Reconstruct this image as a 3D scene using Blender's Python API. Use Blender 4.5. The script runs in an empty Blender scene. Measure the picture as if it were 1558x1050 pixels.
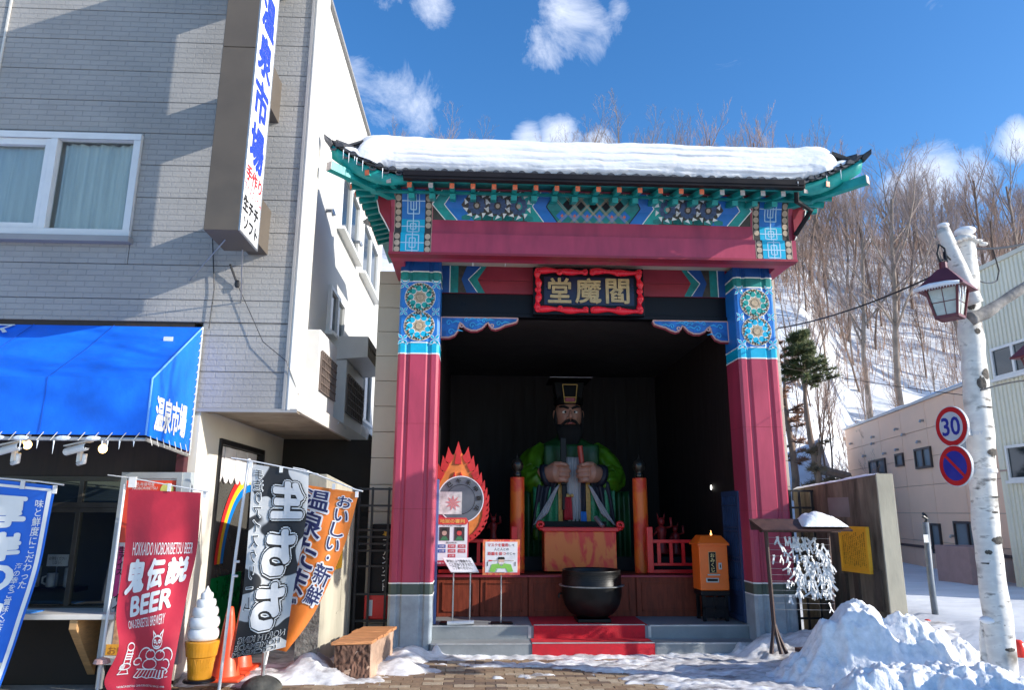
import bpy, bmesh, math, random
from mathutils import Vector, Matrix, noise
from math import radians, sin, cos, pi, atan2, sqrt, hypot

# ------------------------------------------------------------------ camera, light, exposure
scene = bpy.context.scene
COL = scene.collection
YAW, PITCH, ROLL = radians(2.6274), radians(12.9703), radians(0.2528)
FPX = 1100.0                                   # focal length for a 1558 px wide picture
EYE = Vector((0, 0, 1.6))
_f = Vector((sin(YAW)*cos(PITCH), cos(YAW)*cos(PITCH), sin(PITCH)))
_r = Vector((cos(YAW), -sin(YAW), 0)); _u = _r.cross(_f)
RT = _r*cos(ROLL) + _u*sin(ROLL); UP = -_r*sin(ROLL) + _u*cos(ROLL)
cam_data = bpy.data.cameras.new('camera'); cam = bpy.data.objects.new('camera', cam_data); COL.objects.link(cam)
cam.matrix_world = Matrix(((RT.x, UP.x, -_f.x, EYE.x), (RT.y, UP.y, -_f.y, EYE.y), (RT.z, UP.z, -_f.z, EYE.z), (0, 0, 0, 1)))
cam_data.sensor_width = 36; cam_data.lens = 36*FPX/1558; cam_data.clip_end = 3000; cam_data.clip_start = .05
scene.camera = cam

SUNDIR = Vector((2.93, -1.0, 1.26)).normalized()          # towards the sun
EL = math.asin(SUNDIR.z); AZ = atan2(SUNDIR.x, SUNDIR.y)
sd = bpy.data.lights.new('sun', 'SUN'); sd.energy = 3.7; sd.angle = radians(.53); sd.color = (1, .95, .87)
so = bpy.data.objects.new('sun', sd); COL.objects.link(so)
so.rotation_euler = (-SUNDIR).to_track_quat('-Z', 'Y').to_euler(); so.location = (20, -8, 20)
scene.view_settings.view_transform = 'Standard'; scene.view_settings.look = 'None'
scene.view_settings.exposure = 0.8; scene.view_settings.gamma = 1

world = bpy.data.worlds.new('World'); scene.world = world; world.use_nodes = True
wn, wl = world.node_tree.nodes, world.node_tree.links
wn.clear()
def N(t, **k):
    n = wn.new(t)
    for a, b in k.items(): setattr(n, a, b)
    return n
sky = N('ShaderNodeTexSky', sky_type='NISHITA', sun_disc=False, sun_elevation=EL, sun_rotation=AZ, altitude=200, air_density=1.0, dust_density=.6, ozone_density=3.0)
bg = N('ShaderNodeBackground'); bg.inputs[1].default_value = .15
out = N('ShaderNodeOutputWorld')
hs = N('ShaderNodeHueSaturation'); hs.inputs['Saturation'].default_value = 1.26; hs.inputs['Hue'].default_value = .504; hs.inputs['Value'].default_value = 1.0
wl.new(sky.outputs[0], hs.inputs['Color'])
tc = N('ShaderNodeTexCoord')
def dirpx(px, py): return (_f*FPX + RT*(px-779) - UP*(py-525)).normalized()
def P(px, py, X=None, Y=None, Z=None):
    d = _f*FPX + RT*(px-779) - UP*(py-525)
    t = (X-EYE.x)/d.x if X is not None else (Y-EYE.y)/d.y if Y is not None else (Z-EYE.z)/d.z
    return EYE + d*t
# clouds: soft lumps of cumulus at fixed bearings, broken up by noise
no = N('ShaderNodeTexNoise'); no.inputs['Scale'].default_value = 8; no.inputs['Detail'].default_value = 12; no.inputs['Roughness'].default_value = .70
no.inputs['Distortion'].default_value = .8
wl.new(tc.outputs['Generated'], no.inputs['Vector'])
acc = None
for (cx, cy, rad, s) in ((865, 10, .09, .72), (835, 65, .06, .66), (905, 50, .06, .45), (660, 0, .05, .7), (590, -8, .04, .6), (590, 140, .10, .55), (635, 178, .06, .6), (850, 208, .055, 1.15), (805, 214, .045, 1.05), (910, 217, .04, 1.0),
                         (1420, 275, .075, 1.15), (1370, 290, .05, 1.0), (1480, 270, .07, .9), (1550, 215, .05, 1.2), (1290, 285, .05, .6), (1420, 5, .035, .6), (940, 10, .03, .5), (540, 120, .06, .55),
                         (2100, 200, .25, 1.0), (-600, 150, .3, .9), (300, -500, .22, .9), (1500, -700, .25, .9)):
    d = dirpx(cx, cy)
    vm = N('ShaderNodeVectorMath', operation='DISTANCE'); wl.new(tc.outputs['Generated'], vm.inputs[0]); vm.inputs[1].default_value = d
    mr = N('ShaderNodeMapRange', interpolation_type='SMOOTHERSTEP'); wl.new(vm.outputs['Value'], mr.inputs[0])
    mr.inputs[1].default_value = 0; mr.inputs[2].default_value = rad; mr.inputs[3].default_value = s; mr.inputs[4].default_value = 0
    if acc is None: acc = mr.outputs[0]
    else:
        m = N('ShaderNodeMath', operation='MAXIMUM'); wl.new(acc, m.inputs[0]); wl.new(mr.outputs[0], m.inputs[1]); acc = m.outputs[0]
nm = N('ShaderNodeMath', operation='MULTIPLY_ADD'); wl.new(no.outputs['Fac'], nm.inputs[0]); nm.inputs[1].default_value = 2.3; nm.inputs[2].default_value = -1.52
mul = N('ShaderNodeMath', operation='ADD', use_clamp=True); wl.new(acc, mul.inputs[0]); wl.new(nm.outputs[0], mul.inputs[1])
mix = N('ShaderNodeMixRGB'); wl.new(mul.outputs[0], mix.inputs[0]); wl.new(hs.outputs[0], mix.inputs[1]); mix.inputs[2].default_value = (4.4, 4.7, 5.4, 1)
wl.new(mix.outputs[0], bg.inputs[0]); wl.new(bg.outputs[0], out.inputs[0])

# ------------------------------------------------------------------ helpers
MATS = {}
def M(name, col, rough=.55, var=.12, scale=6, bump=0., bscale=None, metal=0., emit=None, estr=1., spec=.5, stretch=None, trans=0., alpha=1., sss=0.):
    if name in MATS: return MATS[name]
    m = bpy.data.materials.new(name); m.use_nodes = True; nt = m.node_tree; b = nt.nodes['Principled BSDF']
    b.inputs['Roughness'].default_value = rough; b.inputs['Metallic'].default_value = metal
    b.inputs['Specular IOR Level'].default_value = spec
    if trans: b.inputs['Transmission Weight'].default_value = trans
    if alpha < 1: b.inputs['Alpha'].default_value = alpha
    if emit: b.inputs['Emission Color'].default_value = (*emit, 1); b.inputs['Emission Strength'].default_value = estr
    t = nt.nodes.new('ShaderNodeTexCoord'); vec = t.outputs['Object']
    if stretch:
        mp = nt.nodes.new('ShaderNodeMapping'); mp.inputs['Scale'].default_value = stretch; nt.links.new(vec, mp.inputs[0]); vec = mp.outputs[0]
    if var > 0:
        n = nt.nodes.new('ShaderNodeTexNoise'); n.inputs['Scale'].default_value = scale; n.inputs['Detail'].default_value = 5; n.inputs['Roughness'].default_value = .6
        nt.links.new(vec, n.inputs['Vector'])
        cr = nt.nodes.new('ShaderNodeValToRGB'); nt.links.new(n.outputs['Fac'], cr.inputs[0])
        cr.color_ramp.elements[0].position = .32; cr.color_ramp.elements[1].position = .68
        cr.color_ramp.elements[0].color = (*[c*(1-var) for c in col], 1); cr.color_ramp.elements[1].color = (*[min(1, c*(1+var)) for c in col], 1)
        nt.links.new(cr.outputs[0], b.inputs['Base Color'])
        rr = nt.nodes.new('ShaderNodeMapRange'); nt.links.new(n.outputs['Fac'], rr.inputs[0]); rr.inputs[1].default_value = .3; rr.inputs[2].default_value = .7
        rr.inputs[3].default_value = max(.02, rough-.08); rr.inputs[4].default_value = min(1, rough+.08); nt.links.new(rr.outputs[0], b.inputs['Roughness'])
    else: b.inputs['Base Color'].default_value = (*col, 1)
    if bump:
        n2 = nt.nodes.new('ShaderNodeTexNoise'); n2.inputs['Scale'].default_value = bscale or scale*6; n2.inputs['Detail'].default_value = 6
        nt.links.new(vec, n2.inputs['Vector'])
        bp = nt.nodes.new('ShaderNodeBump'); bp.inputs['Strength'].default_value = min(1, bump); bp.inputs['Distance'].default_value = .02*max(1, bump)
        nt.links.new(n2.outputs['Fac'], bp.inputs['Height']); nt.links.new(bp.outputs[0], b.inputs['Normal'])
    MATS[name] = m
    return m

def root_loc(p):
    while p is not None and p.parent is not None: p = p.parent
    return p.location.copy() if p is not None else Vector((0, 0, 0))

class MB:
    def __init__(s): s.v = []; s.f = []
    def add(s, vs, fs):
        n = len(s.v); s.v += [Vector(a) for a in vs]; s.f += [tuple(i+n for i in f) for f in fs]; return s
    def hexa(s, p): return s.add(p, [(0,3,2,1),(4,5,6,7),(0,1,5,4),(1,2,6,5),(2,3,7,6),(3,0,4,7)])
    def box(s, x0, x1, y0, y1, z0, z1):
        return s.hexa([(x0,y0,z0),(x1,y0,z0),(x1,y1,z0),(x0,y1,z0),(x0,y0,z1),(x1,y0,z1),(x1,y1,z1),(x0,y1,z1)])
    def beam(s, a, b, w, h, up=(0,0,1)):
        a, b = Vector(a), Vector(b); d = (b-a).normalized(); x = d.cross(Vector(up))
        x = x.normalized() if x.length > 1e-6 else Vector((1,0,0)); z = x.cross(d).normalized(); x *= w/2; z *= h/2
        return s.hexa([a-x-z, a+x-z, b+x-z, b-x-z, a-x+z, a+x+z, b+x+z, b-x+z])
    def prism(s, pts, vec):
        pts = [Vector(p) for p in pts]; vec = Vector(vec); n = len(pts)
        return s.add(pts+[p+vec for p in pts], [tuple(range(n))[::-1], tuple(range(n, 2*n))] + [(i, (i+1) % n, n+(i+1) % n, n+i) for i in range(n)])
    def poly(s, pts): return s.add(pts, [tuple(range(len(pts)))])
    def tube(s, pts, r, n=8, cap=True):
        pts = [Vector(p) for p in pts]; m = len(pts)
        rs = r if isinstance(r, (list, tuple)) else [r]*m
        base = len(s.v); prev = None
        for i, p in enumerate(pts):
            d = (pts[min(i+1, m-1)] - pts[max(i-1, 0)])
            d = d.normalized() if d.length > 1e-9 else Vector((0,0,1))
            if prev is None:
                a = Vector((0,0,1)) if abs(d.z) < .9 else Vector((1,0,0))
                x = d.cross(a).normalized()
            else:
                x = (prev - d*prev.dot(d)); x = x.normalized() if x.length > 1e-6 else d.orthogonal().normalized()
            prev = x; y = d.cross(x)
            for k in range(n):
                t = 2*pi*k/n; s.v.append(p + x*cos(t)*rs[i] + y*sin(t)*rs[i])
        for i in range(m-1):
            for k in range(n):
                a = base+i*n+k; b = base+i*n+(k+1) % n; s.f.append((a, b, b+n, a+n))
        if cap:
            s.f.append(tuple(base+k for k in range(n))[::-1]); s.f.append(tuple(base+(m-1)*n+k for k in range(n)))
        return s
    def lathe(s, c, prof, n=24, sx=1, sy=1):
        c = Vector(c); base = len(s.v)
        for (r, z) in prof:
            for k in range(n):
                t = 2*pi*k/n; s.v.append(c + Vector((cos(t)*r*sx, sin(t)*r*sy, z)))
        for i in range(len(prof)-1):
            for k in range(n):
                a = base+i*n+k; b = base+i*n+(k+1) % n; s.f.append((a, b, b+n, a+n))
        s.f.append(tuple(base+k for k in range(n))[::-1]); s.f.append(tuple(base+(len(prof)-1)*n+k for k in range(n)))
        return s
    def ball(s, c, rx, ry=None, rz=None, n=16, m=10, rot=None):
        ry = ry or rx; rz = rz or rx; c = Vector(c); base = len(s.v)
        for i in range(1, m):
            ph = pi*i/m
            for k in range(n):
                t = 2*pi*k/n; v = Vector((rx*sin(ph)*cos(t), ry*sin(ph)*sin(t), -rz*cos(ph)))
                if rot: v = rot @ v
                s.v.append(c+v)
        b0 = Vector((0,0,-rz)); b1 = Vector((0,0,rz))
        if rot: b0 = rot@b0; b1 = rot@b1
        s.v.append(c+b0); s.v.append(c+b1); lo = len(s.v)-2; hi = lo+1
        for i in range(m-2):
            for k in range(n):
                a = base+i*n+k; b = base+i*n+(k+1) % n; s.f.append((a, b, b+n, a+n))
        for k in range(n):
            s.f.append((lo, base+(k+1) % n, base+k)); s.f.append((hi, base+(m-2)*n+k, base+(m-2)*n+(k+1) % n))
        return s
    def grid(s, fn, nu, nv):
        base = len(s.v)
        for j in range(nv+1):
            for i in range(nu+1): s.v.append(Vector(fn(i/nu, j/nv)))
        for j in range(nv):
            for i in range(nu):
                a = base+j*(nu+1)+i; s.f.append((a, a+1, a+nu+2, a+nu+1))
        return s
    def disc(s, c, r, n=16, ax=(1,0,0), ay=(0,0,1), off=0):
        c = Vector(c); ax = Vector(ax); ay = Vector(ay)
        return s.poly([c+ax*r*cos(2*pi*k/n+off)+ay*r*sin(2*pi*k/n+off) for k in range(n)])
    def ring(s, c, r0, r1, n=24, ax=(1,0,0), ay=(0,0,1), a0=0, a1=2*pi):
        c = Vector(c); ax = Vector(ax); ay = Vector(ay); full = abs(a1-a0-2*pi) < 1e-6
        for k in range(n):
            t0 = a0+(a1-a0)*k/n; t1 = a0+(a1-a0)*(k+1)/n
            s.poly([c+(ax*cos(t)+ay*sin(t))*r for t, r in ((t0, r0), (t0, r1), (t1, r1), (t1, r0))])
        return s
    def build(s, name, mat, parent=None, smooth=False, bevel=0, kind=None, label=None, cat=None, group=None, link=True, solid=0, subsurf=0, clean=True):
        me = bpy.data.meshes.new(name); L = root_loc(parent)
        org = L
        if parent is None and cat:                       # a thing that is one mesh: origin at its base
            xs = [v.x for v in s.v]; ys = [v.y for v in s.v]; zs = [v.z for v in s.v]
            org = Vector(((min(xs)+max(xs))/2, (min(ys)+max(ys))/2, min(zs)))
        me.from_pydata([v-org for v in s.v], [], s.f)
        if clean:
            bm = bmesh.new(); bm.from_mesh(me); bmesh.ops.remove_doubles(bm, verts=bm.verts, dist=1e-5); bmesh.ops.recalc_face_normals(bm, faces=bm.faces); bm.to_mesh(me); bm.free()
        mats = mat if isinstance(mat, (list, tuple)) else [mat]
        for m_ in mats: me.materials.append(m_)
        if smooth: me.polygons.foreach_set('use_smooth', [True]*len(me.polygons))
        o = bpy.data.objects.new(name, me)
        if parent is not None: o.parent = parent
        else: o.location = org
        if link: COL.objects.link(o)
        if solid:
            md = o.modifiers.new('s', 'SOLIDIFY'); md.thickness = solid; md.offset = 0
        if subsurf:
            md = o.modifiers.new('ss', 'SUBSURF'); md.levels = subsurf; md.render_levels = subsurf
        if bevel:
            md = o.modifiers.new('b', 'BEVEL'); md.width = bevel; md.segments = 2; md.limit_method = 'ANGLE'; md.angle_limit = radians(40)
        if kind: o['kind'] = kind
        if label: o['label'] = label
        if cat: o['category'] = cat
        if group: o['group'] = group
        return o

def T(name, label, cat, loc=(0,0,0), group=None):
    o = bpy.data.objects.new(name, None); COL.objects.link(o); o.location = loc; o.empty_display_size = .1
    o['label'] = label; o['category'] = cat
    if group: o['group'] = group
    return o
def part_copy(src, parent, name=None, off=(0,0,0), rot=None, scale=None):
    o = src.copy(); COL.objects.link(o); o.parent = parent; o.location = Vector(src.location)+Vector(off)
    if rot: o.rotation_euler = rot
    if scale: o.scale = scale
    return o
def copy_tree(root, loc, label=None, rz=None, scale=None):
    c = root.copy(); COL.objects.link(c); c.location = loc
    if label: c['label'] = label
    if rz is not None: c.rotation_euler = (0, 0, rz)
    if scale: c.scale = (scale,)*3 if not isinstance(scale, tuple) else scale
    for ch in root.children:
        d = ch.copy(); COL.objects.link(d); d.parent = c
        for g in ch.children:
            e = g.copy(); COL.objects.link(e); e.parent = d
    return c

# ---- lettering: glyph outlines as thin flat print laid on a surface map f(u, v)
def glyph_mesh(body, fat=0., sp=1., line=1.):
    c = bpy.data.curves.new('t', 'FONT'); c.body = body; c.offset = fat; c.space_character = sp; c.space_line = line
    c.align_x = 'CENTER'; c.resolution_u = 3
    o = bpy.data.objects.new('t', c); me = bpy.data.meshes.new_from_object(o)
    bpy.data.objects.remove(o); bpy.data.curves.remove(c)
    return me
def text(parent, body, mat, f, box, fat=0., vertical=False, mirror=False, cuts=0, sp=1., line=None, keep=False, name='lettering', roll=0):
    if vertical: body = '\n'.join(body)
    me = glyph_mesh(body, fat if fat < .016 else 0., sp, line or (.98 if vertical else 1.))
    if not me.vertices: return None
    bm = bmesh.new(); bm.from_mesh(me); lay = bm.verts.layers.int.new('k')
    if fat >= .016:                                   # bold face: shifted copies, each a hair further out
        src = bm.faces[:]; nd = 8 if fat < .06 else 14
        for k in range(nd):
            a = 2*pi*k/nd; r_ = bmesh.ops.duplicate(bm, geom=src)
            for v in [q for q in r_['geom'] if isinstance(q, bmesh.types.BMVert)]: v.co.x += cos(a)*fat; v.co.y += sin(a)*fat; v[lay] = k+1
    xs = [v.co.x for v in bm.verts]; ys = [v.co.y for v in bm.verts]
    x0, x1, y0, y1 = min(xs), max(xs), min(ys), max(ys); w = max(x1-x0, 1e-6); h = max(y1-y0, 1e-6)
    u0, v0, u1, v1 = box
    for v in bm.verts:
        a = (v.co.x-x0)/w; b = (v.co.y-y0)/h
        if mirror: a = 1-a
        v.co = Vector((u0+(u1-u0)*a, v0+(v1-v0)*b, 0))
    if cuts:
        for k in range(1, cuts):
            for ax in (0, 1):
                lo, hi = (u0, u1) if ax == 0 else (v0, v1)
                co = [0,0,0]; co[ax] = lo+(hi-lo)*k/cuts; no_ = [0,0,0]; no_[ax] = 1
                bmesh.ops.bisect_plane(bm, geom=bm.verts[:]+bm.edges[:]+bm.faces[:], plane_co=co, plane_no=no_)
    L = root_loc(parent)
    for v in bm.verts:
        p = Vector(f(v.co.x, v.co.y))
        if v[lay]:
            d = 1e-3; n_ = (Vector(f(v.co.x+d, v.co.y))-p).cross(Vector(f(v.co.x, v.co.y+d))-p).normalized(); n_ *= (-1 if (p-EYE).dot(n_) > 0 else 1); p += n_*.00015*v[lay]
        v.co = p - L
    bm.to_mesh(me); bm.free(); me.name = name; me.materials.clear(); me.materials.append(mat)
    o = bpy.data.objects.new(name, me); COL.objects.link(o); o.parent = parent
    return o
def plane_map(O, U, V, eps=None):
    O, U, V = Vector(O), Vector(U), Vector(V); n = (U.cross(V)).normalized()*(eps if eps is not None else .003)
    return lambda u, v: O + U*u + V*v + n
def nz(x, y, z=0., o=3): return noise.fractal(Vector((x, y, z)), .9, 2.0, o)

# ------------------------------------------------------------------ materials shared
SNOW = M('snow', (.86,.87,.89), .6, .03, 3, bump=.5, bscale=22, spec=.3)
SNOWR = M('rough snow', (.84,.84,.85), .65, .12, 13, bump=1.2, bscale=14, spec=.3)
CRIM = M('crimson paint', (.38,.040,.085), .42, .2, 2.5, bump=.05, bscale=30, stretch=(2,2,.5))
CRIMD = M('dark crimson paint', (.26,.018,.035), .42, .12, 4)
TEAL = M('teal paint', (.006,.30,.28), .42, .2, 9)
TEALD = M('deep teal paint', (.004,.20,.19), .45, .3, 9)
BLUE = M('blue paint', (.010,.16,.52), .4, .12, 5)
CYAN = M('cyan paint', (.0,.38,.60), .4, .12, 5)
WHITE = M('white paint', (.78,.78,.76), .5, .05, 5)
TAN = M('tan paint', (.45,.35,.26), .5, .18, 12)
BLACK = M('black gloss paint', (.006,.006,.009), .35, .2, 4, spec=.2)
MATTE = M('matte black', (.012,.011,.011), .8, .2, 5)
DKGREEN = M('dark green band paint', (.06,.085,.07), .4, .15, 5)
NAVY = M('navy paint', (.01,.02,.06), .4, .2, 8)
GREY = M('blue grey paint', (.29,.34,.38), .5, .2, 6, bump=.05, bscale=20)
CREAM = M('cream panel', (.52,.47,.37), .6, .06, 2)
RED = M('red paint', (.72,.018,.02), .35, .12, 6)
ORANGE = M('orange paint', (.85,.16,.02), .4, .12, 5)
ROOFT = M('grey roof tile', (.045,.045,.05), .45, .25, 10, bump=.2, bscale=40)
IRON = M('black iron', (.012,.012,.014), .45, .3, 12)
STEEL = M('dull steel', (.42,.43,.44), .38, .12, 10, metal=.8)
RUST = M('brown rusted steel', (.06,.028,.022), .6, .35, 14, bump=.2, bscale=60)
CONC = M('weathered concrete', (.30,.29,.25), .85, .35, 2.2, bump=.35, bscale=14, stretch=(1,1,.35))
CONCD = M('stained shaded concrete', (.115,.095,.07), .9, .75, 5, bump=.8, bscale=14, stretch=(1,1,.2))  # streaky weathering, with the shade of the wall face put into the tone
WGLASS = M('window glass', (.02,.03,.035), .06, .0, spec=.9)

# ------------------------------------------------------------------ ground, pavement, snow and hillside
GR = M('brightened road snow', (.60,.59,.58), .6, .3, 1.2, bump=.3, bscale=40)  # road out of view, whitened to bounce light up into the hall
g = MB(); g.add([(-400,-120,-.05),(400,-120,-.05),(400,9.0,-.05),(-400,9.0,-.05)], [(0,1,2,3)])
g.build('road', GR, kind='structure')

def hill_z(x, y):
    q = min(1, max(0, (x/max(y, 1)-.475)/.05)); y0 = y
    if 12 < y < 46 and q > 0:                      # a level yard reaches further back on the right, behind the low building
        y2 = 12 if y < 25 else 12+(y-25)*34/21
        y = y+(y2-y)*q*q*(3-2*q)
    if y <= 12: z = 0
    elif y < 20: t = (y-12)/8; z = 2.4*t*t
    elif y < 44: z = 2.4+.6*(y-20)
    else: z = 2.4+14.4+.6*(y-44)-.0045*(y-44)**2
    r = min(1, max(0, (x-4.6)/.8)); base = -.06+.40*r*r*(3-2*r)
    k = min(1, max(0, (y-14)/14)); y = y0
    return base + z + k*(.7*nz(x*.06, y*.06, 3)+.25*nz(x*.28, y*.28, 7)) + .03*nz(x*.8, y*.8)*r
s_ = MB(); NX, NY = 220, 150
def hf(u, v):
    x = -60+190*u; y = 6.6+(120-6.6)*v**1.7
    yy = min(y, 95)
    return (x, y, hill_z(x, yy)-(y-yy)*.3)
s_.grid(hf, NX, NY).build('snowy_hillside', M('hill snow', (.72,.74,.77), .65, .10, .9, bump=1.6, bscale=2.2, stretch=(1,2.5,2.5)), smooth=True, kind='structure', clean=False)

BR = [M('paving brick '+n, c, .75, .28, 25, bump=.3, bscale=120) for n, c in (('tan', (.34,.245,.155)), ('brown', (.25,.165,.10)), ('pale', (.42,.33,.23)), ('dark', (.17,.115,.08)))]
pv = MB(); pv.add([(-4.2,5.9,-.018),(4.6,5.9,-.018),(4.6,8.66,-.018),(-4.2,8.66,-.018)], [(0,1,2,3)])
pave = pv.build('pavement', M('dark joint sand', (.045,.035,.028), .9, .3, 30), kind='structure')
rng = random.Random(4)
bmesh_bricks = []
for m_ in BR:
    b = MB(); b.box(-.0965,.0965,-.0465,.0465,-.03,0)
    o = b.build('brick', m_, pave, bevel=.004, link=False); bmesh_bricks.append(o)
rest = [MB() for _ in BR]
cells = []
row = 0; y = 5.95
while y < 8.62:
    x = -4.1 + (.1 if row % 2 else 0)
    while x < 4.5:
        cells.append((x, y)); x += .2
    y += .1; row += 1
vis = sorted((c for c in cells if 7.2 < c[1] < 8.62 and -1.0 < c[0] < 2.9), key=lambda c: (abs(c[1]-7.9)*1.2+abs(c[0]-.6)))[:290]
vs = set(vis)
for c in cells:
    k = rng.choices(range(4), (5,4,2,2))[0]; dz = rng.uniform(-.004, .003)
    if c in vs:
        o = bmesh_bricks[k].copy(); COL.objects.link(o); o.location = (c[0], c[1], dz); o.rotation_euler = (rng.uniform(-.012,.012), rng.uniform(-.01,.01), rng.uniform(-.015,.015))
    else: rest[k].box(c[0]-.0965, c[0]+.0965, c[1]-.0465, c[1]+.0465, -.03, dz)
for k in range(4): rest[k].build('paving_bricks', BR[k], pave, kind='stuff')
for o in bmesh_bricks: bpy.data.objects.remove(o)

# thin trodden snow and ice over the paving
def sm(a, b, t): t = min(1, max(0, (t-a)/(b-a))); return t*t*(3-2*t)
def thin(x, y):
    n = nz(x*1.3, y*2.6, 1.0, 5); n2 = nz(x*7, y*9, 4.0, 4)
    c = -.05
    c = max(c, -.05+.085*sm(8.42, 8.62, y+.05*n))                      # crust along the step
    right = sm(1.1, 2.3, x+.5*n+(.9 if y < 8.1 else .45)*sm(7.2, 8.2, y))
    c = max(c, -.05+.072*right)
    left = sm(-.35, -.95, x+.35*n)*sm(7.55, 7.95, y+.15*n+.35*sm(-1.0,-1.8,x)); c = max(c, -.05+.13*left)
    mid = sm(.10, .42, n)*sm(7.2, 7.6, y); c = max(c, -.05+.062*mid)
    h = c + .020*n2*(1 if c > -.045 else .3) + .008*n
    # heaped banks
    for (bx, by, r, a) in ((-1.62,7.75,.30,.17),(-1.35,7.55,.22,.07),(-.75,8.0,.22,.06),(-.7,8.62,.3,.10),(-.42,8.66,.10,.10),(3.2,8.55,.35,.14),(3.55,8.55,.5,.20),(4.1,8.6,.7,.25),(3.0,8.66,.12,.08)):
        d = hypot(x-bx, y-by); h += a*sm(r, 0, d+.06*n2)
    h += .30*sm(3.6, 5.0, x+.15*n)*sm(7.4, 8.8, y)
    return h
s_ = MB(); s_.grid(lambda u, v: (-2.9+8.5*u, 6.9+2.05*v, thin(-2.9+8.5*u, 6.9+2.05*v)), 380, 130)
mt = bpy.data.materials.new('trodden snow and ice'); mt.use_nodes = True; nt = mt.node_tree; b = nt.nodes['Principled BSDF']
t = nt.nodes.new('ShaderNodeTexCoord'); mp = nt.nodes.new('ShaderNodeMapping'); mp.inputs['Scale'].default_value = (1, 2.6, 1); nt.links.new(t.outputs['Object'], mp.inputs[0])
n = nt.nodes.new('ShaderNodeTexNoise'); n.inputs['Scale'].default_value = 2.2; n.inputs['Detail'].default_value = 9; n.inputs['Roughness'].default_value = .68; nt.links.new(mp.outputs[0], n.inputs['Vector'])
cr = nt.nodes.new('ShaderNodeValToRGB'); nt.links.new(n.outputs['Fac'], cr.inputs[0]); e = cr.color_ramp.elements
e[0].position = .36; e[0].color = (.22,.2,.2,1); e[1].position = .60; e[1].color = (.84,.84,.85,1)
el_ = cr.color_ramp.elements.new(.46); el_.color = (.56,.54,.53,1)
nt.links.new(cr.outputs[0], b.inputs['Base Color']); b.inputs['Roughness'].default_value = .55
bp = nt.nodes.new('ShaderNodeBump'); bp.inputs['Strength'].default_value = .6; bp.inputs['Distance'].default_value = .02; nt.links.new(n.outputs['Fac'], bp.inputs['Height']); nt.links.new(bp.outputs[0], b.inputs['Normal'])
ICE = mt
s_.build('trodden_snow', ICE, smooth=True, kind='stuff', clean=False)

def ridge(x, y, s): return 1-abs(noise.noise(Vector((x*s, y*s, 2.2))))*2
def mound(x, y):
    n = nz(x*1.8, y*1.8, 9, 4)
    h = -.12
    for (bx, by, rx, ry, a) in ((3.78,7.42,.90,.72,.70),(4.18,7.36,.85,.66,.64),(4.62,7.30,.80,.6,.36),(5.4,7.6,1.1,.8,.16),(3.3,7.5,.7,.6,.12),(3.65,6.35,.95,.6,.36),(4.1,6.2,1.1,.6,.36),(5.0,5.9,1.2,.7,.20),(4.2,5.2,2.2,1.0,.3)):
        d = hypot((x-bx)/rx, (y-by)/ry)+.16*n
        h = max(h, -.12+(a+.12)*sm(1.12, 0, d)**.8) if d < 1.12 else h
    k = sm(-.1, .12, h)
    clod = .070*nz(x*4.2, y*4.2, 5, 4)+.05*(ridge(x, y, 5.5)-.5)*.6+.030*nz(x*11, y*11, 2, 3)+.014*abs(nz(x*26, y*26, 7, 2))
    return h + k*clod
s_ = MB(); s_.grid(lambda u, v: (2.2+5.2*u, 4.4+4.3*v, mound(2.2+5.2*u, 4.4+4.3*v)), 330, 280)
s_.build('snow_mound', SNOWR, smooth=True, kind='stuff', clean=False)

m = MB(); m.grid(lambda u, v: (5.7+4.0*u, 2.8+3.1*v, -.1+2.05*sin(pi*u)**.7*sin(pi*v)**.6*(1+.25*nz(u*4, v*4, 2))+.12*nz(u*9, v*9)), 60, 60); m.build('unseen_shade_bank', SNOWR, smooth=True, kind='stuff')  # snow heap added out of view to shade the lower mound
# ------------------------------------------------------------------ shop building on the left
XF, YF = -1.99, 7.4
SID = bpy.data.materials.new('brick pattern siding'); SID.use_nodes = True; nt = SID.node_tree; b = nt.nodes['Principled BSDF']
t = nt.nodes.new('ShaderNodeTexCoord'); mp = nt.nodes.new('ShaderNodeMapping'); mp.inputs['Rotation'].default_value = (radians(90), 0, 0); nt.links.new(t.outputs['Object'], mp.inputs[0])
sx = nt.nodes.new('ShaderNodeSeparateXYZ'); cx = nt.nodes.new('ShaderNodeCombineXYZ'); nt.links.new(t.outputs['Object'], sx.inputs[0]); nt.links.new(sx.outputs['X'], cx.inputs['X']); nt.links.new(sx.outputs['Z'], cx.inputs['Y'])
bt = nt.nodes.new('ShaderNodeTexBrick'); nt.links.new(cx.outputs[0], bt.inputs['Vector'])
bt.inputs['Scale'].default_value = 1; bt.inputs['Brick Width'].default_value = .19; bt.inputs['Row Height'].default_value = .0633; bt.inputs['Mortar Size'].default_value = .0045; bt.inputs['Mortar Smooth'].default_value = .3
bt.inputs['Color1'].default_value = (.37,.35,.325,1); bt.inputs['Color2'].default_value = (.345,.328,.305,1); bt.inputs['Mortar'].default_value = (.30,.29,.275,1)
n = nt.nodes.new('ShaderNodeTexNoise'); n.inputs['Scale'].default_value = 1.3; n.inputs['Detail'].default_value = 6; nt.links.new(t.outputs['Object'], n.inputs['Vector'])
mx = nt.nodes.new('ShaderNodeMixRGB'); mx.blend_type = 'MULTIPLY'; mx.inputs[0].default_value = .35; nt.links.new(bt.outputs['Color'], mx.inputs[1]); nt.links.new(n.outputs['Fac'], mx.inputs[2])
cr = nt.nodes.new('ShaderNodeValToRGB'); cr.color_ramp.elements[0].position = .3; cr.color_ramp.elements[0].color = (.8,.8,.8,1); cr.color_ramp.elements[1].color = (1,1,1,1); cr.color_ramp.elements[1].position = .6
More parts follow.
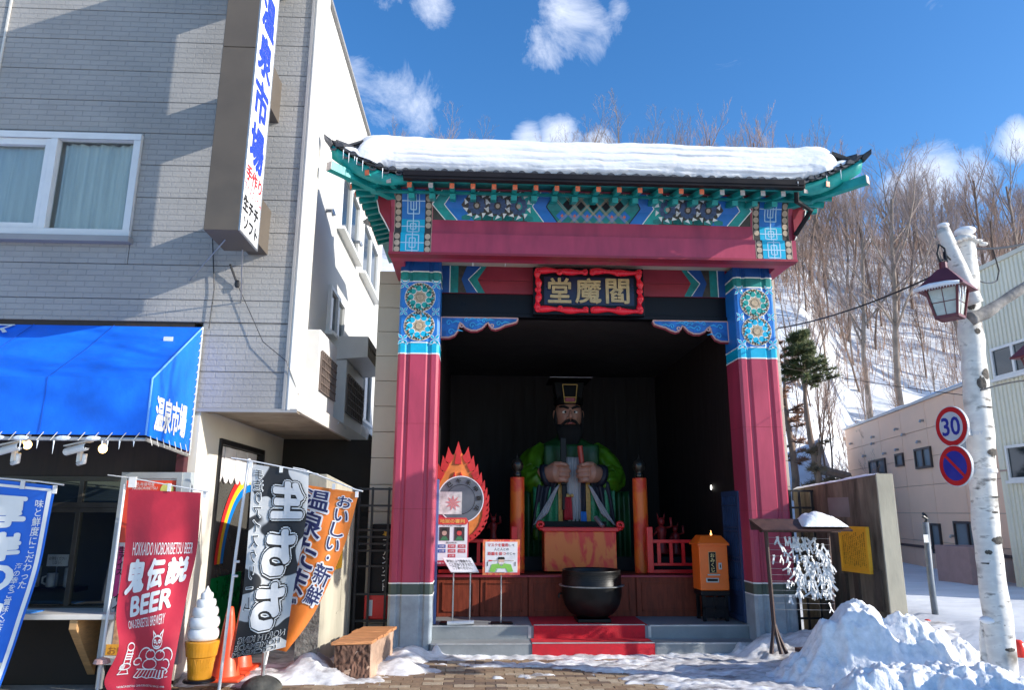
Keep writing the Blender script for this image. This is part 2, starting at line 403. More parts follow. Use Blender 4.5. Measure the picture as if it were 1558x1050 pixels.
nt.links.new(n.outputs['Fac'], cr.inputs[0]); nt.links.new(cr.outputs[0], mx.inputs[2]); mx.inputs[0].default_value = .8
nt.links.new(mx.outputs[0], b.inputs['Base Color']); b.inputs['Roughness'].default_value = .55
n3 = nt.nodes.new('ShaderNodeTexNoise'); n3.inputs['Scale'].default_value = 45; n3.inputs['Detail'].default_value = 4; nt.links.new(t.outputs['Object'], n3.inputs['Vector'])
inv = nt.nodes.new('ShaderNodeMath'); inv.operation = 'MULTIPLY_ADD'; nt.links.new(bt.outputs['Fac'], inv.inputs[0]); inv.inputs[1].default_value = -1
nt.links.new(n3.outputs['Fac'], inv.inputs[2])
bp = nt.nodes.new('ShaderNodeBump'); bp.inputs['Strength'].default_value = .9; bp.inputs['Distance'].default_value = .0055; nt.links.new(inv.outputs[0], bp.inputs['Height']); nt.links.new(bp.outputs[0], b.inputs['Normal'])
SIDW = M('off white render wall', (.60,.585,.545), .75, .04, 1.0, bump=.1, bscale=30)
TRIMG = M('grey corner trim', (.30,.29,.28), .5, .08, 3)
TRIMB = M('pale corner trim', (.62,.59,.53), .55, .06, 2)
SOFF = M('stained soffit', (.36,.31,.24), .8, .3, 3)

shop = T('shop_building', 'grey brick-patterned shop building with a blue awning and a side ledge', 'building', (-4.5, 9.5, 0))
# facade siding panels with the window opening cut out
wx0, wx1, wz0, wz1 = -6.35, -3.715, 4.41, 5.60
z = 2.60; k = 0
proto = {}
while z < 8.95:
    z2 = z+.38
    segs = []
    if z2 <= wz0 or z >= wz1: segs = [(-9.0, XF-.005, z, z2)]
    else:
        segs = [(wx1, XF-.005, z, z2), (-9.0, wx0, z, z2)]
        if z < wz0: segs.append((wx0, wx1, z, wz0))
        if z2 > wz1: segs.append((wx0, wx1, wz1, z2))
    if z2 < 3.5: segs = [(-2.87, XF-.005, z, z2)]
    elif z < 3.5: segs.append((-2.87, XF-.005, z, 3.495))
    for (a, b_, c, d) in segs:
        if c < 3.5 and a < -3: c = max(c, 3.5)
        if c < 3.52 < d and a < -3: c = 3.5
        if d-c < .02: continue
        m = MB(); e = .0028
        yb = YF+.014
        for (xa, xb) in ((a, -5.38), (-5.38, b_)) if a < -5.4 < b_ and b_-a > 3.5 else ((a, b_),):
            m.box(xa+.003, xb-.003, YF-.002, YF+.03, c+e, d-e)
        m.build('siding_panel', SID, shop, bevel=.004)
    z = z2
MB().box(-9.2, XF-.005, YF+.03, YF+.26, 3.5, 9.2).build('wall_core', MATTE, shop) if False else None
c = MB(); c.box(-9.2, wx0, YF+.028, YF+.2, 3.5, 9.2); c.box(wx1, XF-.02, YF+.028, YF+.2, 3.5, 9.2); c.box(wx0, wx1, YF+.028, YF+.2, 3.5, wz0); c.box(wx0, wx1, YF+.028, YF+.2, wz1, 9.2); c.box(-2.87, XF-.02, YF+.028, YF+.2, 2.60, 3.5)
c.build('backing_wall', M('dark seam', (.17,.17,.165), .9, 0), shop)
MB().box(XF-.005, XF+.03, YF-.03, YF+.2, 2.59, 9.3).build('corner_trim', TRIMG, shop, bevel=.004)
MB().prism([(XF+.03, YF-.02, 2.59), (XF+.055, YF-.035, 2.59), (-1.845, YF-.01, 2.59), (-1.84, YF+.2, 2.59), (XF+.03, YF+.2, 2.59)], (0,0,6.7)).build('corner_trim', TRIMB, shop)
MB().box(-2.88, -1.84, YF-.028, YF-.004, 2.565, 2.60).build('drip_edge', TRIMG, shop)
# upper side wall and far mass
bw = MB(); bw.box(-9.2, -2.15, YF+.2, 15, 2.72, 8.45); bw.build('side_wall', SIDW, shop)
MB().box(-9.3, -2.10, YF+.21, 15.1, 8.45, 8.5).build('roof_coping', TRIMG, shop)
MB().box(-2.80, -1.36, 10.6, 10.7, -.1, 2.60).build('passage_back', M('dark passage wall', (.03,.028,.025), .9, .3, 2), shop)
# windows of the side wall
FRW = M('white window frame', (.72,.72,.70), .4, .04, 6)
CURT = M('pale green curtain', (.84,.89,.86), .8, .12, 2, stretch=(9,9,.4), bump=.5, bscale=4)
def side_window(X, ya, yb, za, zb):
    m = MB(); t_ = .05
    for q in ((ya, yb, zb-t_, zb), (ya, yb, za, za+t_), (ya, ya+t_, za+t_, zb-t_), (yb-t_, yb, za+t_, zb-t_), ((ya+yb)/2-.03, (ya+yb)/2+.03, za+t_, zb-t_)):
        m.box(X-.02, X+.05, *q)
    w = m.build('window', FRW, shop)
    MB().box(X-.01, X+.012, ya+t_, yb-t_, za+t_, zb-t_).build('pane', WGLASS, w)
    MB().box(X+.0, X+.12, ya-.06, yb+.06, za-.06, za-.01).build('sill', FRW, w)
side_window(-2.15, 10.25, 11.85, 5.75, 6.75)
side_window(-2.15, 12.3, 14.2, 5.75, 6.75)
side_window(-2.15, 9.9, 11.0, 4.05, 4.72)
side_window(-2.15, 12.5, 14.1, 3.2, 4.3)
for (px, py) in ((496, 320), (540, 368), (563, 330)):
    p = P(px, py, X=-2.15); MB().tube([p, p+Vector((.09,0,0)), p+Vector((.11,0,-.07))], .03, 8).build('vent_pipe', STEEL, shop)
# ledge over the side passage
MB().box(-2.80, -1.88, YF+.2, 13.2, 2.60, 2.70).build('ledge', SOFF, shop, bevel=.008)
MB().box(-1.885, -1.84, YF+.2, 13.2, 2.585, 2.76).build('ledge_edge', TRIMB, shop, bevel=.005)
MB().box(-2.79, -1.86, YF-.01, YF+.2, 2.575, 2.6).build('soffit', SOFF, shop)
m = MB()
for i, (ya, yb, w_, h_) in enumerate(((7.62, 8.42, .20, .05), (9.5, 10.15, .25, .10), (11.9, 13.1, .27, .34))):
    m.grid(lambda u, v: (-2.14+(w_+.06)*v, ya+(yb-ya)*u, 2.70+h_*sin(pi*min(1, v*1.15+.02)*.86)*sm(0,.2,u)*sm(1,.75,u)*(1+.3*nz(u*3,v*3,i))), 16, 8)
sno = m.build('ledge_snow', SNOW, smooth=True, kind='stuff')
# ground floor: pale side wall, dark shop front
GF = M('cream render', (.66,.62,.54), .7, .06, 2, bump=.1, bscale=25)
m = MB()
dy0, dy1, dz1 = 8.0, 9.65, 2.36
m.box(-2.95, -2.80, YF, dy0, -.05, 2.60); m.box(-2.95, -2.80, dy0, dy1, dz1, 2.60); m.box(-2.95, -2.80, dy1, 14, -.05, 2.60)
m.build('side_wall', GF, shop)
MB().box(-2.96, -2.79, YF, YF+.62, -.04, .05).build('skirting', CONC, shop)
m = MB(); t_ = .06
m.box(-2.86, -2.775, dy0, dy0+t_, .02, dz1); m.box(-2.86, -2.775, dy1-t_, dy1, .02, dz1); m.box(-2.86, -2.775, dy0+t_, dy1-t_, dz1-t_, dz1); m.box(-2.86, -2.775, dy0+t_, dy1-t_, .02, .10)
door = m.build('side_door', IRON, shop)
MB().box(-2.85, -2.84, dy0+t_, dy1-t_, .10, dz1-t_).build('pane', M('door glass', (.10,.095,.085), .12, .2, 2, spec=.8), door)
MB().box(-2.835, -2.828, dy0+t_, dy1-.4, .10, .88).build('green_panel', M('glossy green sheet', (.0,.22,.05), .3, .2, 4), door)
m = MB()
for k in range(7):
    ya = dy0+.08+k*.2
    m.prism([(-2.83, ya, dz1-.07), (-2.83, ya+.19, dz1-.07), (-2.83, ya+.19, dz1-.40), (-2.83, ya+.14, dz1-.455), (-2.83, ya+.095, dz1-.47), (-2.83, ya+.05, dz1-.455), (-2.83, ya, dz1-.40)], (.012*(1 if k % 2 else .4), 0, 0))
m.build('scalloped_curtain', M('white lace curtain', (.75,.72,.72), .8, .08, 8), door)
for i, (nm_, c_) in enumerate((('red', (.75,.03,.03)), ('yellow', (.85,.55,.03)), ('blue', (.0,.2,.65)))):
    MB().ring((-2.83+.0005*i, 9.35, 1.02), .98-.09*i, 1.07-.09*i, 20, ax=(0,1,0), ay=(0,0,1), a0=pi*.5, a1=pi).build('rainbow_band', M('rainbow '+nm_, c_, .5, .05), door)
# shop front interior under the awning
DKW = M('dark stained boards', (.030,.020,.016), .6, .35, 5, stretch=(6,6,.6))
MAR = M('maroon painted post', (.075,.012,.018), .5, .25, 8)
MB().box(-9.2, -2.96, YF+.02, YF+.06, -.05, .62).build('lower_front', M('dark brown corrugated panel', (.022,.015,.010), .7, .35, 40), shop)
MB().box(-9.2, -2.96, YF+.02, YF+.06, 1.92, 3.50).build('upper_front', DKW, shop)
MB().box(-9.2, -2.80, YF+.2, YF+.4, -.05, 2.60).build('inner_wall', MATTE, shop) if False else None
MB().box(-2.955, -2.875, YF-.10, YF-.0, -.04, 3.30).build('post', MAR, shop, bevel=.005)
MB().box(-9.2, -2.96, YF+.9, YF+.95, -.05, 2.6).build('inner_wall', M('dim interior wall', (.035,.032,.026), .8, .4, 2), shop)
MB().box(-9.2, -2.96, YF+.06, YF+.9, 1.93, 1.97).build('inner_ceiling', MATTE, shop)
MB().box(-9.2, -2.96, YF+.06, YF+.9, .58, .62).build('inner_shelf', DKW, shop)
BRZ = M('bronze window frame', (.07,.062,.05), .4, .15, 8, metal=.4)
def fr_window(x0, x1, z0, z1, y, mat, mid=(), t_=.045, glass=WGLASS, parent=shop, name='window', d=.05):
    m = MB(); m.box(x0, x1, y-d, y, z1-t_, z1); m.box(x0, x1, y-d, y, z0, z0+t_); m.box(x0, x0+t_, y-d, y, z0+t_, z1-t_); m.box(x1-t_, x1, y-d, y, z0+t_, z1-t_)
    for q in mid: m.box(q-t_/2, q+t_/2, y-d, y, z0+t_, z1-t_)
    w = m.build(name, mat, parent, bevel=.004)
    xs = [x0+t_]+list(mid)+[x1-t_]
    for a, b_ in zip(xs[:-1], xs[1:]): MB().box(a+.005, b_-.005, y-.02, y-.014, z0+t_, z1-t_).build('pane', glass, w)
    return w
CLEARG = bpy.data.materials.new('clear glass'); CLEARG.use_nodes = True; nt = CLEARG.node_tree; b = nt.nodes['Principled BSDF']
tr = nt.nodes.new('ShaderNodeBsdfTransparent'); gl = nt.nodes.new('ShaderNodeBsdfGlossy'); gl.inputs['Roughness'].default_value = .03; mxs = nt.nodes.new('ShaderNodeMixShader'); fr = nt.nodes.new('ShaderNodeFresnel'); fr.inputs[0].default_value = 1.5
tr.inputs[0].default_value = (.92,.94,.93,1)
nt.links.new(fr.outputs[0], mxs.inputs[0]); nt.links.new(tr.outputs[0], mxs.inputs[1]); nt.links.new(gl.outputs[0], mxs.inputs[2]); nt.links.new(mxs.outputs[0], nt.nodes['Material Output'].inputs[0])
fr_window(-5.3, -3.05, .66, 1.62, YF+.06, BRZ, (-3.88,), glass=CLEARG)
fr_window(-5.3, -3.05, 1.62, 1.92, YF+.06, BRZ, (-3.88,), glass=WGLASS, name='transom')
# small things on the shelf behind the glass
CER = M('white china', (.7,.7,.68), .25, .05)
for (x, r, h) in ((-3.98, .045, .18), (-4.14, .05, .13), (-4.32, .06, .2)):
    o = MB(); o.lathe((x, YF+.2, .86), [(r*.8, 0), (r, .01), (r, h), (r*.9, h), (r*.88, .02)], 16)
    if h == .13: o.tube([(x-.04, YF+.2, .97), (x-.09, YF+.2, .95), (x-.09, YF+.2, .90), (x-.04, YF+.2, .88)], .01, 6)
    o.build('cup', CER, cat='cup', label={.18: 'tall white tumbler on the shelf behind the shop window', .13: 'white mug with a handle behind the shop window', .2: 'white jar beside the mug behind the shop window'}[h], smooth=True)
MB().box(-4.6, -3.86, YF+.1, YF+.35, .82, .86).build('inner_counter', DKW, shop)
nt_ = T('notice_card', 'small white notice card standing behind the shop window', 'card', (-4.06, YF+.12, 1.05))
MB().box(-4.17, -3.97, YF+.125, YF+.13, 1.06, 1.17).build('card', WHITE, nt_)
MB().box(-4.075, -4.065, YF+.124, YF+.129, .86, 1.06).build('pin', STEEL, nt_)
text(nt_, 'お待ちください\nしばらく', MATTE, plane_map((-4.16, YF+.125, 1.07), (.18,0,0), (0,0,.09)), (.05,.1,.95,.9))
bg_ = MB(); bg_.box(-3.62, -3.30, YF+.25, YF+.45, .72, 1.20).build('paper_bag', M('cream paper sack', (.5,.44,.32), .8, .2, 6, bump=.5, bscale=9), cat='bag', label='cream paper sack standing inside the dark shop window', bevel=.02)
# counter and its wooden bracket
MB().box(-9.2, -3.20, 6.95, YF+.03, .645, .69).build('counter', M('pale counter board', (.62,.58,.52), .5, .08, 6), shop, bevel=.006)
WOODL = M('light pine wood', (.52,.30,.13), .6, .2, 8, stretch=(1,1,8))
MB().prism([(-3.60, YF+.015, .64), (-3.60, 6.98, .64), (-3.60, 6.98, .56), (-3.60, YF+.015, .10)], (.07,0,0)).build('counter_bracket', WOODL, shop, bevel=.004)
MB().box(-9.2, -2.8, 7.05, YF-.0, -.06, .02).build('sill_slab', CONC, shop, bevel=.01)
bm_ = MB(); bm_.box(-4.45, -3.95, 7.0, 7.2, .692, .70); bm_.build('blue_tray', M('blue plastic sheet', (.05,.25,.7), .4, .05), cat='tray', label='flat blue tray lying on the white shop counter')
# upper window
w = fr_window(wx0, wx1, wz0, wz1, YF+.05, FRW, (-4.63,), t_=.075, d=.10, glass=CLEARG)
m = MB()
for (a, b_) in ((wx0+.08, -4.68), (-4.58, wx1-.08)):
    m.grid(lambda u, v: (a+(b_-a)*u, YF+.085+.018*sin(u*46+.8*sin(v*3))+.01*sin(u*17+2), wz0+.08+(wz1-wz0-.16)*v), 60, 8)
m.build('curtain', CURT, w, smooth=True)
m = MB(); m.box(-4.72, -4.66, YF-.04, YF+.03, wz0+.075, wz1-.075); m.box(wx0+.075, -4.72, YF-.03, YF+.03, wz1-.15, wz1-.075); m.box(wx0+.075, -4.72, YF-.03, YF+.03, wz0+.075, wz0+.14); m.build('sash', FRW, w, bevel=.004)
MB().box(wx0-.03, wx1+.03, YF-.10, YF+.0, wz0-.075, wz0-.01).build('sill', TRIMG, w, bevel=.005)
MB().box(-5.385, -5.365, YF-.02, YF-.003, 5.65, 9).build('joint_strip', TRIMB, shop)

# metal hoods on the ledge
HOOD = M('painted hood metal', (.66,.65,.63), .45, .08, 2)
GRL = M('dark grille slot', (.05,.04,.035), .6, .2)
def hood(label, y0, y1, z0, z1, gx, hood_top=False):
    t_ = T('vent_housing', label, 'vent', (-2.0, (y0+y1)/2, z0), group='metal vent housings on the side ledge')
    MB().box(-2.15, -1.885, y0, y1, z0, z1).build('casing', HOOD, t_, bevel=.012)
    ga, gb = gx
    MB().box(-1.887, -1.878, y0+.06, y1-.06, ga, gb).build('grille_back', GRL, t_)
    n_ = 9
    for i in range(n_+1):
        yy = y0+.06+(y1-y0-.12)*i/n_; MB().box(-1.880, -1.862, yy-.008, yy+.008, ga, gb).build('grille_bar', M('rusty bar', (.16,.12,.10), .6, .3), t_)
    for i in range(6):
        zz = ga+(gb-ga)*i/5; MB().box(-1.866, -1.856, y0+.05, y1-.05, zz-.006, zz+.006).build('grille_bar', M('rusty bar', (.16,.12,.10), .6, .3), t_)
    if hood_top:
        m = MB()
        a = [(-2.15, y0, z1), (-2.15, y1, z1), (-2.15, y1, z1+.34), (-2.15, y0, z1+.34)]
        b_ = [(-1.60, y0, z1+.05), (-1.60, y1, z1+.05), (-1.60, y1, z1+.34), (-1.60, y0, z1+.34)]
        m.add(a+b_, [(0,4,7,3), (1,2,6,5), (3,7,6,2), (0,1,5,4)]); m.build('exhaust_cowl', HOOD, t_, solid=.012)
        MB().box(-2.1, -1.66, y0+.02, y1-.02, z1+.06, z1+.30).build('cowl_inside', GRL, t_)
hood('pale box-shaped vent housing nearest the shop corner, rusty grille on its side', 8.43, 9.45, 2.72, 3.70, (2.98, 3.45))
hood('pale vent housing further back with a protruding exhaust cowl on top', 10.2, 11.75, 2.72, 3.70, (2.95, 3.50), True)

# ------------------------------------------------------------------ blue awning
AWN = M('royal blue awning cloth', (.0,.155,.80), .62, .13, 3.5, bump=.6, bscale=5)
XA, YA, ZT, ZK, ZB = -2.86, 6.38, 3.44, 2.72, 2.225
aw = T('awning', 'royal blue cloth awning over the shop front with white lettering on its end', 'awning', (-5, 6.9, 2.2))
def sag(u, v): return -.018*sin(pi*v)*(.5+.5*sin(u*40))
m = MB(); m.grid(lambda u, v: (-8.6+(XA+8.6)*u, YF-.02+(YA-YF+.02)*v, ZT+(ZK-ZT)*v+sag(u, v)), 60, 10); m.build('sloping_cover', AWN, aw, smooth=True)
m = MB(); m.grid(lambda u, v: (-8.6+(XA+8.6)*u, YA-.012*sin(pi*v)*(.5+.5*sin(u*55+1)), ZK+(ZB-ZK)*v), 80, 6); m.build('front_valance', AWN, aw, smooth=True)
for xs_ in (-3.75, -4.55, -5.35, -6.2):
    MB().tube([(xs_, YF-.03, ZT+.004), (xs_+.02, YA+.5, (ZT+ZK)/2+.002), (xs_, YA-.004, ZK+.004), (xs_, YA-.008, ZB+.01)], .0035, 5).build('cloth_seam', M('dark blue seam', (.0,.07,.42), .7, .1), aw)
MB().poly([(XA, YF-.02, ZT), (XA, YA, ZK), (XA, YA, ZB), (XA, YF-.06, ZB-.06)]).build('end_panel', AWN, aw)
m = MB(); m.tube([(XA, YF-.02, ZT), (XA, YA, ZK), (XA, YA, ZB)], .009, 6); m.build('seam_cord', M('pale blue cord', (.15,.4,.85), .6, .05), aw)
text(aw, '温泉市場', WHITE, plane_map((XA+.002, YA, ZB-.02), (0, YF-YA, 0), (0,0,1.2), .004), (.12,.06,.80,.33), fat=.03, sp=.9)
for (a, b_, tx) in (((-4.92), (-4.68), 'ス'), ((-5.25), (-4.98), 'イ')):
    text(aw, tx, WHITE, lambda u, v: Vector((u, YF-.02+(YA-YF+.02)*(1-v), ZT+(ZK-ZT)*(1-v)+.012))+Vector((0,-.004,.004)), (a, .78, b_, .97), fat=.02, cuts=4)
m = MB(); m.box(-3.12, -3.03, YF-.30, YF-.295, ZT-.215, ZT-.17); m.build('tear', WHITE, aw)
RAILM = M('galvanised rail', (.5,.5,.48), .4, .2, 20, metal=.6)
m = MB(); m.tube([(-8.6, YA+.01, ZB-.035), (XA, YA+.01, ZB-.035), (XA, YF-.06, ZB-.10)], .016, 8); m.build('bottom_rail', RAILM, aw)
m = MB(); m.tube([(XA+.01, YF-.05, ZB-.1), (XA+.005, YF-.03, ZT)], .012, 6); m.build('side_rail', RAILM, aw)
m = MB()
for i in range(46):
    x = XA-.05-i*.115; m.tube([(x, YA-.006, ZB+.02), (x-.05, YA-.008, ZB-.05)], .004, 4)
for i in range(7):
    y = YA+.08+i*.13; m.tube([(XA+.004, y, ZB-.0), (XA+.006, y+.05, ZB-.075)], .004, 4)
for i in range(16):
    zz = ZB+.05+i*.075; m.tube([(XA+.006, YF-.08, zz), (XA+.006, YF-.035, zz+.03)], .004, 4)
m.build('lacing', M('white cord', (.65,.63,.6), .7, .1), aw, kind='stuff')
sn = MB(); rr = random.Random(8)
for i in range(26):
    x = rr.uniform(-5.2, -2.95); sn.tube([(x, YA, ZB-.05), (x, YA, ZB-.05-rr.uniform(.03,.12))], [.008, .001], 5)
for c_ in ((-3.30,), (-3.9,), (-4.1,), (-3.55,)):
    sn.ball((c_[0], YA, ZB-.03), .07, .02, .022, 8, 6)
sn.build('icicles', M('ice', (.8,.85,.9), .15, .05, spec=.8), kind='stuff')
# security cameras and bulbs under the awning
def cctv(x, label):
    t_ = T('security_camera', label, 'camera', (x, 6.55, 2.0), group='white security cameras under the blue awning')
    MB().box(x-.02, x+.02, 6.57, 6.61, 2.0, 2.18).build('bracket', CER, t_, bevel=.008)
    MB().tube([(x, 6.58, 1.99), (x+.08, 6.52, 2.0), (x+.09, 6.5, 2.07)], .02, 8).build('arm', CER, t_, smooth=True)
    MB().tube([(x-.11, 6.56, 2.09), (x+.13, 6.44, 2.13)], .034, 12).build('body', CER, t_, bevel=.01)
    MB().hexa([(x-.11,6.51,2.135),(x+.16,6.39,2.172),(x+.16,6.48,2.172),(x-.11,6.60,2.135),(x-.11,6.51,2.145),(x+.16,6.39,2.182),(x+.16,6.48,2.182),(x-.11,6.60,2.145)]).build('sunshade', CER, t_)
    MB().disc((x+.1315, 6.439, 2.13), .030, 14, ax=(.45,.89,0), ay=(0,0,1)).build('lens', BLACK, t_)
cctv(-4.06, 'white security camera under the awning, the one nearer the photo\'s left edge')
cctv(-3.50, 'white security camera under the awning, beside the lit bulb')
def bulb(x, z, label):
    t_ = T('light_bulb', label, 'bulb', (x, 6.55, z), group='lit bulbs under the blue awning')
    MB().lathe((x, 6.55, z+.035), [(.016,0),(.02,.005),(.02,.055),(.012,.06)], 12).build('socket', WHITE, t_)
    MB().ball((x, 6.55, z), .036, .036, .04, 14, 10).build('glass', M('glowing bulb glass', (1,.8,.4), .3, 0, emit=(1,.62,.22), estr=4), t_, smooth=True)
bulb(-3.29, 2.12, 'round lit bulb under the awning, right of both cameras'); bulb(-3.94, 2.15, 'round lit bulb hanging between the two security cameras')

# ------------------------------------------------------------------ projecting sign
BRN = M('bronze painted sheet', (.105,.085,.065), .5, .12, 2)
vs_ = T('projecting_sign', 'tall brown box sign jutting from the grey wall with blue lettering', 'sign', (-2.41, 6.7, 4.13))
x0, x1, y0, y1, z0, z1 = -2.57, -2.25, 6.40, 6.97, 4.13, 8.05
for a, b_ in ((z0, 6.05), (6.056, z1)): MB().box(x0, x1, y0, y1, a, b_).build('casing', BRN, vs_, bevel=.006)
MB().box(x1, x1+.006, y0+.015, y1-.015, z0+.02, z1-.02).build('lit_face', M('white sign face', (.80,.81,.82), .4, .03, 2), vs_)
m = MB(); m.box(x1, x1+.012, y0, y0+.014, z0, z1); m.box(x1, x1+.012, y1-.014, y1, z0, z1); m.box(x1, x1+.012, y0+.014, y1-.014, z0, z0+.018); m.build('face_trim', STEEL, vs_)
for zz in (4.25, 5.80, 7.4): MB().box(x1-.22, x1-.02, y1, YF, zz, zz+.5).build('bracket', BRN, vs_, bevel=.004)
SB = M('sign blue', (.01,.05,.62), .4, .04); SR = M('sign red', (.75,.02,.03), .4, .04)
fm = plane_map((x1+.006, y0, z0), (0,1,0), (0,0,1), .004)
zc = 6.89
for ch in '温泉市場':
    text(vs_, ch, SB, fm, (.075, zc-z0-.48, .505, zc-z0-.02), fat=.035); zc -= .51
text(vs_, '手作り', SR, fm, (.05,.56,.53,.72), fat=.02)
text(vs_, 'アイスクリーム', SR, fm, (.04,.44,.55,.53), fat=.0)
text(vs_, '生チチ', MATTE, fm, (.04,.24,.50,.40), fat=.03)
text(vs_, 'ソフト', MATTE, fm, (.10,.07,.52,.20), fat=.03)
for a, b_ in (((x0+.12, y0+.25, z0), (-3.05, YF-.005, 3.95)), ((x0+.2, y1-.06, z0), (-2.5, YF-.005, 3.72))):
    MB().tube([a, b_], .007, 6).build('stay_rod', STEEL, vs_)
MB().tube([P(323,350,Y=7.37), P(326,440,Y=7.37), P(318,500,Y=7.37)], .006, 5).build('cable', IRON, vs_)
cb = MB()
pts = [P(350,402,Y=7.33), P(361,432,Y=7.37)]
cb.tube(pts, .012, 6)
k0 = P(361,432,Y=7.36); cb.ball(k0, .03, .02, .045, 8, 6)
cb.tube([k0, P(400,520,Y=7.35), P(436,550,Y=7.34), Vector((-1.84,7.4,2.75))], .004, 5)
cb.build('cable_clamp', IRON, cat='cable', label='thin dark cable and clamp fixed to the grey siding below the sign')

# ------------------------------------------------------------------ the shrine hall
CX = 1.37
hall = T('shrine_hall', 'crimson and teal painted shrine hall with snow on its tiled roof', 'shrine', (CX, 11, 0))
# body walls of pale panels
BX0, BX1, BY0, BY1 = -1.35, 4.02, 9.3, 13.6
z = -.06
while z < 4.72:
    z2 = min(z+.33, 4.74)
    MB().box(BX0, -.90, BY0, BY0+.12, z+.003, z2-.003).build('wall_panel', CREAM, hall, bevel=.004)
    MB().box(3.64, BX1, BY0, BY0+.12, z+.003, z2-.003).build('wall_panel', CREAM, hall, bevel=.004)
    z += .33
m = MB(); m.box(BX0+.005, -.56, BY0+.12, BY1, -.05, 4.74); m.box(3.32, BX1-.005, BY0+.12, BY1, -.05, 4.74); m.box(-.56, 3.32, 13.25, BY1, -.05, 4.74)
m.build('side_wall', CREAM, hall)
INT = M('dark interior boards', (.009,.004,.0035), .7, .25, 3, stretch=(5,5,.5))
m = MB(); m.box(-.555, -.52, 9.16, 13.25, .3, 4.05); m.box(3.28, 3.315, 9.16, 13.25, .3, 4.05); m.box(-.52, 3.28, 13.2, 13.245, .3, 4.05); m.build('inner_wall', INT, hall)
m = MB()
for i in range(18): m.box(-.42+i*.21, -.40+i*.21, 13.19, 13.199, .8, 4.04)
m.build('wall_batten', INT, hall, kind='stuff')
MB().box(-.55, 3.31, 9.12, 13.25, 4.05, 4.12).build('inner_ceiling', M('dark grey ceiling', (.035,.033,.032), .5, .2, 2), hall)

# pillars: painted bands on a moulded profile
def pillar_prof(x0, w, y0, dep, g=.022):
    f = [0, .20, .24, .40-.06, .40-.02]
    return [(x0, y0+.03), (x0+.03, y0), (x0+.085, y0), (x0+.105, y0+g), (x0+.135, y0+g), (x0+.155, y0), (x0+w-.155, y0), (x0+w-.135, y0+g), (x0+w-.105, y0+g), (x0+w-.085, y0), (x0+w-.03, y0), (x0+w, y0+.03), (x0+w, y0+dep), (x0, y0+dep)]
def band(x0, w, y0, dep, za, zb, name, mat, parent, grow=0., g=.022):
    pr = [(x-(grow if i in (0, 13) else -grow if i in (11, 12) else 0), y-(grow if i < 12 else -grow)) for i, (x, y) in enumerate(pillar_prof(x0, w, y0, dep, g))]
    return MB().prism([(x, y, za) for x, y in pr], (0, 0, zb-za)).build(name, mat, parent)
FLD = M('dark flower paint', (.045,.038,.03), .45, .4, 22); FLT = M('tan flower paint', (.42,.33,.22), .5, .3, 30)
def flower(parent, cx, cz, y, R_, pet, n=9, rc=.045):
    e = .0015
    MB().disc((cx, y, cz), R_+.006, 36).build('roundel_outline', WHITE, parent)
    MB().disc((cx, y-e, cz), R_, 36).build('roundel', FLT, parent)
    m = MB()
    for k in range(16):
        a = 2*pi*k/16+.1; m.ring((cx+cos(a)*R_*.93, y-2*e, cz+sin(a)*R_*.93), .012, .030, 8, a0=a+1, a1=a+5)
    m.build('scroll_line', FLD, parent)
    m = MB(); q = MB()
    for k in range(n):
        a = 2*pi*k/n+.35; c_ = Vector((cx+cos(a)*R_*.62, y-3*e, cz+sin(a)*R_*.62)); t_ = Vector((-sin(a), 0, cos(a))); rd = Vector((cos(a), 0, sin(a)))
        r_ = R_*.19
        pts = [c_+rd*r_*cos(s)+t_*r_*sin(s) for s in [i*pi/7 for i in range(-3, 11)]]
        tip = c_+t_*r_*2.0+rd*r_*1.5
        pts2 = [c_+(p-c_)*1.0 for p in pts]
        m.poly(pts2[:6]+[tip]+pts2[9:] if False else pts2)
        m.poly([c_+rd*r_*1.0, tip, c_+t_*r_*.8])
        q.poly([c_+Vector((0, e, 0))+(p-c_)*1.22 for p in pts2]); q.poly([c_+Vector((0,e,0))+rd*r_*1.25, tip+t_*.006+rd*.004+Vector((0,e,0)), c_+Vector((0,e,0))+t_*r_*.9])
    q.build('petal_outline', WHITE, parent); m.build('petal', pet, parent)
    MB().disc((cx, y-4*e, cz), rc, 20).build('flower_centre', FLT, parent)
    MB().ring((cx, y-4.5*e, cz), rc, rc+.004, 20).build('centre_ring', FLD, parent)
def leafx(m, q, cx, cz, y, s):
    for dx in (-1, 1):
        for dz in (-1, 1):
            a = Vector((cx, y, cz)); b_ = Vector((cx+dx*s, y, cz+dz*s*1.1)); n_ = Vector((dz*dx*1, 0, -1)).normalized() if dx*dz > 0 else Vector((1, 0, 1)).normalized()
            n_ = Vector((-(b_-a).z, 0, (b_-a).x)).normalized()*s*.28; md_ = (a+b_)/2
            m.poly([a, md_+n_, b_, md_-n_])
            q.poly([a-(b_-a)*.06+Vector((0,.001,0)), md_+n_*1.35+Vector((0,.001,0)), b_+(b_-a)*.06+Vector((0,.001,0)), md_-n_*1.35+Vector((0,.001,0))])
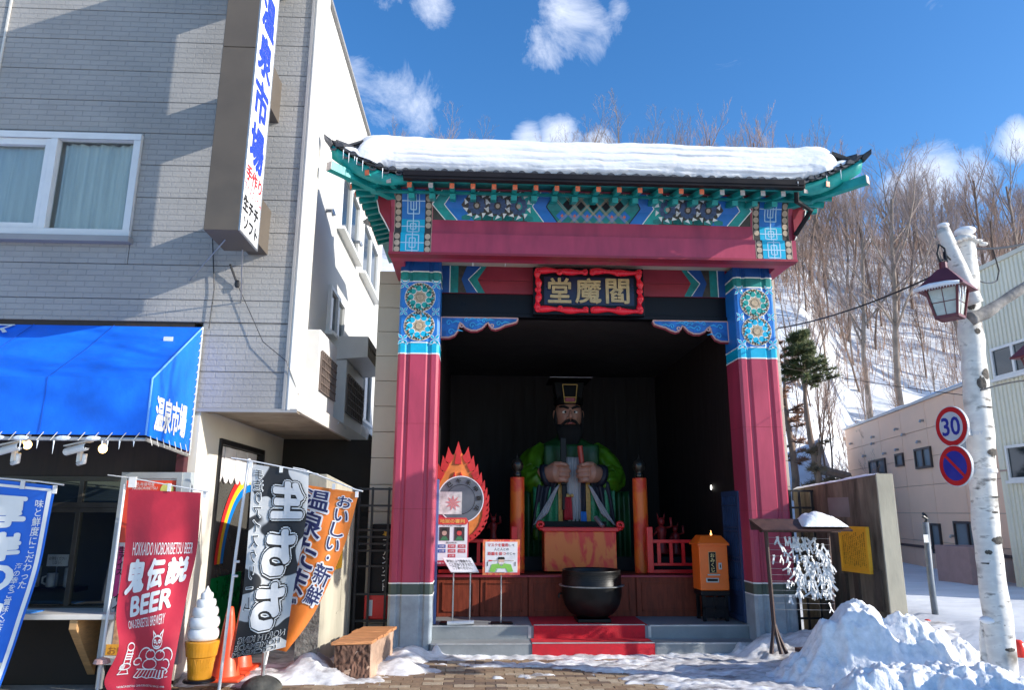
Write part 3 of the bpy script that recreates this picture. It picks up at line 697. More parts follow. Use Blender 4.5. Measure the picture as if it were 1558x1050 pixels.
for x0 in (-1.0, 3.24):
    w, y0, dp = .50, 8.70, .46
    pil = MB().box(x0+.02, x0+w-.02, y0+.05, y0+dp-.01, 0, 4.70).build('pillar', CRIM, hall)
    band(x0, w, y0, dp, .80, 3.475, 'shaft', CRIM, pil)
    band(x0, w, y0, dp, -.03, .655, 'pillar_base', GREY, pil)
    band(x0, w, y0, dp, .655, .668, 'white_line', WHITE, pil, .004)
    band(x0, w, y0, dp, .668, .785, 'dark_band', DKGREEN, pil)
    band(x0, w, y0, dp, .785, .80, 'white_line', WHITE, pil, .004)
    band(x0, w, y0, dp, 1.62, 1.625, 'joint_line', CRIMD, pil, .001); band(x0, w, y0, dp, 2.62, 2.625, 'joint_line', CRIMD, pil, .001)
    band(x0, w, y0, dp, 3.475, 3.49, 'white_line', WHITE, pil, .004)
    band(x0, w, y0, dp, 3.49, 3.615, 'cyan_band', CYAN, pil)
    band(x0, w, y0, dp, 3.615, 3.628, 'white_line', WHITE, pil, .004)
    band(x0, w, y0, dp, 3.628, 4.40, 'blue_field', BLUE, pil, 0, .008)
    band(x0, w, y0, dp, 4.40, 4.415, 'white_line', WHITE, pil, .006)
    band(x0, w, y0, dp, 4.415, 4.53, 'teal_band', TEALD, pil, .004)
    band(x0, w, y0, dp, 4.53, 4.545, 'white_line', WHITE, pil, .006)
    band(x0, w, y0, dp, 4.545, 4.68, 'blue_band', M('dusky blue paint', (.006,.07,.26), .4, .12, 5), pil, .004)
    cx = x0+w/2
    flower(pil, cx, 4.20, y0-.004, .185, TEAL); flower(pil, cx, 3.83, y0-.004, .185, CYAN)
    m = MB(); q = MB()
    for (lx, lz, s) in ((x0+.052, 4.015, .048), (x0+w-.052, 4.015, .048), (x0+.055, 3.66, .06), (x0+w-.055, 3.66, .06), (x0+.055, 4.37, .055), (x0+w-.055, 4.37, .055)):
        leafx(m, q, lx, lz, y0-.004, s)
    q.build('leaf_outline', WHITE, pil); m.build('leaf', CYAN, pil)

# front beam ring with its painted upper band
FY = 8.20
BPROF = [(4.600, 0.0), (4.858, 0.0), (4.872, .055), (5.050, .055), (5.20, .035), (5.34, -.02), (5.42, -.06)]
def by(z):
    for (za, oa), (zb, ob) in zip(BPROF[:-1], BPROF[1:]):
        if za <= z <= zb: return FY+oa+(ob-oa)*(z-za)/(zb-za)
    return FY+(BPROF[-1][1] if z > 5 else 0)
BX_0, BX_1 = -1.10, 3.86
m = MB(); pr = [(o, z_) for z_, o in BPROF]
m.prism([(BX_0, FY+o, z_) for o, z_ in pr]+[(BX_0, FY+.30, 5.42), (BX_0, FY+.30, 4.60)], (BX_1-BX_0, 0, 0))
beam = m.build('front_beam', CRIM, hall)
m = MB(); m.box(BX_0-.004, BX_1+.004, FY-.008, FY+.14, 4.585, 4.615); m.build('beam_lip', CRIMD, beam)
for (a, b_, sd_) in ((BX_0, BX_0+.15, -1), (BX_1-.15, BX_1, 1)):
    MB().box(a, b_, FY+.30, 9.6 if sd_ < 0 else 9.28, 4.60, 5.30).build('side_beam', CRIM, hall, bevel=.004)
# cream soffit behind the beam, with joints
for i in range(11):
    xa = BX_0+.15+i*(BX_1-BX_0-.30)/11; xb = xa+(BX_1-BX_0-.30)/11
    MB().box(xa+.002, xb-.002, FY+.30, 9.1, 4.735, 4.76).build('soffit_panel', CREAM, hall)
# scroll ends of the beam
for sd_, xx in ((-1, BX_0), (1, BX_1)):
    pts = [(0, 4.88), (.0, 5.40), (.16, 5.40), (.165, 5.27), (.13, 5.12), (.05, 4.98)]
    MB().prism([(xx+sd_*a, FY+.02, b_) for a, b_ in pts], (0, .16, 0)).build('beam_scroll', CRIMD, hall, bevel=.004)
    e = [(.165, 5.27), (.13, 5.12), (.05, 4.98), (.0, 4.88)]
    MB().tube([(xx+sd_*(a+.004), FY+.016, b_) for a, b_ in e], .007, 6).build('scroll_edge', WHITE, hall)
# --- painted decoration laid on the beam
def bpoly(m, pts, off):
    zs = [p[1] for p in pts]; cuts = [z_ for z_, _ in BPROF if min(zs) < z_ < max(zs)]
    polys = [pts]
    for cz in cuts:
        new = []
        for pg in polys:
            lo, hi = [], []
            for i in range(len(pg)):
                a, b_ = pg[i], pg[(i+1) % len(pg)]
                if a[1] <= cz: lo.append(a)
                if a[1] >= cz: hi.append(a)
                if (a[1]-cz)*(b_[1]-cz) < 0:
                    t_ = (cz-a[1])/(b_[1]-a[1]); q = (a[0]+(b_[0]-a[0])*t_, cz); lo.append(q); hi.append(q)
            for g_ in (lo, hi):
                if len(g_) > 2: new.append(g_)
        polys = new
    for pg in polys:
        cz = sum(p[1] for p in pg)/len(pg)
        # offset each point along its segment's plane
        def yy(z_):
            for (za, oa), (zb, ob) in zip(BPROF[:-1], BPROF[1:]):
                if za <= cz <= zb: return FY+oa+(ob-oa)*(z_-za)/(zb-za)
            return FY
        m.poly([(x, yy(z_)-off, z_) for x, z_ in pg])
def brect(m, x0, x1, z0, z1, off): bpoly(m, [(x0, z0), (x1, z0), (x1, z1), (x0, z1)], off)
def bline(m, a, b_, w, off):
    a, b_ = Vector((a[0], 0, a[1])), Vector((b_[0], 0, b_[1])); d = (b_-a).normalized(); n_ = Vector((-d.z, 0, d.x))*w/2
    bpoly(m, [((a-n_).x, (a-n_).z), ((b_-n_).x, (b_-n_).z), ((b_+n_).x, (b_+n_).z), ((a+n_).x, (a+n_).z)], off)
LBLUE = M('pale blue line paint', (.42,.62,.78), .5, .05)
for sx0 in (-.965, 3.44):
    xa, xb = sx0, sx0+.28; xc = (xa+xb)/2
    m = MB(); brect(m, xa-.085, xb+.085, 4.602, 5.40, .0025); m.build('dot_ground', FLD, beam)
    m = MB(); brect(m, xa-.087, xa-.081, 4.602, 5.40, .003); brect(m, xb+.081, xb+.087, 4.602, 5.40, .003); m.build('edge_line', TAN, beam)
    m = MB(); brect(m, xa, xb, 4.602, 5.05, .004); m.build('strap_cyan', CYAN, beam)
    m = MB(); brect(m, xa, xb, 5.05, 5.40, .004); m.build('strap_blue', BLUE, beam)
    m = MB(); zc_ = 4.645
    for k in range(9):
        for xx in (xa-.042, xb+.042):
            if abs(zc_-4.865) > .03: bpoly(m, [(xx+.034*cos(2*pi*i/14), zc_+.037*sin(2*pi*i/14)) for i in range(14)], .006)
        zc_ += .082
    m.build('dot', TAN, beam)
    m = MB(); w_ = .012
    def rect_line(cx, z0, z1, hw):
        bline(m, (cx-hw, z0), (cx+hw, z0), w_, .006); bline(m, (cx-hw, z1), (cx+hw, z1), w_, .006)
        bline(m, (cx-hw, z0), (cx-hw, z1), w_, .006); bline(m, (cx+hw, z0), (cx+hw, z1), w_, .006)
    rect_line(xc, 4.63, 4.83, .075); rect_line(xc, 4.67, 4.79, .035); bline(m, (xa, 4.73), (xb, 4.73), w_, .0065)
    rect_line(xc, 4.89, 5.03, .07); rect_line(xc, 4.925, 4.995, .033); bline(m, (xa, 4.96), (xb, 4.96), w_, .0065)
    rect_line(xc, 5.12, 5.38, .07); rect_line(xc, 5.17, 5.37, .033); bline(m, (xa, 5.27), (xb, 5.27), w_, .0065)
    bline(m, (xc, 4.602), (xc, 5.40), w_, .007)
    m.build('meander_line', LBLUE, beam)
NAVB = M('navy petal paint', (.05,.09,.19), .45, .3, 20)
GOLDL = M('gilt line paint', (.45,.36,.24), .45, .15)
for s_x in (1, -1):
    X = lambda x: CX+s_x*(x-CX)
    def pp(m, pts, off): bpoly(m, [(X(a), b_) for a, b_ in (pts if s_x > 0 else pts[::-1])], off)
    def ll(m, a, b_, w_, off): bline(m, (X(a[0]), a[1]), (X(b_[0]), b_[1]), w_, off)
    zl, zm, zh = 5.052, 5.24, 5.40
    m = MB(); pp(m, [(-.59, zl), (CX, zl), (CX, zh), (-.59, zh)], .0025); m.build('band_ground', FLD, beam)
    def chev(x0, x1, tip, mat, name, off):      # pointed field whose left and right sides bend at mid height
        m = MB(); pp(m, [(x0+.16, zl), (x1+.16, zl), (x1, zm), (x1+.12, zh), (x0+.12, zh), (x0, zm)], off); m.build(name, mat, beam)
    chev(-.60, -.46, 0, TEAL, 'chevron_teal', .0035); chev(-.46, -.25, 0, BLUE, 'chevron_blue', .0035)
    m = MB()
    for xx in (-.60, -.455): ll(m, (xx, zm), (xx+.16, zl), .011, .0045); ll(m, (xx, zm), (xx+.12, zh), .011, .0045)
    # right-hand end of flower field
    pts = [(.56, zl), (.76, zl), (.62, zm), (.72, zh), (.52, zh), (.42, zm)]
    m2 = MB(); pp(m2, pts, .0035); m2.build('chevron_teal', TEAL, beam)
    m2 = MB(); pp(m2, [(.76, zl), (.93, zl), (.79, zm), (.89, zh), (.72, zh), (.62, zm)], .0035); m2.build('chevron_blue', BLUE, beam)
    ll(m, (.62, zm), (.76, zl), .011, .0045); ll(m, (.62, zm), (.72, zh), .011, .0045)
    m.build('white_line', WHITE, beam)
    m = MB(); ll(m, (.79, zm), (.93, zl), .012, .0045); ll(m, (.79, zm), (.89, zh), .012, .0045); m.build('dark_line', MATTE, beam)
    # three flower heads
    mb_, mw, mt_, mc = MB(), MB(), MB(), MB()
    for k in range(3):
        fx, fz = -.06+k*.255, 5.235
        for i in range(9):
            a = 2*pi*i/9; c_ = (fx+.075*cos(a), fz+.075*sin(a))
            pp(mb_, [(c_[0]+.034*cos(2*pi*j/8), c_[1]+.034*sin(2*pi*j/8)) for j in range(8)], .005)
        for i in range(10):
            a = 2*pi*i/10+.3; c_ = (fx+.128*cos(a), fz+.125*sin(a))
            if c_[1] > zl+.01: pp(mw, [(c_[0]+.04*cos(a+1.3), max(zl, c_[1]+.04*sin(a+1.3))), (c_[0]+.048*cos(a-.6), max(zl, c_[1]+.048*sin(a-.6))), (c_[0]-.02*cos(a), max(zl, c_[1]-.02*sin(a)))], .0055)
        pp(mc, [(fx+.026*cos(2*pi*j/10), fz+.026*sin(2*pi*j/10)) for j in range(10)], .006)
        for dx in (-.127, 0.0, .127):
            for q in (-1, 1): pp(mt_, [(fx+dx, zl+.004), (fx+dx+q*.055, zl+.012), (fx+dx+q*.055, zl+.052), (fx+dx, zl+.075)], .0052)
    mt_.build('small_leaf', TEALD, beam); mb_.build('petal', NAVB, beam); mw.build('petal_tip', WHITE, beam); mc.build('flower_centre', TAN, beam)
    # central diamond lattice, half of it
    m = MB(); pp(m, [(.93, zl), (CX, zl), (CX, zh), (.89, zh), (.79, zm)], .003); m.build('lattice_ground', TEALD, beam)
    mbl, mbk, mgl, mrd = MB(), MB(), MB(), MB()
    def dia(m, cx, cz, r, off): pp(m, [(cx-r, cz), (cx, max(zl, cz-r)) if cz-r > zl else (cx-(r-(cz-zl)) if False else cx, zl), (cx+r, cz), (cx, min(zh, cz+r))], off)
    for k in range(4):
        cx = 1.37-k*.155
        if cx-.07 > .86: dia(mbk, cx, 5.27, .07, .004)
        cx2 = cx-.0775
        if cx2 > .9: dia(mbl, cx2, 5.135, .075, .004)
    for k in range(-1, 7):
        xx = CX+.155*.5-k*.155
        for dd in (1, -1):
            a = (xx-dd*.04, zl); b_ = (a[0]+dd*(zh-zl), zh)
            lo, hi = sorted((a[0], b_[0]))
            if lo > .80 and hi < CX+.001:
                for o_ in (-.012, .012): ll(mgl, (a[0]+o_, a[1]), (b_[0]+o_, b_[1]), .006, .0058)
            elif hi > CX and lo < CX:
                t_ = abs(CX-a[0])/(zh-zl)
                if dd*(CX-a[0]) > 0 and a[0] < CX:
                    for o_ in (-.012, .012): ll(mgl, (a[0]+o_, a[1]), (CX+o_*.5, zl+(zh-zl)*t_), .006, .0058)
                elif b_[0] < CX:
                    for o_ in (-.012, .012): ll(mgl, (CX+o_*.5, zl+(zh-zl)*t_), (b_[0]+o_, b_[1]), .006, .0058)
    for k in range(4):
        cx2 = 1.37-.0775-k*.155
        if cx2 > .92: pp(mrd, [(cx2-.018, 5.135), (cx2, 5.115), (cx2+.02, 5.13), (cx2+.008, 5.16)], .0062)
    mbk.build('black_lozenge', BLACK, beam); mbl.build('blue_lozenge', BLUE, beam); mgl.build('lattice_line', GOLDL, beam); mrd.build('red_motif', M('coral paint', (.7,.16,.1), .5, .05), beam)

# --- second beam, black lintel, cloud brackets
SY = 9.02
m = MB(); m.box(-.52, 3.27, SY, SY+.12, 4.365, 4.54); m.build('second_beam', CRIMD, hall, bevel=.003)
m = MB(); m.box(-.52, 3.27, SY, SY+.12, 4.544, 4.734); m.build('second_beam', CRIMD, hall, bevel=.003)
for s_x in (1, -1):
    X = lambda x: CX+s_x*(x-CX)
    def q(pts, name, mat, off):
        MB().poly([(X(a), SY-off, b_) for a, b_ in pts]).build(name, mat, hall)
    za, zb = 4.366, 4.733; zm = (za+zb)/2
    DB = MATS['dusky blue paint']
    q([(-.50, za), (-.30, za), (-.30, zb), (-.50, zb)], 'blue_field', DB, .002)
    q([(-.395, za), (-.29, za), (-.29, zb), (-.395, zb)], 'teal_field', TEALD, .004)
    q([(-.405, za), (-.393, za), (-.393, zb), (-.405, zb)], 'white_line', WHITE, .005)
    q([(-.29, za), (.06, za), (-.04, zm), (.08, zb), (-.29, zb)], 'teal_field', TEALD, .002)
    q([(-.29, za), (-.04, za), (-.16, zm), (.0, zb), (-.29, zb)], 'blue_field', DB, .004)
    q([(-.29, za), (-.18, za), (-.25, zm), (-.18, zb), (-.29, zb)], 'dark_field', FLD, .006)
    MB().tube([(X(-.04), SY-.006, za+.01), (X(-.16), SY-.006, zm), (X(.0), SY-.006, zb-.012)], .006, 5).build('white_line', WHITE, hall)
m = MB(); m.box(-.53, 3.27, SY+.03, SY+.13, 4.05, 4.365); m.box(-.53, 3.27, SY+.005, SY+.03, 4.05, 4.10); m.build('black_lintel', BLACK, hall, bevel=.004)
PINKB = M('pale pink edging', (.62,.38,.34), .5, .1)
CLB = M('cloud blue paint', (.015,.15,.48), .4, .35, 9); CLL = M('cloud light blue paint', (.05,.45,.80), .4, .2, 9)
for s_x in (1, -1):
    X = lambda x: CX+s_x*(x-CX)
    out_ = [(-.50, 4.03), (.49, 4.03)]
    crv = [(.49, 4.03), (.47, 3.985), (.40, 3.96), (.32, 3.94), (.26, 3.905), (.20, 3.885), (.155, 3.895), (.125, 3.93), (.105, 3.97), (.08, 3.955), (.03, 3.90), (-.04, 3.865), (-.12, 3.865), (-.185, 3.895), (-.23, 3.945), (-.255, 3.965), (-.27, 3.93), (-.285, 3.86), (-.325, 3.80), (-.39, 3.77), (-.50, 3.765)]
    body = out_+crv[1:]
    br_ = MB().prism([(X(a), SY-.0, b_) for a, b_ in body], (0, .05, 0)).build('cloud_bracket', CLB, hall)
    MB().tube([(X(a), SY-.002, b_) for a, b_ in crv], .011, 6).build('bracket_edge', PINKB, br_)
    MB().tube([(X(-.495), SY-.002, 4.035), (X(.49), SY-.002, 4.035)], .009, 6).build('bracket_edge', PINKB, br_)
    MB().tube([(X(-.50), SY-.002, 3.765), (X(-.50), SY-.002, 4.035)], .009, 6).build('bracket_edge', PINKB, br_)
    MB().tube([(X(a), SY+.03, b_-.012) for a, b_ in crv], .014, 6).build('bracket_back_edge', CRIMD, br_)  # dark crimson rim set back behind the pink edging
    m = MB()
    for (sx_, sz_, r) in ((-.37, 3.84, .045), (-.40, 3.96, .04), (-.10, 3.93, .045), (-.18, 4.0, .03), (.05, 3.99, .03), (.24, 3.96, .035), (-.02, 4.0, .025)):
        pts = [(X(sx_+r*(1-t/14)*cos(t*.62)), SY-.004, sz_+r*(1-t/14)*sin(t*.62)) for t in range(12)]; m.tube(pts, .007, 5)
        m.tube([(X(sx_+r), SY-.004, sz_), (X(sx_+r+.05), SY-.004, sz_+.025), (X(sx_+r+.11), SY-.004, sz_+.01)], [.006, .012, .003], 5)
    m.build('cloud_scroll', CLL, br_)
    m = MB(); 
    for (sx_, sz_) in ((.155, 3.93), (-.235, 3.925)): m.ring((X(sx_), SY-.006, sz_), .012, .028, 14)
    m.build('curl', PINKB, br_)

# --- rafters
ROR = M('orange rafter end', (.75,.16,.06), .5, .2, 20); RGY = M('worn grey rafter end', (.45,.40,.36), .6, .2, 20)
RZ = lambda x: .34*max(0, (abs(x-CX)-2.25)/.85)**2
ends = [624.7,658.9,690.8,722,753.7,785.5,817.4,849,881,912.3,943.5,974.7,1005.6,1036.8,1067.7,1098.6,1128.7,1159,1193.4]
n_ = len(ends); xs = [(-.83+i*(3.53+.83)/(n_-1)) for i in range(n_)]
for i, x in enumerate(xs):
    rf = MB().beam((x, 7.715, 5.248), (x, 8.5, 5.46), .052, .062).build('rafter', TEAL, hall)
    MB().box(x-.026, x+.026, 7.700, 7.7055, 5.213, 5.276).build('rafter_end', RGY if i in (1, 15, 16, 17, 18) else ROR, rf)
    MB().beam((x+.0, 7.96, 5.232), (x, 8.5, 5.385), .068, .062).build('lower_rafter', TEAL, hall)
MB().beam((-1.25, 7.985, 5.285), (3.99, 7.985, 5.285), .05, .022).build('rafter_board', TEALD, hall)
for (a, b_) in (((-1.25, 7.985, 5.305), (-1.62, 7.95, 5.42)), ((3.99, 7.985, 5.305), (4.36, 7.95, 5.42))):
    MB().beam(a, b_, .05, .022).build('rafter_board', TEALD, hall)
m = MB(); m.grid(lambda u, v: (-1.3+5.34*u, 7.74+.9*v, 5.325+.24*v), 10, 4); m.build('eave_boarding', TEALD, hall, solid=.012)
# corner fans and side eaves
def eave_x(y): return .0 if y > 9.2 else .28*((9.2-y)/1.6)**2          # how far the side eave splays out near the corner
for s_x in (-1, 1):
    S = lambda x: CX+s_x*x                                            # x measured outward from the centre line
    hub = Vector((S(2.15), 8.75, 5.50))
    # fan rafters on the front corner
    for j, (xo, yo, zo, hx) in enumerate(((2.44, 7.72, 5.30, 2.30), (2.68, 7.66, 5.36, 2.34), (3.08, 7.52, 5.36, 2.15))):
        e = Vector((S(xo), yo, zo)); b_ = Vector((S(hx), 8.6, 5.46)) if j < 2 else Vector((S(2.2), 8.5, 5.32))
        wd, hh = (.052, .062) if j < 2 else (.085, .10)
        rf = MB().beam(e, b_, wd, hh).build('rafter' if j < 2 else 'corner_rafter', TEAL, hall)
        d = (e-b_).normalized(); MB().beam(e+d*.001, e+d*.007, wd, hh).build('rafter_end', ROR if j == 1 else RGY, rf)
    for j, (xo, yo, zo) in enumerate(((2.62, 7.93, 5.36), (2.78, 7.98, 5.38))):
        MB().beam((S(xo), yo, zo), (S(2.2), 8.6, 5.42), .06, .06).build('lower_rafter', TEAL, hall)
    # side rafters marching back
    for j in range(12):
        y = 7.88+j*.17; xo = 2.84+eave_x(y)*.6; zo = 5.31+.09*max(0, (9.0-y)/1.2)**2
        e = Vector((S(xo), y, zo)); b_ = Vector((S(2.1), max(y, 8.45), 5.50))
        rf = MB().beam(e, b_, .055, .062).build('rafter', TEAL, hall)
        d = (e-b_).normalized(); MB().beam(e+d*.001, e+d*.006, .055, .062).build('rafter_end', (RGY if j % 3 == 0 else ROR), rf)
        MB().beam(Vector((S(xo-.24), y+.02, zo-.035)), Vector((S(2.05), max(y, 8.5), 5.42)), .066, .06).build('lower_rafter', TEAL, hall)
    m = MB()
    m.grid(lambda u, v: (S(2.02+(.80+eave_x(7.62+3.3*u))*v), 7.62+3.3*u if v < .5 else 7.62+3.3*u, 5.56-(.14)*v+.17*max(0, (9.0-(7.62+3.3*u))/1.35)**2*v), 20, 6)
    m.build('eave_boarding', TEALD, hall, solid=.015)
    MB().box(*sorted((S(1.9), S(2.50))), 9.42, 9.9, 4.74, 5.33).build('bracket_frieze', M('dark brown frieze', (.05,.038,.028), .7, .3), hall)
# --- curved fascia, tiles, gutter
def eave(xo):                                                          # eave line point for outward x (front side)
    t_ = max(0, (abs(xo)-2.2)/.92)
    return Vector((CX+xo, 7.66-.14*t_*t_, 5.355+.33*t_*t_))
m = MB(); m.grid(lambda u, v: eave(-3.08+6.16*u)+Vector((0, .03+.08*v, -.005-(.04+.10*sm(2.1, 2.6, abs(-3.08+6.16*u)))*v)), 80, 2); m.build('fascia', TEAL, hall, solid=.02, smooth=True)
roof = MB()
YR, ZR, XR = 8.72, 5.84, 2.0                                           # ridge line of the shallow hipped roof
def rp(u, v, back):
    xo = -3.08+6.16*u; e = eave(xo); x = xo*(1-v)+max(-XR, min(XR, xo))*v; y = e.y+(YR-e.y)*v; z = e.z+.02+(ZR-e.z)*v
    return Vector((CX+x, 2*YR-y if back else y, z))
for bk in (False, True): roof.grid(lambda u, v: rp(u, v, bk), 80, 8)
def side(s_x):
    def fs(u, v):
        y = 7.54+2*(YR-7.54)*u; q = max(0, abs(y-YR)/1.18-.25)/.75; x0 = 2.86+.22*q*q; z0 = 5.375+.31*q*q
        return Vector((CX+s_x*(x0*(1-v)+XR*v), y*(1-v)+YR*v, z0*(1-v)+ZR*v))
    roof.grid(fs, 24, 8)
side(-1); side(1)
rf_ = roof.build('roof', ROOFT, hall, smooth=True, solid=.03)
# eave tiles
tm = MB()
tm.lathe((0,0,0), [(.0001, -.005), (.040, -.005), (.044, 0), (.044, .012), (.040, .015)], 14); base_cap = tm
def tile_mb(e, d):
    m = MB(); n_ = 8
    x = Vector((d.y, -d.x, 0)).normalized(); 
    # cover tube
    pts0 = [e+x*.042*cos(pi*k/n_)+Vector((0,0,.046*sin(pi*k/n_))) for k in range(n_+1)]
    back = -d*.30+Vector((0,0,.11))
    m.add(pts0+[p+back for p in pts0]+[e], [(k, k+1, n_+2+k, n_+1+k) for k in range(n_)]+[(2*n_+2,)+tuple(range(n_, -1, -1))])
    # drooping pan lip to the right of the cap
    c_ = e+x*.073
    lip = [c_+x*.040*cos(pi*k/6)-Vector((0,0,.034*sin(pi*k/6)))+Vector((0,0,.008))-d*.012 for k in range(7)]
    lip2 = [p+Vector((0,0,-.020 if 0 < k < 6 else -.006)) for k, p in enumerate(lip)]
    m.add(lip+lip2, [(k, k+1, 8+k, 7+k) for k in range(6)])
    m.add(lip+[p+back for p in lip], [(k, k+1, 8+k, 7+k) for k in range(6)])
    return m
k = -2.98
while k < 3.05:
    e = eave(k)+Vector((0, -.035, .012)); tile_mb(e, Vector((0, -1, 0))).build('tile', ROOFT, rf_, solid=.01); k += .1475
for s_x in (-1, 1):
    for j in range(14):
        y = 7.72+j*.155; tt = max(0, (9.0-y)/1.46)**2
        tile_mb(Vector((CX+s_x*(2.87+.24*tt), y, 5.385+.33*tt)), Vector((s_x, 0, 0))).build('tile', ROOFT, rf_, solid=.01)
    # upturned tip and hip ornament
    c_ = eave(s_x*3.06)
    MB().prism([c_+Vector((0,.0,.0)), c_+Vector((s_x*.02, -.02, .05)), c_+Vector((s_x*.10, -.05, .10)), c_+Vector((s_x*.09, -.05, .03)), c_+Vector((s_x*.03, 0, -.04))], (0, .06, 0)).build('tip_tile', ROOFT, rf_, bevel=.006)
    h0 = CX+s_x*2.80
    m = MB()
    for i in range(4): m.ball((h0-s_x*.055*i, 7.74+.02*i, 5.72+.045*i), .055, .05, .036, 10, 8)
    m.ball((h0+s_x*.02, 7.72, 5.66), .045, .05, .07, 10, 8); m.build('hip_ornament', ROOFT, rf_, smooth=True)
    m = MB(); m.tube([c_+Vector((-s_x*.02, .05, .03)), (h0, 7.78, 5.67), (CX+s_x*2.0, 8.7, 5.86)], .05, 8); m.build('hip_ridge', ROOFT, rf_)
GUT = M('black gutter', (.012,.010,.012), .5, .2, 4, spec=.2)
MB().prism([(-.90, 7.62, 5.285), (-.90, 7.61, 5.385), (-.90, 7.70, 5.385), (-.90, 7.70, 5.285)], (4.66, 0, 0)).build('gutter', GUT, hall, bevel=.006)
MB().box(-.90, 3.76, 7.604, 7.61, 5.318, 5.33).build('gutter_bead', GUT, hall)
MB().tube([P(1212, 292, Y=7.70), P(1212, 306, Y=7.74), P(1234, 320, Y=7.95), P(1210, 358, Y=8.15)], .030, 8).build('downpipe', GUT, hall)

# --- snow on the roof
NS = 360
def rs(u, v):
    xo = -2.80+5.60*u
    # profile
    prof = [(0, .035), (-.045, .10), (-.060, .19), (-.045, .29), (-.020, .39), (.03, .46), (.12, .50), (.5, .60), (1.05, .76), (1.6, .62), (2.1, .42), (2.2, .05)]
    t_ = v*(len(prof)-1); i = min(int(t_), len(prof)-2); f_ = t_-i; f_ = f_*f_*(3-2*f_)
    a, b_ = prof[i], prof[i+1]
    dy = a[0]+(b_[0]-a[0])*f_; dz = a[1]+(b_[1]-a[1])*f_
    ed = min(1, (2.80-abs(xo))/.42); ed = max(0, ed)
    lim = sqrt(max(0, 1-(1-ed)**2))
    dz2 = .03+(dz-.03)*lim if dz < .5 else dz*(.45+.55*lim)
    xx = xo*(1-.12*max(0, .25-dz)*0)
    if abs(xo) > 2.35: xx = (abs(xo)-(.30*(1-min(1, dz/.42)))*((abs(xo)-2.35)/.45))*(1 if xo > 0 else -1)
    e = eave(max(-2.8, min(2.8, xx)))
    st = .012*noise.noise(Vector((xo*.5, 3.1, dz*30)))+.005*noise.noise(Vector((xo*3, 1, dz*40)))
    if dz < .45: dy -= st*1.7*max(.0, min(1, (2.6-abs(xo))/.4))+.003*nz(xo*7, dz*18, 2)
    y = e.y+.0+dy+(.05 if v == 0 else 0)
    return Vector((CX+xx, y, e.z+.012+dz2+.028*nz(xo*1.1, y*1.5)+(.006*nz(xo*8, y*8) if dz > .4 else .012*nz(xo*5,0,1)*(1-dz/.45))))
m = MB(); m.grid(rs, NS, 76)
m.build('roof_snow', M('packed roof snow', (.76,.77,.79), .6, .04, 2, bump=.25, bscale=18, stretch=(1,1,2.5)), smooth=True, kind='stuff', clean=False)
for s_x in (-1, 1):
    m = MB()
    def hp(u, v):
        xo = 2.50+.52*u; e = eave(s_x*xo); w_ = sin(pi*min(1, u*1.05+.02))**.6
        a = pi*v; r_ = (.05+.07*w_)*(1-.25*u)
        return Vector((CX+s_x*xo, e.y+.06-.085*cos(a)*w_, e.z+.035+r_*sin(a)*w_+.01*nz(xo*9, v*3, 2)+.04*u*w_))
    m.grid(hp, 26, 12); m.build('roof_corner_snow', SNOW, smooth=True, kind='stuff')
m = MB(); rr = random.Random(5)
for k in range(9):
    xo = rr.choice((-1, 1))*rr.uniform(2.2, 3.0)
    e = eave(xo); m.tube([e+Vector((0,-.05,.0)), e+Vector((0,-.05,-rr.uniform(.05,.14)))], [.0045, .001], 5)
m.build('eave_icicles', MATS['ice'], kind='stuff')

# --- steps, platform, stage
STP = M('grey step paint', (.235,.25,.255), .55, .14, 3, bump=.15, bscale=40)
EDG = M('worn metal nosing', (.5,.5,.49), .4, .15, 8, metal=.4)
MB().box(-.50, 3.24, 8.66, 8.96, -.05, .148).build('step', STP, hall, bevel=.006)
MB().box(-.50, 3.24, 8.96, 9.70, -.05, .296).build('platform', STP, hall, bevel=.006)
for (y, z_) in ((8.66, .148), (8.96, .296)):
    for (a, b_) in ((-.50, .63), (2.05, 3.24)): MB().box(a, b_, y-.004, y+.03, z_-.012, z_+.004).build('nosing', EDG, hall)
for xx in (.615, 2.03): MB().box(xx, xx+.035, 8.955, 8.959, .16, .285).build('joint_strip', EDG, hall)
cpt = T('red_carpet', 'red carpet running down the grey steps in the middle', 'carpet', (1.35, 8.9, .3))
CARP = M('red carpet', (.55,.012,.025), .85, .14, 14, bump=.4, bscale=200)
MB().box(.66, 2.02, 8.952, 9.66, .298, .304).build('upper_carpet', CARP, cpt)
MB().box(.68, 1.99, 8.947, 8.953, .152, .304).build('riser', CARP, cpt)
MB().box(.64, 2.02, 8.652, 8.947, .150, .156).build('lower_carpet', CARP, cpt)
MB().box(.64, 2.03, 8.646, 8.652, -.02, .156).build('riser', CARP, cpt)
m = MB(); m.box(.64, 2.03, 8.642, 8.665, .150, .160); m.box(.68, 1.99, 8.943, 8.966, .300, .308); m.build('nosing', EDG, cpt)
STG = M('red brown varnished panel', (.20,.040,.020), .55, .3, 5, stretch=(6,1,1), spec=.2)
MB().box(-.50, 3.26, 9.72, 13.2, .0, .77).build('stage', STG, hall)
for (a, b_) in ((-.50, .04), (.05, .66), (.67, 2.05), (2.06, 3.26)):
    pn = MB().box(a+.004, b_-.004, 9.69, 9.72, .296, .775).build('stage_panel', STG, hall, bevel=.004)
    m = MB(); t_ = .016; i_ = .07
    m.box(a+i_, b_-i_, 9.676, 9.69, .70, .70+t_); m.box(a+i_, b_-i_, 9.676, 9.69, .36, .36+t_); m.box(a+i_, a+i_+t_, 9.676, 9.69, .36, .70); m.box(b_-i_-t_, b_-i_, 9.676, 9.69, .36, .70); m.build('panel_moulding', STG, pn)
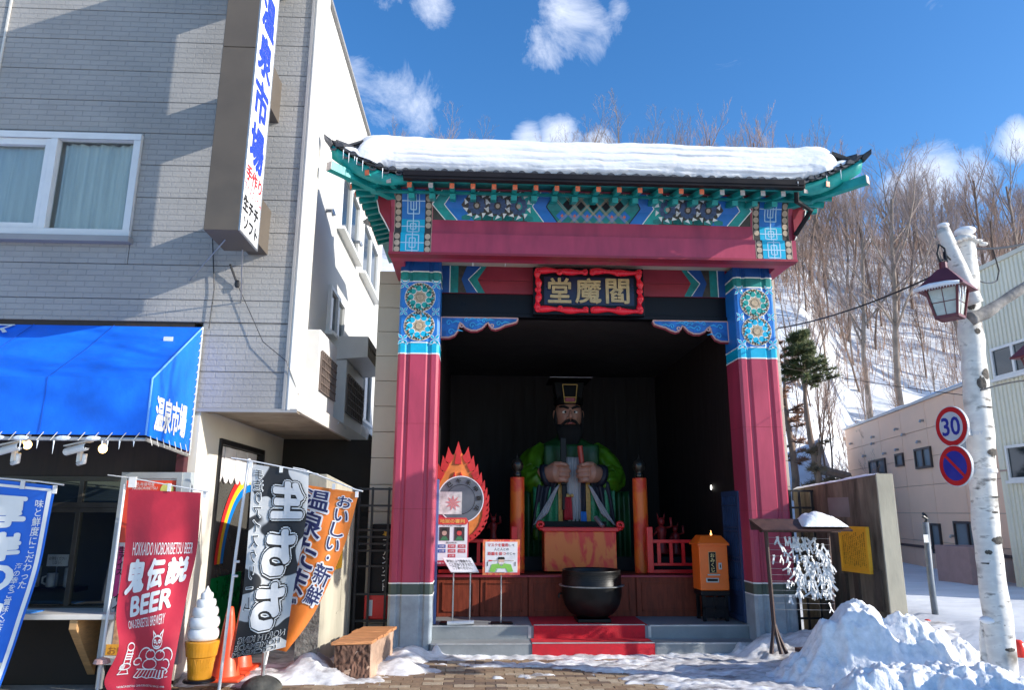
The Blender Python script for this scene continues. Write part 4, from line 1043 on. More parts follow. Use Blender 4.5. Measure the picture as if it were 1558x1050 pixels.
MB().box(-.50, 3.26, 9.66, 9.80, .775, .80).build('stage_edge', CRIMD, hall, bevel=.003)

# --- name plaque
pq = T('name_plaque', 'black plaque with a carved red frame and gold characters over the entrance', 'plaque', (1.40, 8.88, 4.04))
px0, px1, pz0, pz1, py_ = .675, 2.105, 4.045, 4.68, 8.84
MB().box(px0, px1, py_, py_+.08, pz0, pz1).build('board', BLACK, pq, bevel=.006)
MB().box(px0+.14, px1-.13, py_-.006, py_, pz0+.13, pz1-.13).build('inner_panel', M('blue black lacquer', (.01,.012,.04), .3, .2, 4), pq)
FRR = M('glossy red frame', (.80,.012,.03), .3, .08, 8)
def wavy(a, b_, n_, ph, nm_='frame_scroll'):
    a, b_ = Vector(a), Vector(b_); d = b_-a; up = Vector((0, -1, 0)).cross(d.normalized())
    pts = []; rs_ = []
    for i in range(n_+1):
        t_ = i/n_; pts.append(a+d*t_+up*.010*sin(t_*2*pi*1.0+ph)); rs_.append(.036+.010*sin(t_*pi*4+ph))
    MB().tube(pts, rs_, 10).build(nm_, FRR, pq, smooth=True)
yq = py_-.012; xm = (px0+px1)/2; zm = (pz0+pz1)/2; i_ = .06
for (a, b_) in (((px0+i_, yq, pz1-i_), (xm-.02, yq, pz1-i_)), ((xm+.02, yq, pz1-i_), (px1-i_, yq, pz1-i_)), ((px0+i_, yq, pz0+i_), (xm-.02, yq, pz0+i_)), ((xm+.02, yq, pz0+i_), (px1-i_, yq, pz0+i_))): wavy(a, b_, 24, 0)
for xx in (px0+i_, px1-i_):
    wavy((xx, yq, pz0+i_), (xx, yq, zm), 12, 0); wavy((xx, yq, zm), (xx, yq, pz1-i_), 12, pi)
for (x, z_) in ((px0+i_, pz0+i_), (px0+i_, pz1-i_), (px1-i_, pz0+i_), (px1-i_, pz1-i_), (xm-.05, pz1-i_-.01), (xm+.05, pz1-i_-.01), (xm-.05, pz0+i_+.005), (xm+.05, pz0+i_+.005), (px0+.34, pz1-i_-.015), (px1-.34, pz1-i_-.015), (px0+.34, pz0+i_+.012), (px1-.34, pz0+i_+.012), (px0+i_, zm), (px1-i_, zm)):
    m = MB(); pts = [(x+.030*(1-k/13)*cos(k*.7), yq-.026-.0012*k, z_+.030*(1-k/13)*sin(k*.7)) for k in range(12)]; m.tube(pts, .011, 6); m.ball((x, yq-.01, z_), .042, .022, .042, 14, 8); m.build('scroll_boss', FRR, pq, smooth=True)
GOLD = M('dull gold leaf', (.50,.36,.17), .42, .15, 14, metal=.25)
pmap = plane_map((px0, py_-.008, pz0), (px1-px0, 0, 0), (0, 0, pz1-pz0), .002)
for ch, (a, b_) in zip('堂魔閻', ((.13, .34), (.375, .61), (.65, .865))):
    o = text(pq, ch, GOLD, pmap, (a, .235, b_, .765), fat=.020)
    md = o.modifiers.new('s', 'SOLIDIFY'); md.thickness = .014; md.offset = 1

# ------------------------------------------------------------------ inside the hall
VERM = M('vermilion lacquer', (.80,.10,.02), .35, .12, 4); BRONZE = M('dark bronze finial', (.06,.055,.045), .3, .2, 10, metal=.7)
def flame_mat(name, a, b_, sc, st=(1,1,.45)):
    m = bpy.data.materials.new(name); m.use_nodes = True; nt = m.node_tree; bb = nt.nodes['Principled BSDF']
    t = nt.nodes.new('ShaderNodeTexCoord'); mp = nt.nodes.new('ShaderNodeMapping'); mp.inputs['Scale'].default_value = st; mp.inputs['Rotation'].default_value = (0, .5, 0); nt.links.new(t.outputs['Object'], mp.inputs[0])
    n = nt.nodes.new('ShaderNodeTexNoise'); n.inputs['Scale'].default_value = sc; n.inputs['Detail'].default_value = 3; n.inputs['Distortion'].default_value = 1.6; nt.links.new(mp.outputs[0], n.inputs['Vector'])
    cr = nt.nodes.new('ShaderNodeValToRGB'); nt.links.new(n.outputs['Fac'], cr.inputs[0]); cr.color_ramp.elements[0].position = .44; cr.color_ramp.elements[1].position = .56
    cr.color_ramp.elements[0].color = (*a, 1); cr.color_ramp.elements[1].color = (*b_, 1)
    nt.links.new(cr.outputs[0], bb.inputs['Base Color']); bb.inputs['Roughness'].default_value = .4; return m
FLM = flame_mat('painted flames', (.85,.19,.03), (.78,.03,.02), 3.6)
FLM2 = flame_mat('painted flames on post', (.82,.16,.02), (.72,.05,.02), 4.5)
for x, lb in ((.555, 'left'), (2.285, 'right')):
    t_ = T('vermilion_post', 'round vermilion post with a dark onion finial, standing to the %s of the seated statue' % lb, 'post', (x, 10.3, .78), group='vermilion posts beside the statue')
    MB().lathe((x, 10.3, .78), [(.10, 0), (.102, .02), (.10, 1.27), (.096, 1.285)], 28).build('shaft', FLM2, t_, smooth=False)
    MB().lathe((x, 10.3, 2.065), [(.05, 0), (.062, .02), (.058, .06), (.045, .075), (.07, .10), (.088, .15), (.088, .19), (.06, .24), (.02, .27), (.012, .29), (.004, .34)], 24).build('finial', BRONZE, t_, smooth=True)
# altar table with scroll ends
t_ = T('altar', 'flame-painted altar front with red scroll ends on its top', 'altar', (1.43, 10.4, .80))
MB().box(.93, 1.93, 10.28, 10.72, .80, 1.33).build('front_panel', FLM, t_, bevel=.006)
MB().box(.90, 1.96, 10.25, 10.78, 1.33, 1.385).build('top', RED, t_, bevel=.008)
for s_x in (-1, 1):
    xc = 1.43+s_x*.55
    m = MB(); pts = [(xc-s_x*.03+s_x*.02*k, 10.27, 1.36+.0015*k*k) for k in range(4)]+[(xc+s_x*.055*cos(a*.7-1.2)*(1-a/16), 10.27, 1.42+.05*sin(a*.7-1.2)*(1-a/16)) for a in range(11)]
    m.tube(pts, .022, 8); m.build('scroll_end', RED, t_, smooth=True)
MB().tube([(1.66, 10.34, 1.52), (1.735, 10.22, 1.40)], [.036, .03], 12).build('microphone', STEEL, cat='microphone', label='grey microphone resting on the altar top')
MB().box(.97, 1.89, 10.8, 11.0, 1.3, 1.46).build('black_step', MATTE, cat='shelf', label='black shelf behind the altar top')
# red railings
def railing(name_lb, x0, x1, y, post_x, n_, extra=None):
    t_ = T('red_railing', name_lb, 'railing', ((x0+x1)/2, y, .78), group='low red railings on the stage')
    R_ = RED
    MB().box(x0, x1, y-.02, y+.02, 1.19, 1.235).build('top_rail', R_, t_, bevel=.004)
    MB().box(x0, x1, y-.018, y+.018, .895, .93).build('middle_rail', R_, t_, bevel=.004)
    MB().box(x0, x1, y-.03, y+.03, .80, .845).build('bottom_rail', R_, t_, bevel=.004)
    for i in range(n_):
        x = x0+(x1-x0)*(i+.5)/n_; MB().box(x-.022, x+.022, y-.012, y+.012, .93, 1.19).build('baluster', R_, t_)
    MB().box(post_x-.04, post_x+.04, y-.045, y+.045, .80, 1.40).build('post', R_, t_, bevel=.006)
railing('low red railing with balusters running right to the orange fortune box', 2.37, 3.2, 10.02, 2.33, 5)
railing('low red railing with balusters, partly behind the mask notice', -.5, .55, 10.02, .50, 5)
# demon figurines, small, red, in the gloom
def figurine(x, y, z, h, label):
    t_ = T('demon_figurine', label, 'figurine', (x, y, z), group='small red demon figurines')
    m = MB(); s = h/.42
    m.lathe((x, y, z), [(.07*s, 0), (.075*s, .02*s), (.05*s, .10*s), (.045*s, .17*s), (.06*s, .24*s), (.055*s, .29*s), (.02*s, .31*s)], 12)
    m.ball((x, y, z+.35*s), .042*s, .042*s, .05*s, 10, 8)
    m.tube([(x-.05*s, y, z+.28*s), (x-.10*s, y-.03, z+.2*s), (x-.06*s, y-.07, z+.24*s)], .016*s, 6); m.tube([(x+.05*s, y, z+.28*s), (x+.11*s, y-.03, z+.30*s), (x+.10*s, y-.04, z+.40*s)], .016*s, 6)
    m.tube([(x-.03*s, y, z+.38*s), (x-.045*s, y, z+.45*s)], [.012*s, .002], 6); m.tube([(x+.03*s, y, z+.38*s), (x+.045*s, y, z+.45*s)], [.012*s, .002], 6)
    m.build('body', M('red demon paint', (.30,.02,.02), .45, .3, 12), t_, smooth=True)
figurine(.24, 11.0, 1.15, .40, 'small red demon figurine seen dimly behind the mask notice'); figurine(2.72, 10.9, 1.0, .55, 'small red demon figurine behind the right railing, near the vermilion post'); figurine(2.98, 11.1, .98, .44, 'small red demon figurine behind the right railing, next to the fortune box')
MB().box(-.35, 3.1, 10.7, 10.72, .78, .97).build('figure_stand', MATTE, cat='shelf', label='dark low stand along the back of the stage')

# great black offering cauldron
t_ = T('cauldron', 'big glossy black iron cauldron on the red carpet in front of the altar', 'cauldron', (1.42, 9.28, .304))
POT = M('black cauldron iron', (.006,.006,.006), .42, .3, 7, spec=.3)
cx, cy = 1.42, 9.29
MB().lathe((cx, cy, .34), [(.12, 0), (.20, .015), (.28, .07), (.34, .16), (.365, .26), (.37, .36), (.372, .375), (.368, .38), (.362, .50), (.355, .545), (.362, .56), (.35, .565), (.34, .55), (.33, .3), (.2, .08), (.05, .05)], 48).build('bowl', POT, t_, smooth=True)
MB().lathe((cx, cy, .34+.372), [(.372, 0), (.402, .004), (.402, .012), (.372, .016)], 48).build('rim_flange', M('worn grey rim', (.30,.31,.31), .35, .15, 10, metal=.5), t_, smooth=False)
m = MB()
for k in range(5): m.lathe((cx, cy, .34+.415+k*.024), [(.363, 0), (.3675, .003), (.363, .006)], 48)
m.build('turned_line', POT, t_, smooth=True)
MB().box(cx-.20, cx+.20, cy-.20, cy+.2, .304, .345).build('stand', POT, t_, bevel=.008)
MB().tube([(cx-.37, cy, .62), (cx-.40, cy-.02, .62), (cx-.41, cy-.02, .59), (cx-.40, cy-.02, .57)], .012, 6).build('lug', POT, t_)

# fortune slip machine
t_ = T('fortune_slip_box', 'orange fortune slip box with a black lettered plate on a black stand', 'machine', (2.93, 9.33, .30))
ORB = M('orange enamel', (.85,.15,.012), .35, .06, 4)
ox0, ox1, oy0, oy1 = 2.755, 3.115, 9.20, 9.52
MB().box(ox0, ox1, oy0, oy1, .66, 1.22).build('cabinet', ORB, t_, bevel=.01)
MB().hexa([(ox0-.02,oy0-.03,1.22),(ox1+.02,oy0-.03,1.22),(ox1+.02,oy1+.02,1.22),(ox0-.02,oy1+.02,1.22),(ox0+.05,oy0+.06,1.315),(ox1-.05,oy0+.06,1.315),(ox1-.05,oy1-.05,1.315),(ox0+.05,oy1-.05,1.315)]).build('roof', ORB, t_, bevel=.008)
MB().box(ox0-.02, ox1+.02, oy0-.03, oy1+.02, 1.195, 1.22).build('eave', ORB, t_, bevel=.004)
MB().box(ox0+.12, ox0+.205, oy0-.008, oy0, .87, 1.115).build('name_plate', BLACK, t_)
m = MB(); 
MB().box(ox0+.115, ox0+.21, oy0-.006, oy0-.0, .865, 1.12).build('plate_border', GOLD, t_)
text(t_, 'おみくじ', M('gold lettering', (.65,.5,.2), .4, .05), plane_map((ox0+.12, oy0-.009, .87), (.085,0,0), (0,0,.245)), (.18,.05,.82,.95), vertical=True, fat=.02, line=1.0)
MB().box(ox0+.235, ox0+.275, oy0-.012, oy0, .91, .99).build('coin_plate', STEEL, t_, bevel=.003)
MB().box(ox0+.248, ox0+.262, oy0-.014, oy0-.012, .93, .97).build('coin_slot', MATTE, t_)
MB().box(ox0+.09, ox0+.24, oy0-.03, oy0, .84, .855).build('hood', STEEL, t_, bevel=.002)
MB().box(ox0+.07, ox0+.23, oy0-.014, oy0, .755, .81).build('tray_frame', STEEL, t_, bevel=.004)
MB().box(ox0+.085, ox0+.215, oy0-.016, oy0-.014, .77, .80).build('tray_opening', MATTE, t_)
m = MB(); m.box(ox0+.0, ox1-.0, oy0+.0, oy1, .60, .655)
for xx in (ox0+.02, ox1-.06):
    for yy in (oy0+.02, oy1-.06): m.box(xx, xx+.04, yy, yy+.04, .30, .60)
m.box(ox0+.02, ox1-.02, oy0+.03, oy0+.05, .34, .58); m.box(ox0+.02, ox1-.02, oy0+.02, oy0+.04, .44, .47); m.box(ox0+.16, ox0+.19, oy0+.02, oy0+.04, .33, .6)
m.build('stand', BLACK, t_, bevel=.004)
MB().lathe((2.97, 9.36, 1.315), [(.012, 0), (.012, .02), (.004, .03), (.003, .055), (.0005, .06)], 8).build('small_lamp', M('tiny flame lamp', (1,.6,.3), .5, 0, emit=(1,.45,.12), estr=3), cat='lamp', label='tiny glowing lamp on top of the orange fortune box')
MB().ball(P(1082, 742, X=3.26), .012, .02, .035, 8, 6).build('wall_lamp', M('small white lamp', (.9,.9,.9), .4, 0, emit=(1,.97,.9), estr=2.0), cat='lamp', label='tiny white lamp on the dark inner wall right of the statue')

# blue lattice door folded at the right
t_ = T('lattice_door', 'dark blue lattice door folded back beside the right pillar', 'door', (3.2, 9.25, .3))
BLD = M('indigo painted wood', (.018,.045,.115), .5, .2, 8); GBK = M('pale paper backing', (.16,.21,.30), .7, .15, 5)
pA, pB = Vector((3.235, 9.02, 0)), Vector((3.235, 9.62, 0)); dd = pB-pA
def dl(u, z, o=0): return pA+dd*u+Vector((-o, 0, z))
m = MB()
for u in (0, .93): m.box(3.215, 3.25, 9.02+u*.6, 9.02+u*.6+.045, .31, 1.86)
for z_ in (.31, .60, 1.80): m.box(3.215, 3.25, 9.065, 9.58, z_, z_+.06)
m.build('frame', BLD, t_, bevel=.003)
MB().box(3.238, 3.245, 9.065, 9.58, .66, 1.80).build('backing', GBK, t_); MB().box(3.236, 3.246, 9.065, 9.58, .37, .60).build('lower_panel', BLD, t_)
for i in range(7): MB().box(3.218, 3.237, 9.115+i*.07, 9.135+i*.07, .66, 1.80).build('lattice_bar', BLD, t_)
for z_ in (.78, 1.0, 1.05, 1.36, 1.41, 1.68): MB().box(3.212, 3.224, 9.065, 9.58, z_, z_+.018).build('lattice_bar', BLD, t_)

# flame mandorla behind the notices
t_ = T('flame_board', 'tall flame-shaped board, orange with red licking edges, behind the judgement poster', 'board', (-.26, 9.6, .85))
fc = Vector((-.26, 9.62, 1.60))
def outl(k, grow=0.):
    a = pi*k
    # teardrop
    r = .375+grow
    x = sin(a)*r*(1-.0*k); z_ = -cos(a)*r
    if k > .5: tt = (k-.5)*2; z_ = (tt**1.25)*(.80+grow); x = r*cos(tt*pi/2)**.85
    return x, z_
core = [outl(k/30) for k in range(31)]
L_ = [(x, z_) for x, z_ in core]+[(-x, z_) for x, z_ in core[::-1][1:-1]]
MB().prism([fc+Vector((x, 0, z_)) for x, z_ in L_], (0, .03, 0)).build('core', M('orange flame board', (.78,.23,.05), .5, .25, 7), t_)
redf = M('red flame edge', (.62,.03,.03), .45, .15, 8); org = M('orange flame tongue', (.80,.16,.03), .45, .15, 8)
for s_x in (-1, 1):
    for i in range(15):
        k = .10+i*.0575; x, z_ = outl(k); x2, z2 = outl(k+.05)
        b0 = Vector((x*.93, 0, z_)); b1 = Vector((x2*.93, 0, z2)); ot = Vector((x2, 0, max(z2, z_)+.02)).normalized() if False else (Vector((b1.z-b0.z, 0, -(b1.x-b0.x)))).normalized()
        L = .085+.02*(i > 7); tip = b1+ot*L*.75+Vector((-.0, 0, L*.75)); midp = b1+ot*L*.85
        pts = [b0-ot*.02, b0+ot*L*.55, midp*.6+tip*.4, tip, b1+ot*L*.25+Vector((0,0,.01)), b1-ot*.02]
        MB().prism([fc+Vector((s_x*p.x, -.012, p.z)) for p in pts], (0, .03, 0)).build('flame_tongue', redf, t_)
    for i in range(4):
        x = .05+.06*i; z0_ = .28-.09*i
        MB().prism([fc+Vector((s_x*a, -.02, b_)) for a, b_ in ((x-.02, z0_), (x+.022, z0_), (x+.012, z0_+.16), (x-.01, z0_+.22-.02*i), (x-.028, z0_+.10))], (0, .018, 0)).build('flame_tongue', redf, t_)
MB().prism([fc+Vector((a, -.015, b_)) for a, b_ in ((-.045, .60), (-.03, .72), (-.045, .75), (0, .90), (.045, .75), (.03, .72), (.045, .60))], (0, .03, 0)).build('flame_tip', redf, t_)

# judgement timetable poster: panel with arched zodiac dial
t_ = T('timetable_poster', 'judgement timetable poster with a round zodiac dial and two face photos', 'poster', (-.30, 9.08, .92))
PBLUE = M('blue grey poster edge', (.10,.15,.34), .5, .06); PW = M('poster white', (.68,.68,.70), .5, .04); PR = M('poster crimson', (.45,.02,.05), .5, .05); PG = M('poster grey ring', (.11,.12,.14), .5, .1, 10)
yp = 9.08
MB().box(-.505, -.470, yp-.02, yp+.02, .30, 1.98).build('blue_side_panel', PBLUE, t_)
MB().box(-.50, -.115, yp, yp+.012, 1.02, 1.46).build('sheet', PW, t_)
MB().box(-.50, -.10, yp+.002, yp+.014, .955, 1.60).build('backing', PR, t_)
dc = Vector((-.205, yp-.002, 1.74)); R_ = .280
MB().prism([dc+Vector((R_*cos(2*pi*k/48), .0, R_*sin(2*pi*k/48))) for k in range(48)], (0, .012, 0)).build('dial', PG, t_)
MB().ring(dc+Vector((0,-.003,0)), R_-.008, R_+.004, 48).build('dial_rim', PW, t_)
MB().ring(dc+Vector((0,-.003,0)), R_*.62, R_*.64, 48).build('dial_line', MATTE, t_)
MB().box(-.47, -.19, yp-.008, yp-.003, 1.56, 1.83).build('picture', M('pale picture', (.55,.52,.5), .6, .35, 12), t_)
m = MB()
for k in range(9):
    a = 2*pi*k/9+.2; c_ = dc+Vector((-.09, -.010, -.045)); m.poly([c_, c_+Vector((.05*cos(a-.28), 0, .05*sin(a-.28))), c_+Vector((.098*cos(a), 0, .098*sin(a))), c_+Vector((.05*cos(a+.28), 0, .05*sin(a+.28)))])
m.build('leaf_emblem', M('dusty pink print', (.55,.20,.20), .5, .1), t_)
for k, ch in enumerate('巳午未申酉戌'):
    a = radians(128-k*31); c_ = dc+Vector((R_*.80*cos(a), 0, R_*.80*sin(a))); tx = Vector((sin(a), 0, -cos(a))); rd = Vector((cos(a), 0, sin(a)))
    text(t_, ch, MATTE, plane_map(c_-tx*.03-rd*.03, tx*.06, rd*.06, .006), (0,0,1,1), fat=.03)
MB().prism([(-.485, yp-.010, 1.465), (-.465, yp-.010, 1.44), (-.13, yp-.010, 1.44), (-.105, yp-.010, 1.48), (-.13, yp-.010, 1.52), (-.465, yp-.010, 1.52)], (0, .004, 0)).build('title_band', M('poster red', (.6,.05,.04), .5, .05), t_)
text(t_, '地獄の審判', M('print gold', (.8,.42,.1), .5, .05), plane_map((-.45, yp-.0105, 1.45), (.30,0,0), (0,0,.06)), (0,.1,1,.9), fat=.02)
for xx, cc in ((-.455, (.45,.30,.24)), (-.275, (.55,.05,.05))):
    MB().box(xx, xx+.125, yp-.004, yp-.001, 1.25, 1.41).build('photo', M('dark photo ground', (.05,.03,.03), .5, .1), t_)
    m = MB(); m.disc((xx+.062, yp-.006, 1.34), .03, 14); m.build('face_print', M('face print %.2f' % cc[1], cc, .5, .1), t_)
    MB().poly([(xx+.01, yp-.0055, 1.252), (xx+.115, yp-.0055, 1.252), (xx+.085, yp-.0055, 1.30), (xx+.04, yp-.0055, 1.30)]).build('robe_print', M('green print', (.04,.16,.07), .5, .1), t_)
    MB().box(xx+.035, xx+.09, yp-.0075, yp-.0065, 1.365, 1.395).build('hat_print', MATTE, t_)
text(t_, 'エンマの二つの顔', MATTE, plane_map((-.44, yp-.001, 1.415), (.28,0,0), (0,0,.02)), (.1,0,.9,1)); text(t_, '開始時刻', MATTE, plane_map((-.37, yp-.001, 1.215), (.13,0,0), (0,0,.022)), (0,0,1,1))
for (xx, zz, tx, rd_) in ((-.465, 1.165, '10時', 0), (-.345, 1.165, '13時', 1), (-.225, 1.165, '15時', 1), (-.465, 1.11, '11時', 0), (-.345, 1.11, '14時', 1), (-.225, 1.11, '17時', 1), (-.345, 1.055, '21時', 1)):
    MB().box(xx, xx+.09, yp-.003, yp-.001, zz, zz+.04).build('time_box', M('print red', (.5,.04,.06), .5, .05) if rd_ else M('print blue', (.03,.08,.3), .5, .05), t_)
    text(t_, tx, PW, plane_map((xx, yp-.003, zz), (.09,0,0), (0,0,.04)), (.15,.15,.85,.85))
text(t_, '閻魔大王からくり山車', PW, plane_map((-.49, yp+.001, .975), (.36,0,0), (0,0,.025)), (0,0,1,1))
# slanted reading board on a two-legged stand
t_ = T('reading_board_stand', 'slanted white notice on a two-legged steel stand below the timetable poster', 'sign', (-.2, 8.98, .30))
A_, B_ = Vector((-.36, 8.93, .90)), Vector((-.405, 9.02, 1.055)); U_ = Vector((.36, 0, 0))
MB().hexa([A_+Vector((.06,0,0)), A_+Vector((.06,0,0))+Vector((.33,0,0)), B_+Vector((.34,.0,0)), B_, A_+Vector((.06,.01,-.01)), A_+Vector((.39,.01,-.01)), B_+Vector((.34,.01,-.01)), B_+Vector((0,.01,-.01))]).build('board', PW, t_)
text(t_, '時刻により開扉する\nことがありますので\nご了承ください。', MATTE, lambda u, v: (A_+Vector((.06,0,0)))*(1-v)*1+B_*v+Vector((.335*u, -.003, .003)), (.08,.15,.92,.85), fat=.01)
for xx in (-.27, -.07): MB().tube([(xx, 8.99, .33), (xx, 9.0, .98)], .010, 8).build('leg', STEEL, t_)
MB().tube([(-.33, 8.96, .325), (-.02, 8.96, .335)], .024, 10).build('foot_bar', WHITE, t_)
MB().box(-.42, -.02, 9.0, 9.14, .298, .325).build('base', BLACK, t_, bevel=.006)
# mask notice
t_ = T('mask_notice', 'square mask-wearing notice with a green-robed drawing on a thin steel pole', 'sign', (.29, 9.1, .30))
ym = 9.10; mx0, mx1, mz0, mz1 = .075, .525, .850, 1.262
MB().box(mx0, mx1, ym, ym+.012, mz0, mz1).build('board', flame_mat('flame border print', (.75,.25,.08), (.68,.06,.05), 16), t_)
MB().box(mx0+.03, mx1-.03, ym-.003, ym, mz0+.03, mz1-.025).build('paper', PW, t_)
mm = plane_map((mx0, ym-.004, mz0), (mx1-mx0,0,0), (0,0,mz1-mz0), .001)
PRT = M('print crimson', (.62,.05,.05), .5, .04)
text(t_, 'マスクを着用', PRT, mm, (.13,.80,.68,.90), fat=.02); text(t_, 'して', MATTE, mm, (.70,.81,.86,.88), fat=.01)
text(t_, '人と人との', MATTE, mm, (.30,.69,.70,.77), fat=.01)
text(t_, '距離を保つ', PRT, mm, (.13,.555,.62,.655), fat=.02); text(t_, 'のじゃ', MATTE, mm, (.64,.57,.87,.64), fat=.01)
def q2(pts, mat, nm_, e=.003): MB().poly([Vector(mm(a, b_))+Vector((0,-e,0)) for a, b_ in pts]).build(nm_, mat, t_)
GRP = M('print green', (.22,.50,.08), .5, .06)
q2([(.18,.10),(.24,.30),(.44,.33),(.50,.25),(.56,.33),(.76,.30),(.82,.10),(.68,.08),(.62,.19),(.38,.19),(.32,.08)], GRP, 'robe_print')
q2([(.42,.36),(.44,.30),(.56,.30),(.58,.36),(.57,.44),(.43,.44)], M('print skin', (.62,.42,.32), .5, .04), 'face_print', .0035)
q2([(.435,.36),(.565,.36),(.555,.31),(.445,.31)], PW, 'mask_print', .004); q2([(.40,.44),(.60,.44),(.58,.51),(.42,.51)], MATTE, 'hat_print', .004)
q2([(.36,.08),(.64,.08),(.60,.18),(.40,.18)], PW, 'paper_print', .004); q2([(.16,.40),(.84,.40),(.84,.415),(.16,.415)], TAN, 'measure_line', .0025); q2([(.16,.385),(.26,.395),(.26,.42),(.16,.43)], PRT, 'measure_end', .003)
for xx in (.13, .87): q2([(xx-.01,.25),(xx+.01,.25),(xx+.012,.37),(xx-.012,.37)], MATTE, 'baton_print', .003)
MB().tube([(.30, 9.12, .31), (.30, 9.12, .87)], .0085, 8).build('pole', STEEL, t_)
MB().box(.18, .44, 9.04, 9.20, .298, .31).build('base', BLACK, t_, bevel=.003)

# ------------------------------------------------------------------ the seated king statue
KX, KY = 1.42, 11.45
kg = T('king_statue', 'huge seated statue of a bearded king in green robes and black crown holding batons', 'statue', (KX, KY, .78))
SKIN = M('painted statue skin', (.42,.20,.13), .45, .12, 5, bump=.15, bscale=12)
ROBE = M('bright green satin', (.060,.17,.006), .38, .35, 3, stretch=(3,3,.7), bump=.3, bscale=5); ROBD = M('deep green robe', (.008,.06,.014), .5, .35, 6, bump=.3, bscale=14)
BROC = M('sea green brocade', (.02,.19,.08), .45, .45, 30, bump=.3, bscale=30); NAV = M('navy sleeve lining', (.008,.010,.022), .6, .2); WSH = M('white silk', (.42,.39,.39), .5, .12, 3, stretch=(6,6,.6), bump=.4, bscale=5)
BEARD = M('black beard hair', (.006,.005,.005), .8, .3, 30, bump=.8, bscale=60, stretch=(5,5,.6)); GLD = M('gold band', (.5,.3,.08), .4, .2, 20)
def loft(name, rings, mat, parent, n=28, fold=0, seed=0, power=2.0):
    m = MB()
    def fn(u, v):
        t_ = v*(len(rings)-1); i = min(int(t_), len(rings)-2); f_ = t_-i
        a, b_ = rings[i], rings[i+1]; cx, cy, cz, rx, ry = [a[k]+(b_[k]-a[k])*f_ for k in range(5)]
        t2 = 2*pi*u; c_, s_ = cos(t2), sin(t2); k_ = 2/power
        x = abs(c_)**k_*(1 if c_ > 0 else -1); y = abs(s_)**k_*(1 if s_ > 0 else -1)
        w_ = 1+fold*sin(t2*9+seed+3*v)*(.5+.5*noise.noise(Vector((u*5, v*3, seed))))
        return Vector((cx+rx*x*w_, cy+ry*y*w_, cz))
    m.grid(fn, n*2, (len(rings)-1)*5)
    return m.build(name, mat, parent, smooth=True)
loft('torso', [(KX, KY, .80, .72, .60), (KX, KY, 1.35, .70, .55), (KX, KY, 1.8, .55, .42), (KX, KY, 2.25, .52, .38), (KX, KY, 2.50, .50, .33), (KX, KY, 2.64, .40, .26), (KX, KY, 2.74, .20, .18), (KX, KY-.03, 2.86, .15, .15)], ROBD, kg, fold=.02)
# sleeves
def sleeve(s):
    pts = [(KX+s*.34, KY+.02, 2.54), (KX+s*.52, KY-.08, 2.38), (KX+s*.63, KY-.24, 2.12), (KX+s*.56, KY-.42, 2.03), (KX+s*.43, KY-.52, 2.10)]
    rs_ = [.17, .215, .225, .19, .15]
    # denser path
    P2, R2 = [], []
    for i in range(len(pts)-1):
        for k in range(5):
            t_ = k/5; P2.append(Vector(pts[i])*(1-t_)+Vector(pts[i+1])*t_); R2.append((rs_[i]*(1-t_)+rs_[i+1]*t_)*(1+.03*sin(i*5+k*2.1)))
    P2.append(Vector(pts[-1])); R2.append(rs_[-1])
    m = MB(); m.tube(P2, R2, 40)
    for i_, v in enumerate(m.v): c_ = P2[i_//40]; d = v-c_; a_ = 2*pi*(i_ % 40)/40; v += d*(.085*sin(a_*7+(i_//40)*.55)+.10*noise.noise(v*4))
    o = m.build('sleeve', ROBE, kg, smooth=True, subsurf=1)
    # hanging drape of the sleeve
    m = MB()
    def dr(u, v):
        a = u*pi*1.15-.25
        x = KX+s*(.46+.26*sin(a)*(1-.25*v)+.015*sin(u*30+v*2)); y = KY-.50+.42*u+.03*sin(u*24)
        z_ = 2.02+.25*sin(a)*(1-v)-v*(.85-.12*u)
        return Vector((x, y, z_))
    m.grid(dr, 40, 14); m.build('hanging_sleeve', ROBE, kg, smooth=True, solid=.02)
    m = MB(); m.tube([(KX+s*.42, KY-.53, 2.11), (KX+s*.36, KY-.56, 2.13)], [.185, .17], 20); m.build('cuff', NAV, kg, smooth=True)
    m = MB(); m.grid(lambda u, v: Vector((KX+s*(.53-.28*u+.02*v*sin(u*9)-(.0+.03*v)*0+.10*v), KY-.60-.02*sin(u*14), 2.02+.06*sin(u*pi)-v*(.75-.45*u))), 20, 10); m.build('dark_lining', NAV, kg, smooth=True, solid=.015)
    m = MB(); m.grid(lambda u, v: Vector((KX+s*(.20+.05*u+(.02+.33*v)*(.55+.45*u)+.008*sin(u*20)), KY-.63-.02*v-.012*sin(u*18), 1.99-.05*u-v*(.42+.12*u))), 16, 10); m.build('white_under_sleeve', WSH, kg, smooth=True, solid=.01)
sleeve(-1); sleeve(1)
# front panels of the robe over the lap
def panel(name, x0, x1, z0, z1, y, mat, fold=.02, fr=20):
    m = MB(); m.grid(lambda u, v: Vector((x0+(x1-x0)*u, y-.03*sin(pi*v)-fold*sin(u*fr), z0+(z1-z0)*v)), 24, 10); return m.build(name, mat, kg, smooth=True, solid=.012)
panel('white_front', KX-.13, KX+.15, 1.40, 2.40, KY-.50, WSH, .012, 30)
panel('robe_front', KX-.60, KX-.22, 1.35, 1.98, KY-.55, BROC, .03, 12); panel('robe_front', KX+.24, KX+.62, 1.35, 1.98, KY-.55, BROC, .03, 12)
panel('gold_border', KX-.225, KX-.165, 1.36, 2.05, KY-.575, GLD, .004); panel('gold_border', KX+.185, KX+.245, 1.36, 2.05, KY-.575, GLD, .004)
panel('navy_sash', KX-.165, KX-.10, 1.36, 2.2, KY-.565, NAV, .004); panel('navy_sash', KX+.11, KX+.185, 1.36, 2.2, KY-.565, NAV, .004)
panel('blue_tab', KX+.10, KX+.18, 1.40, 1.60, KY-.60, BLUE, .004)
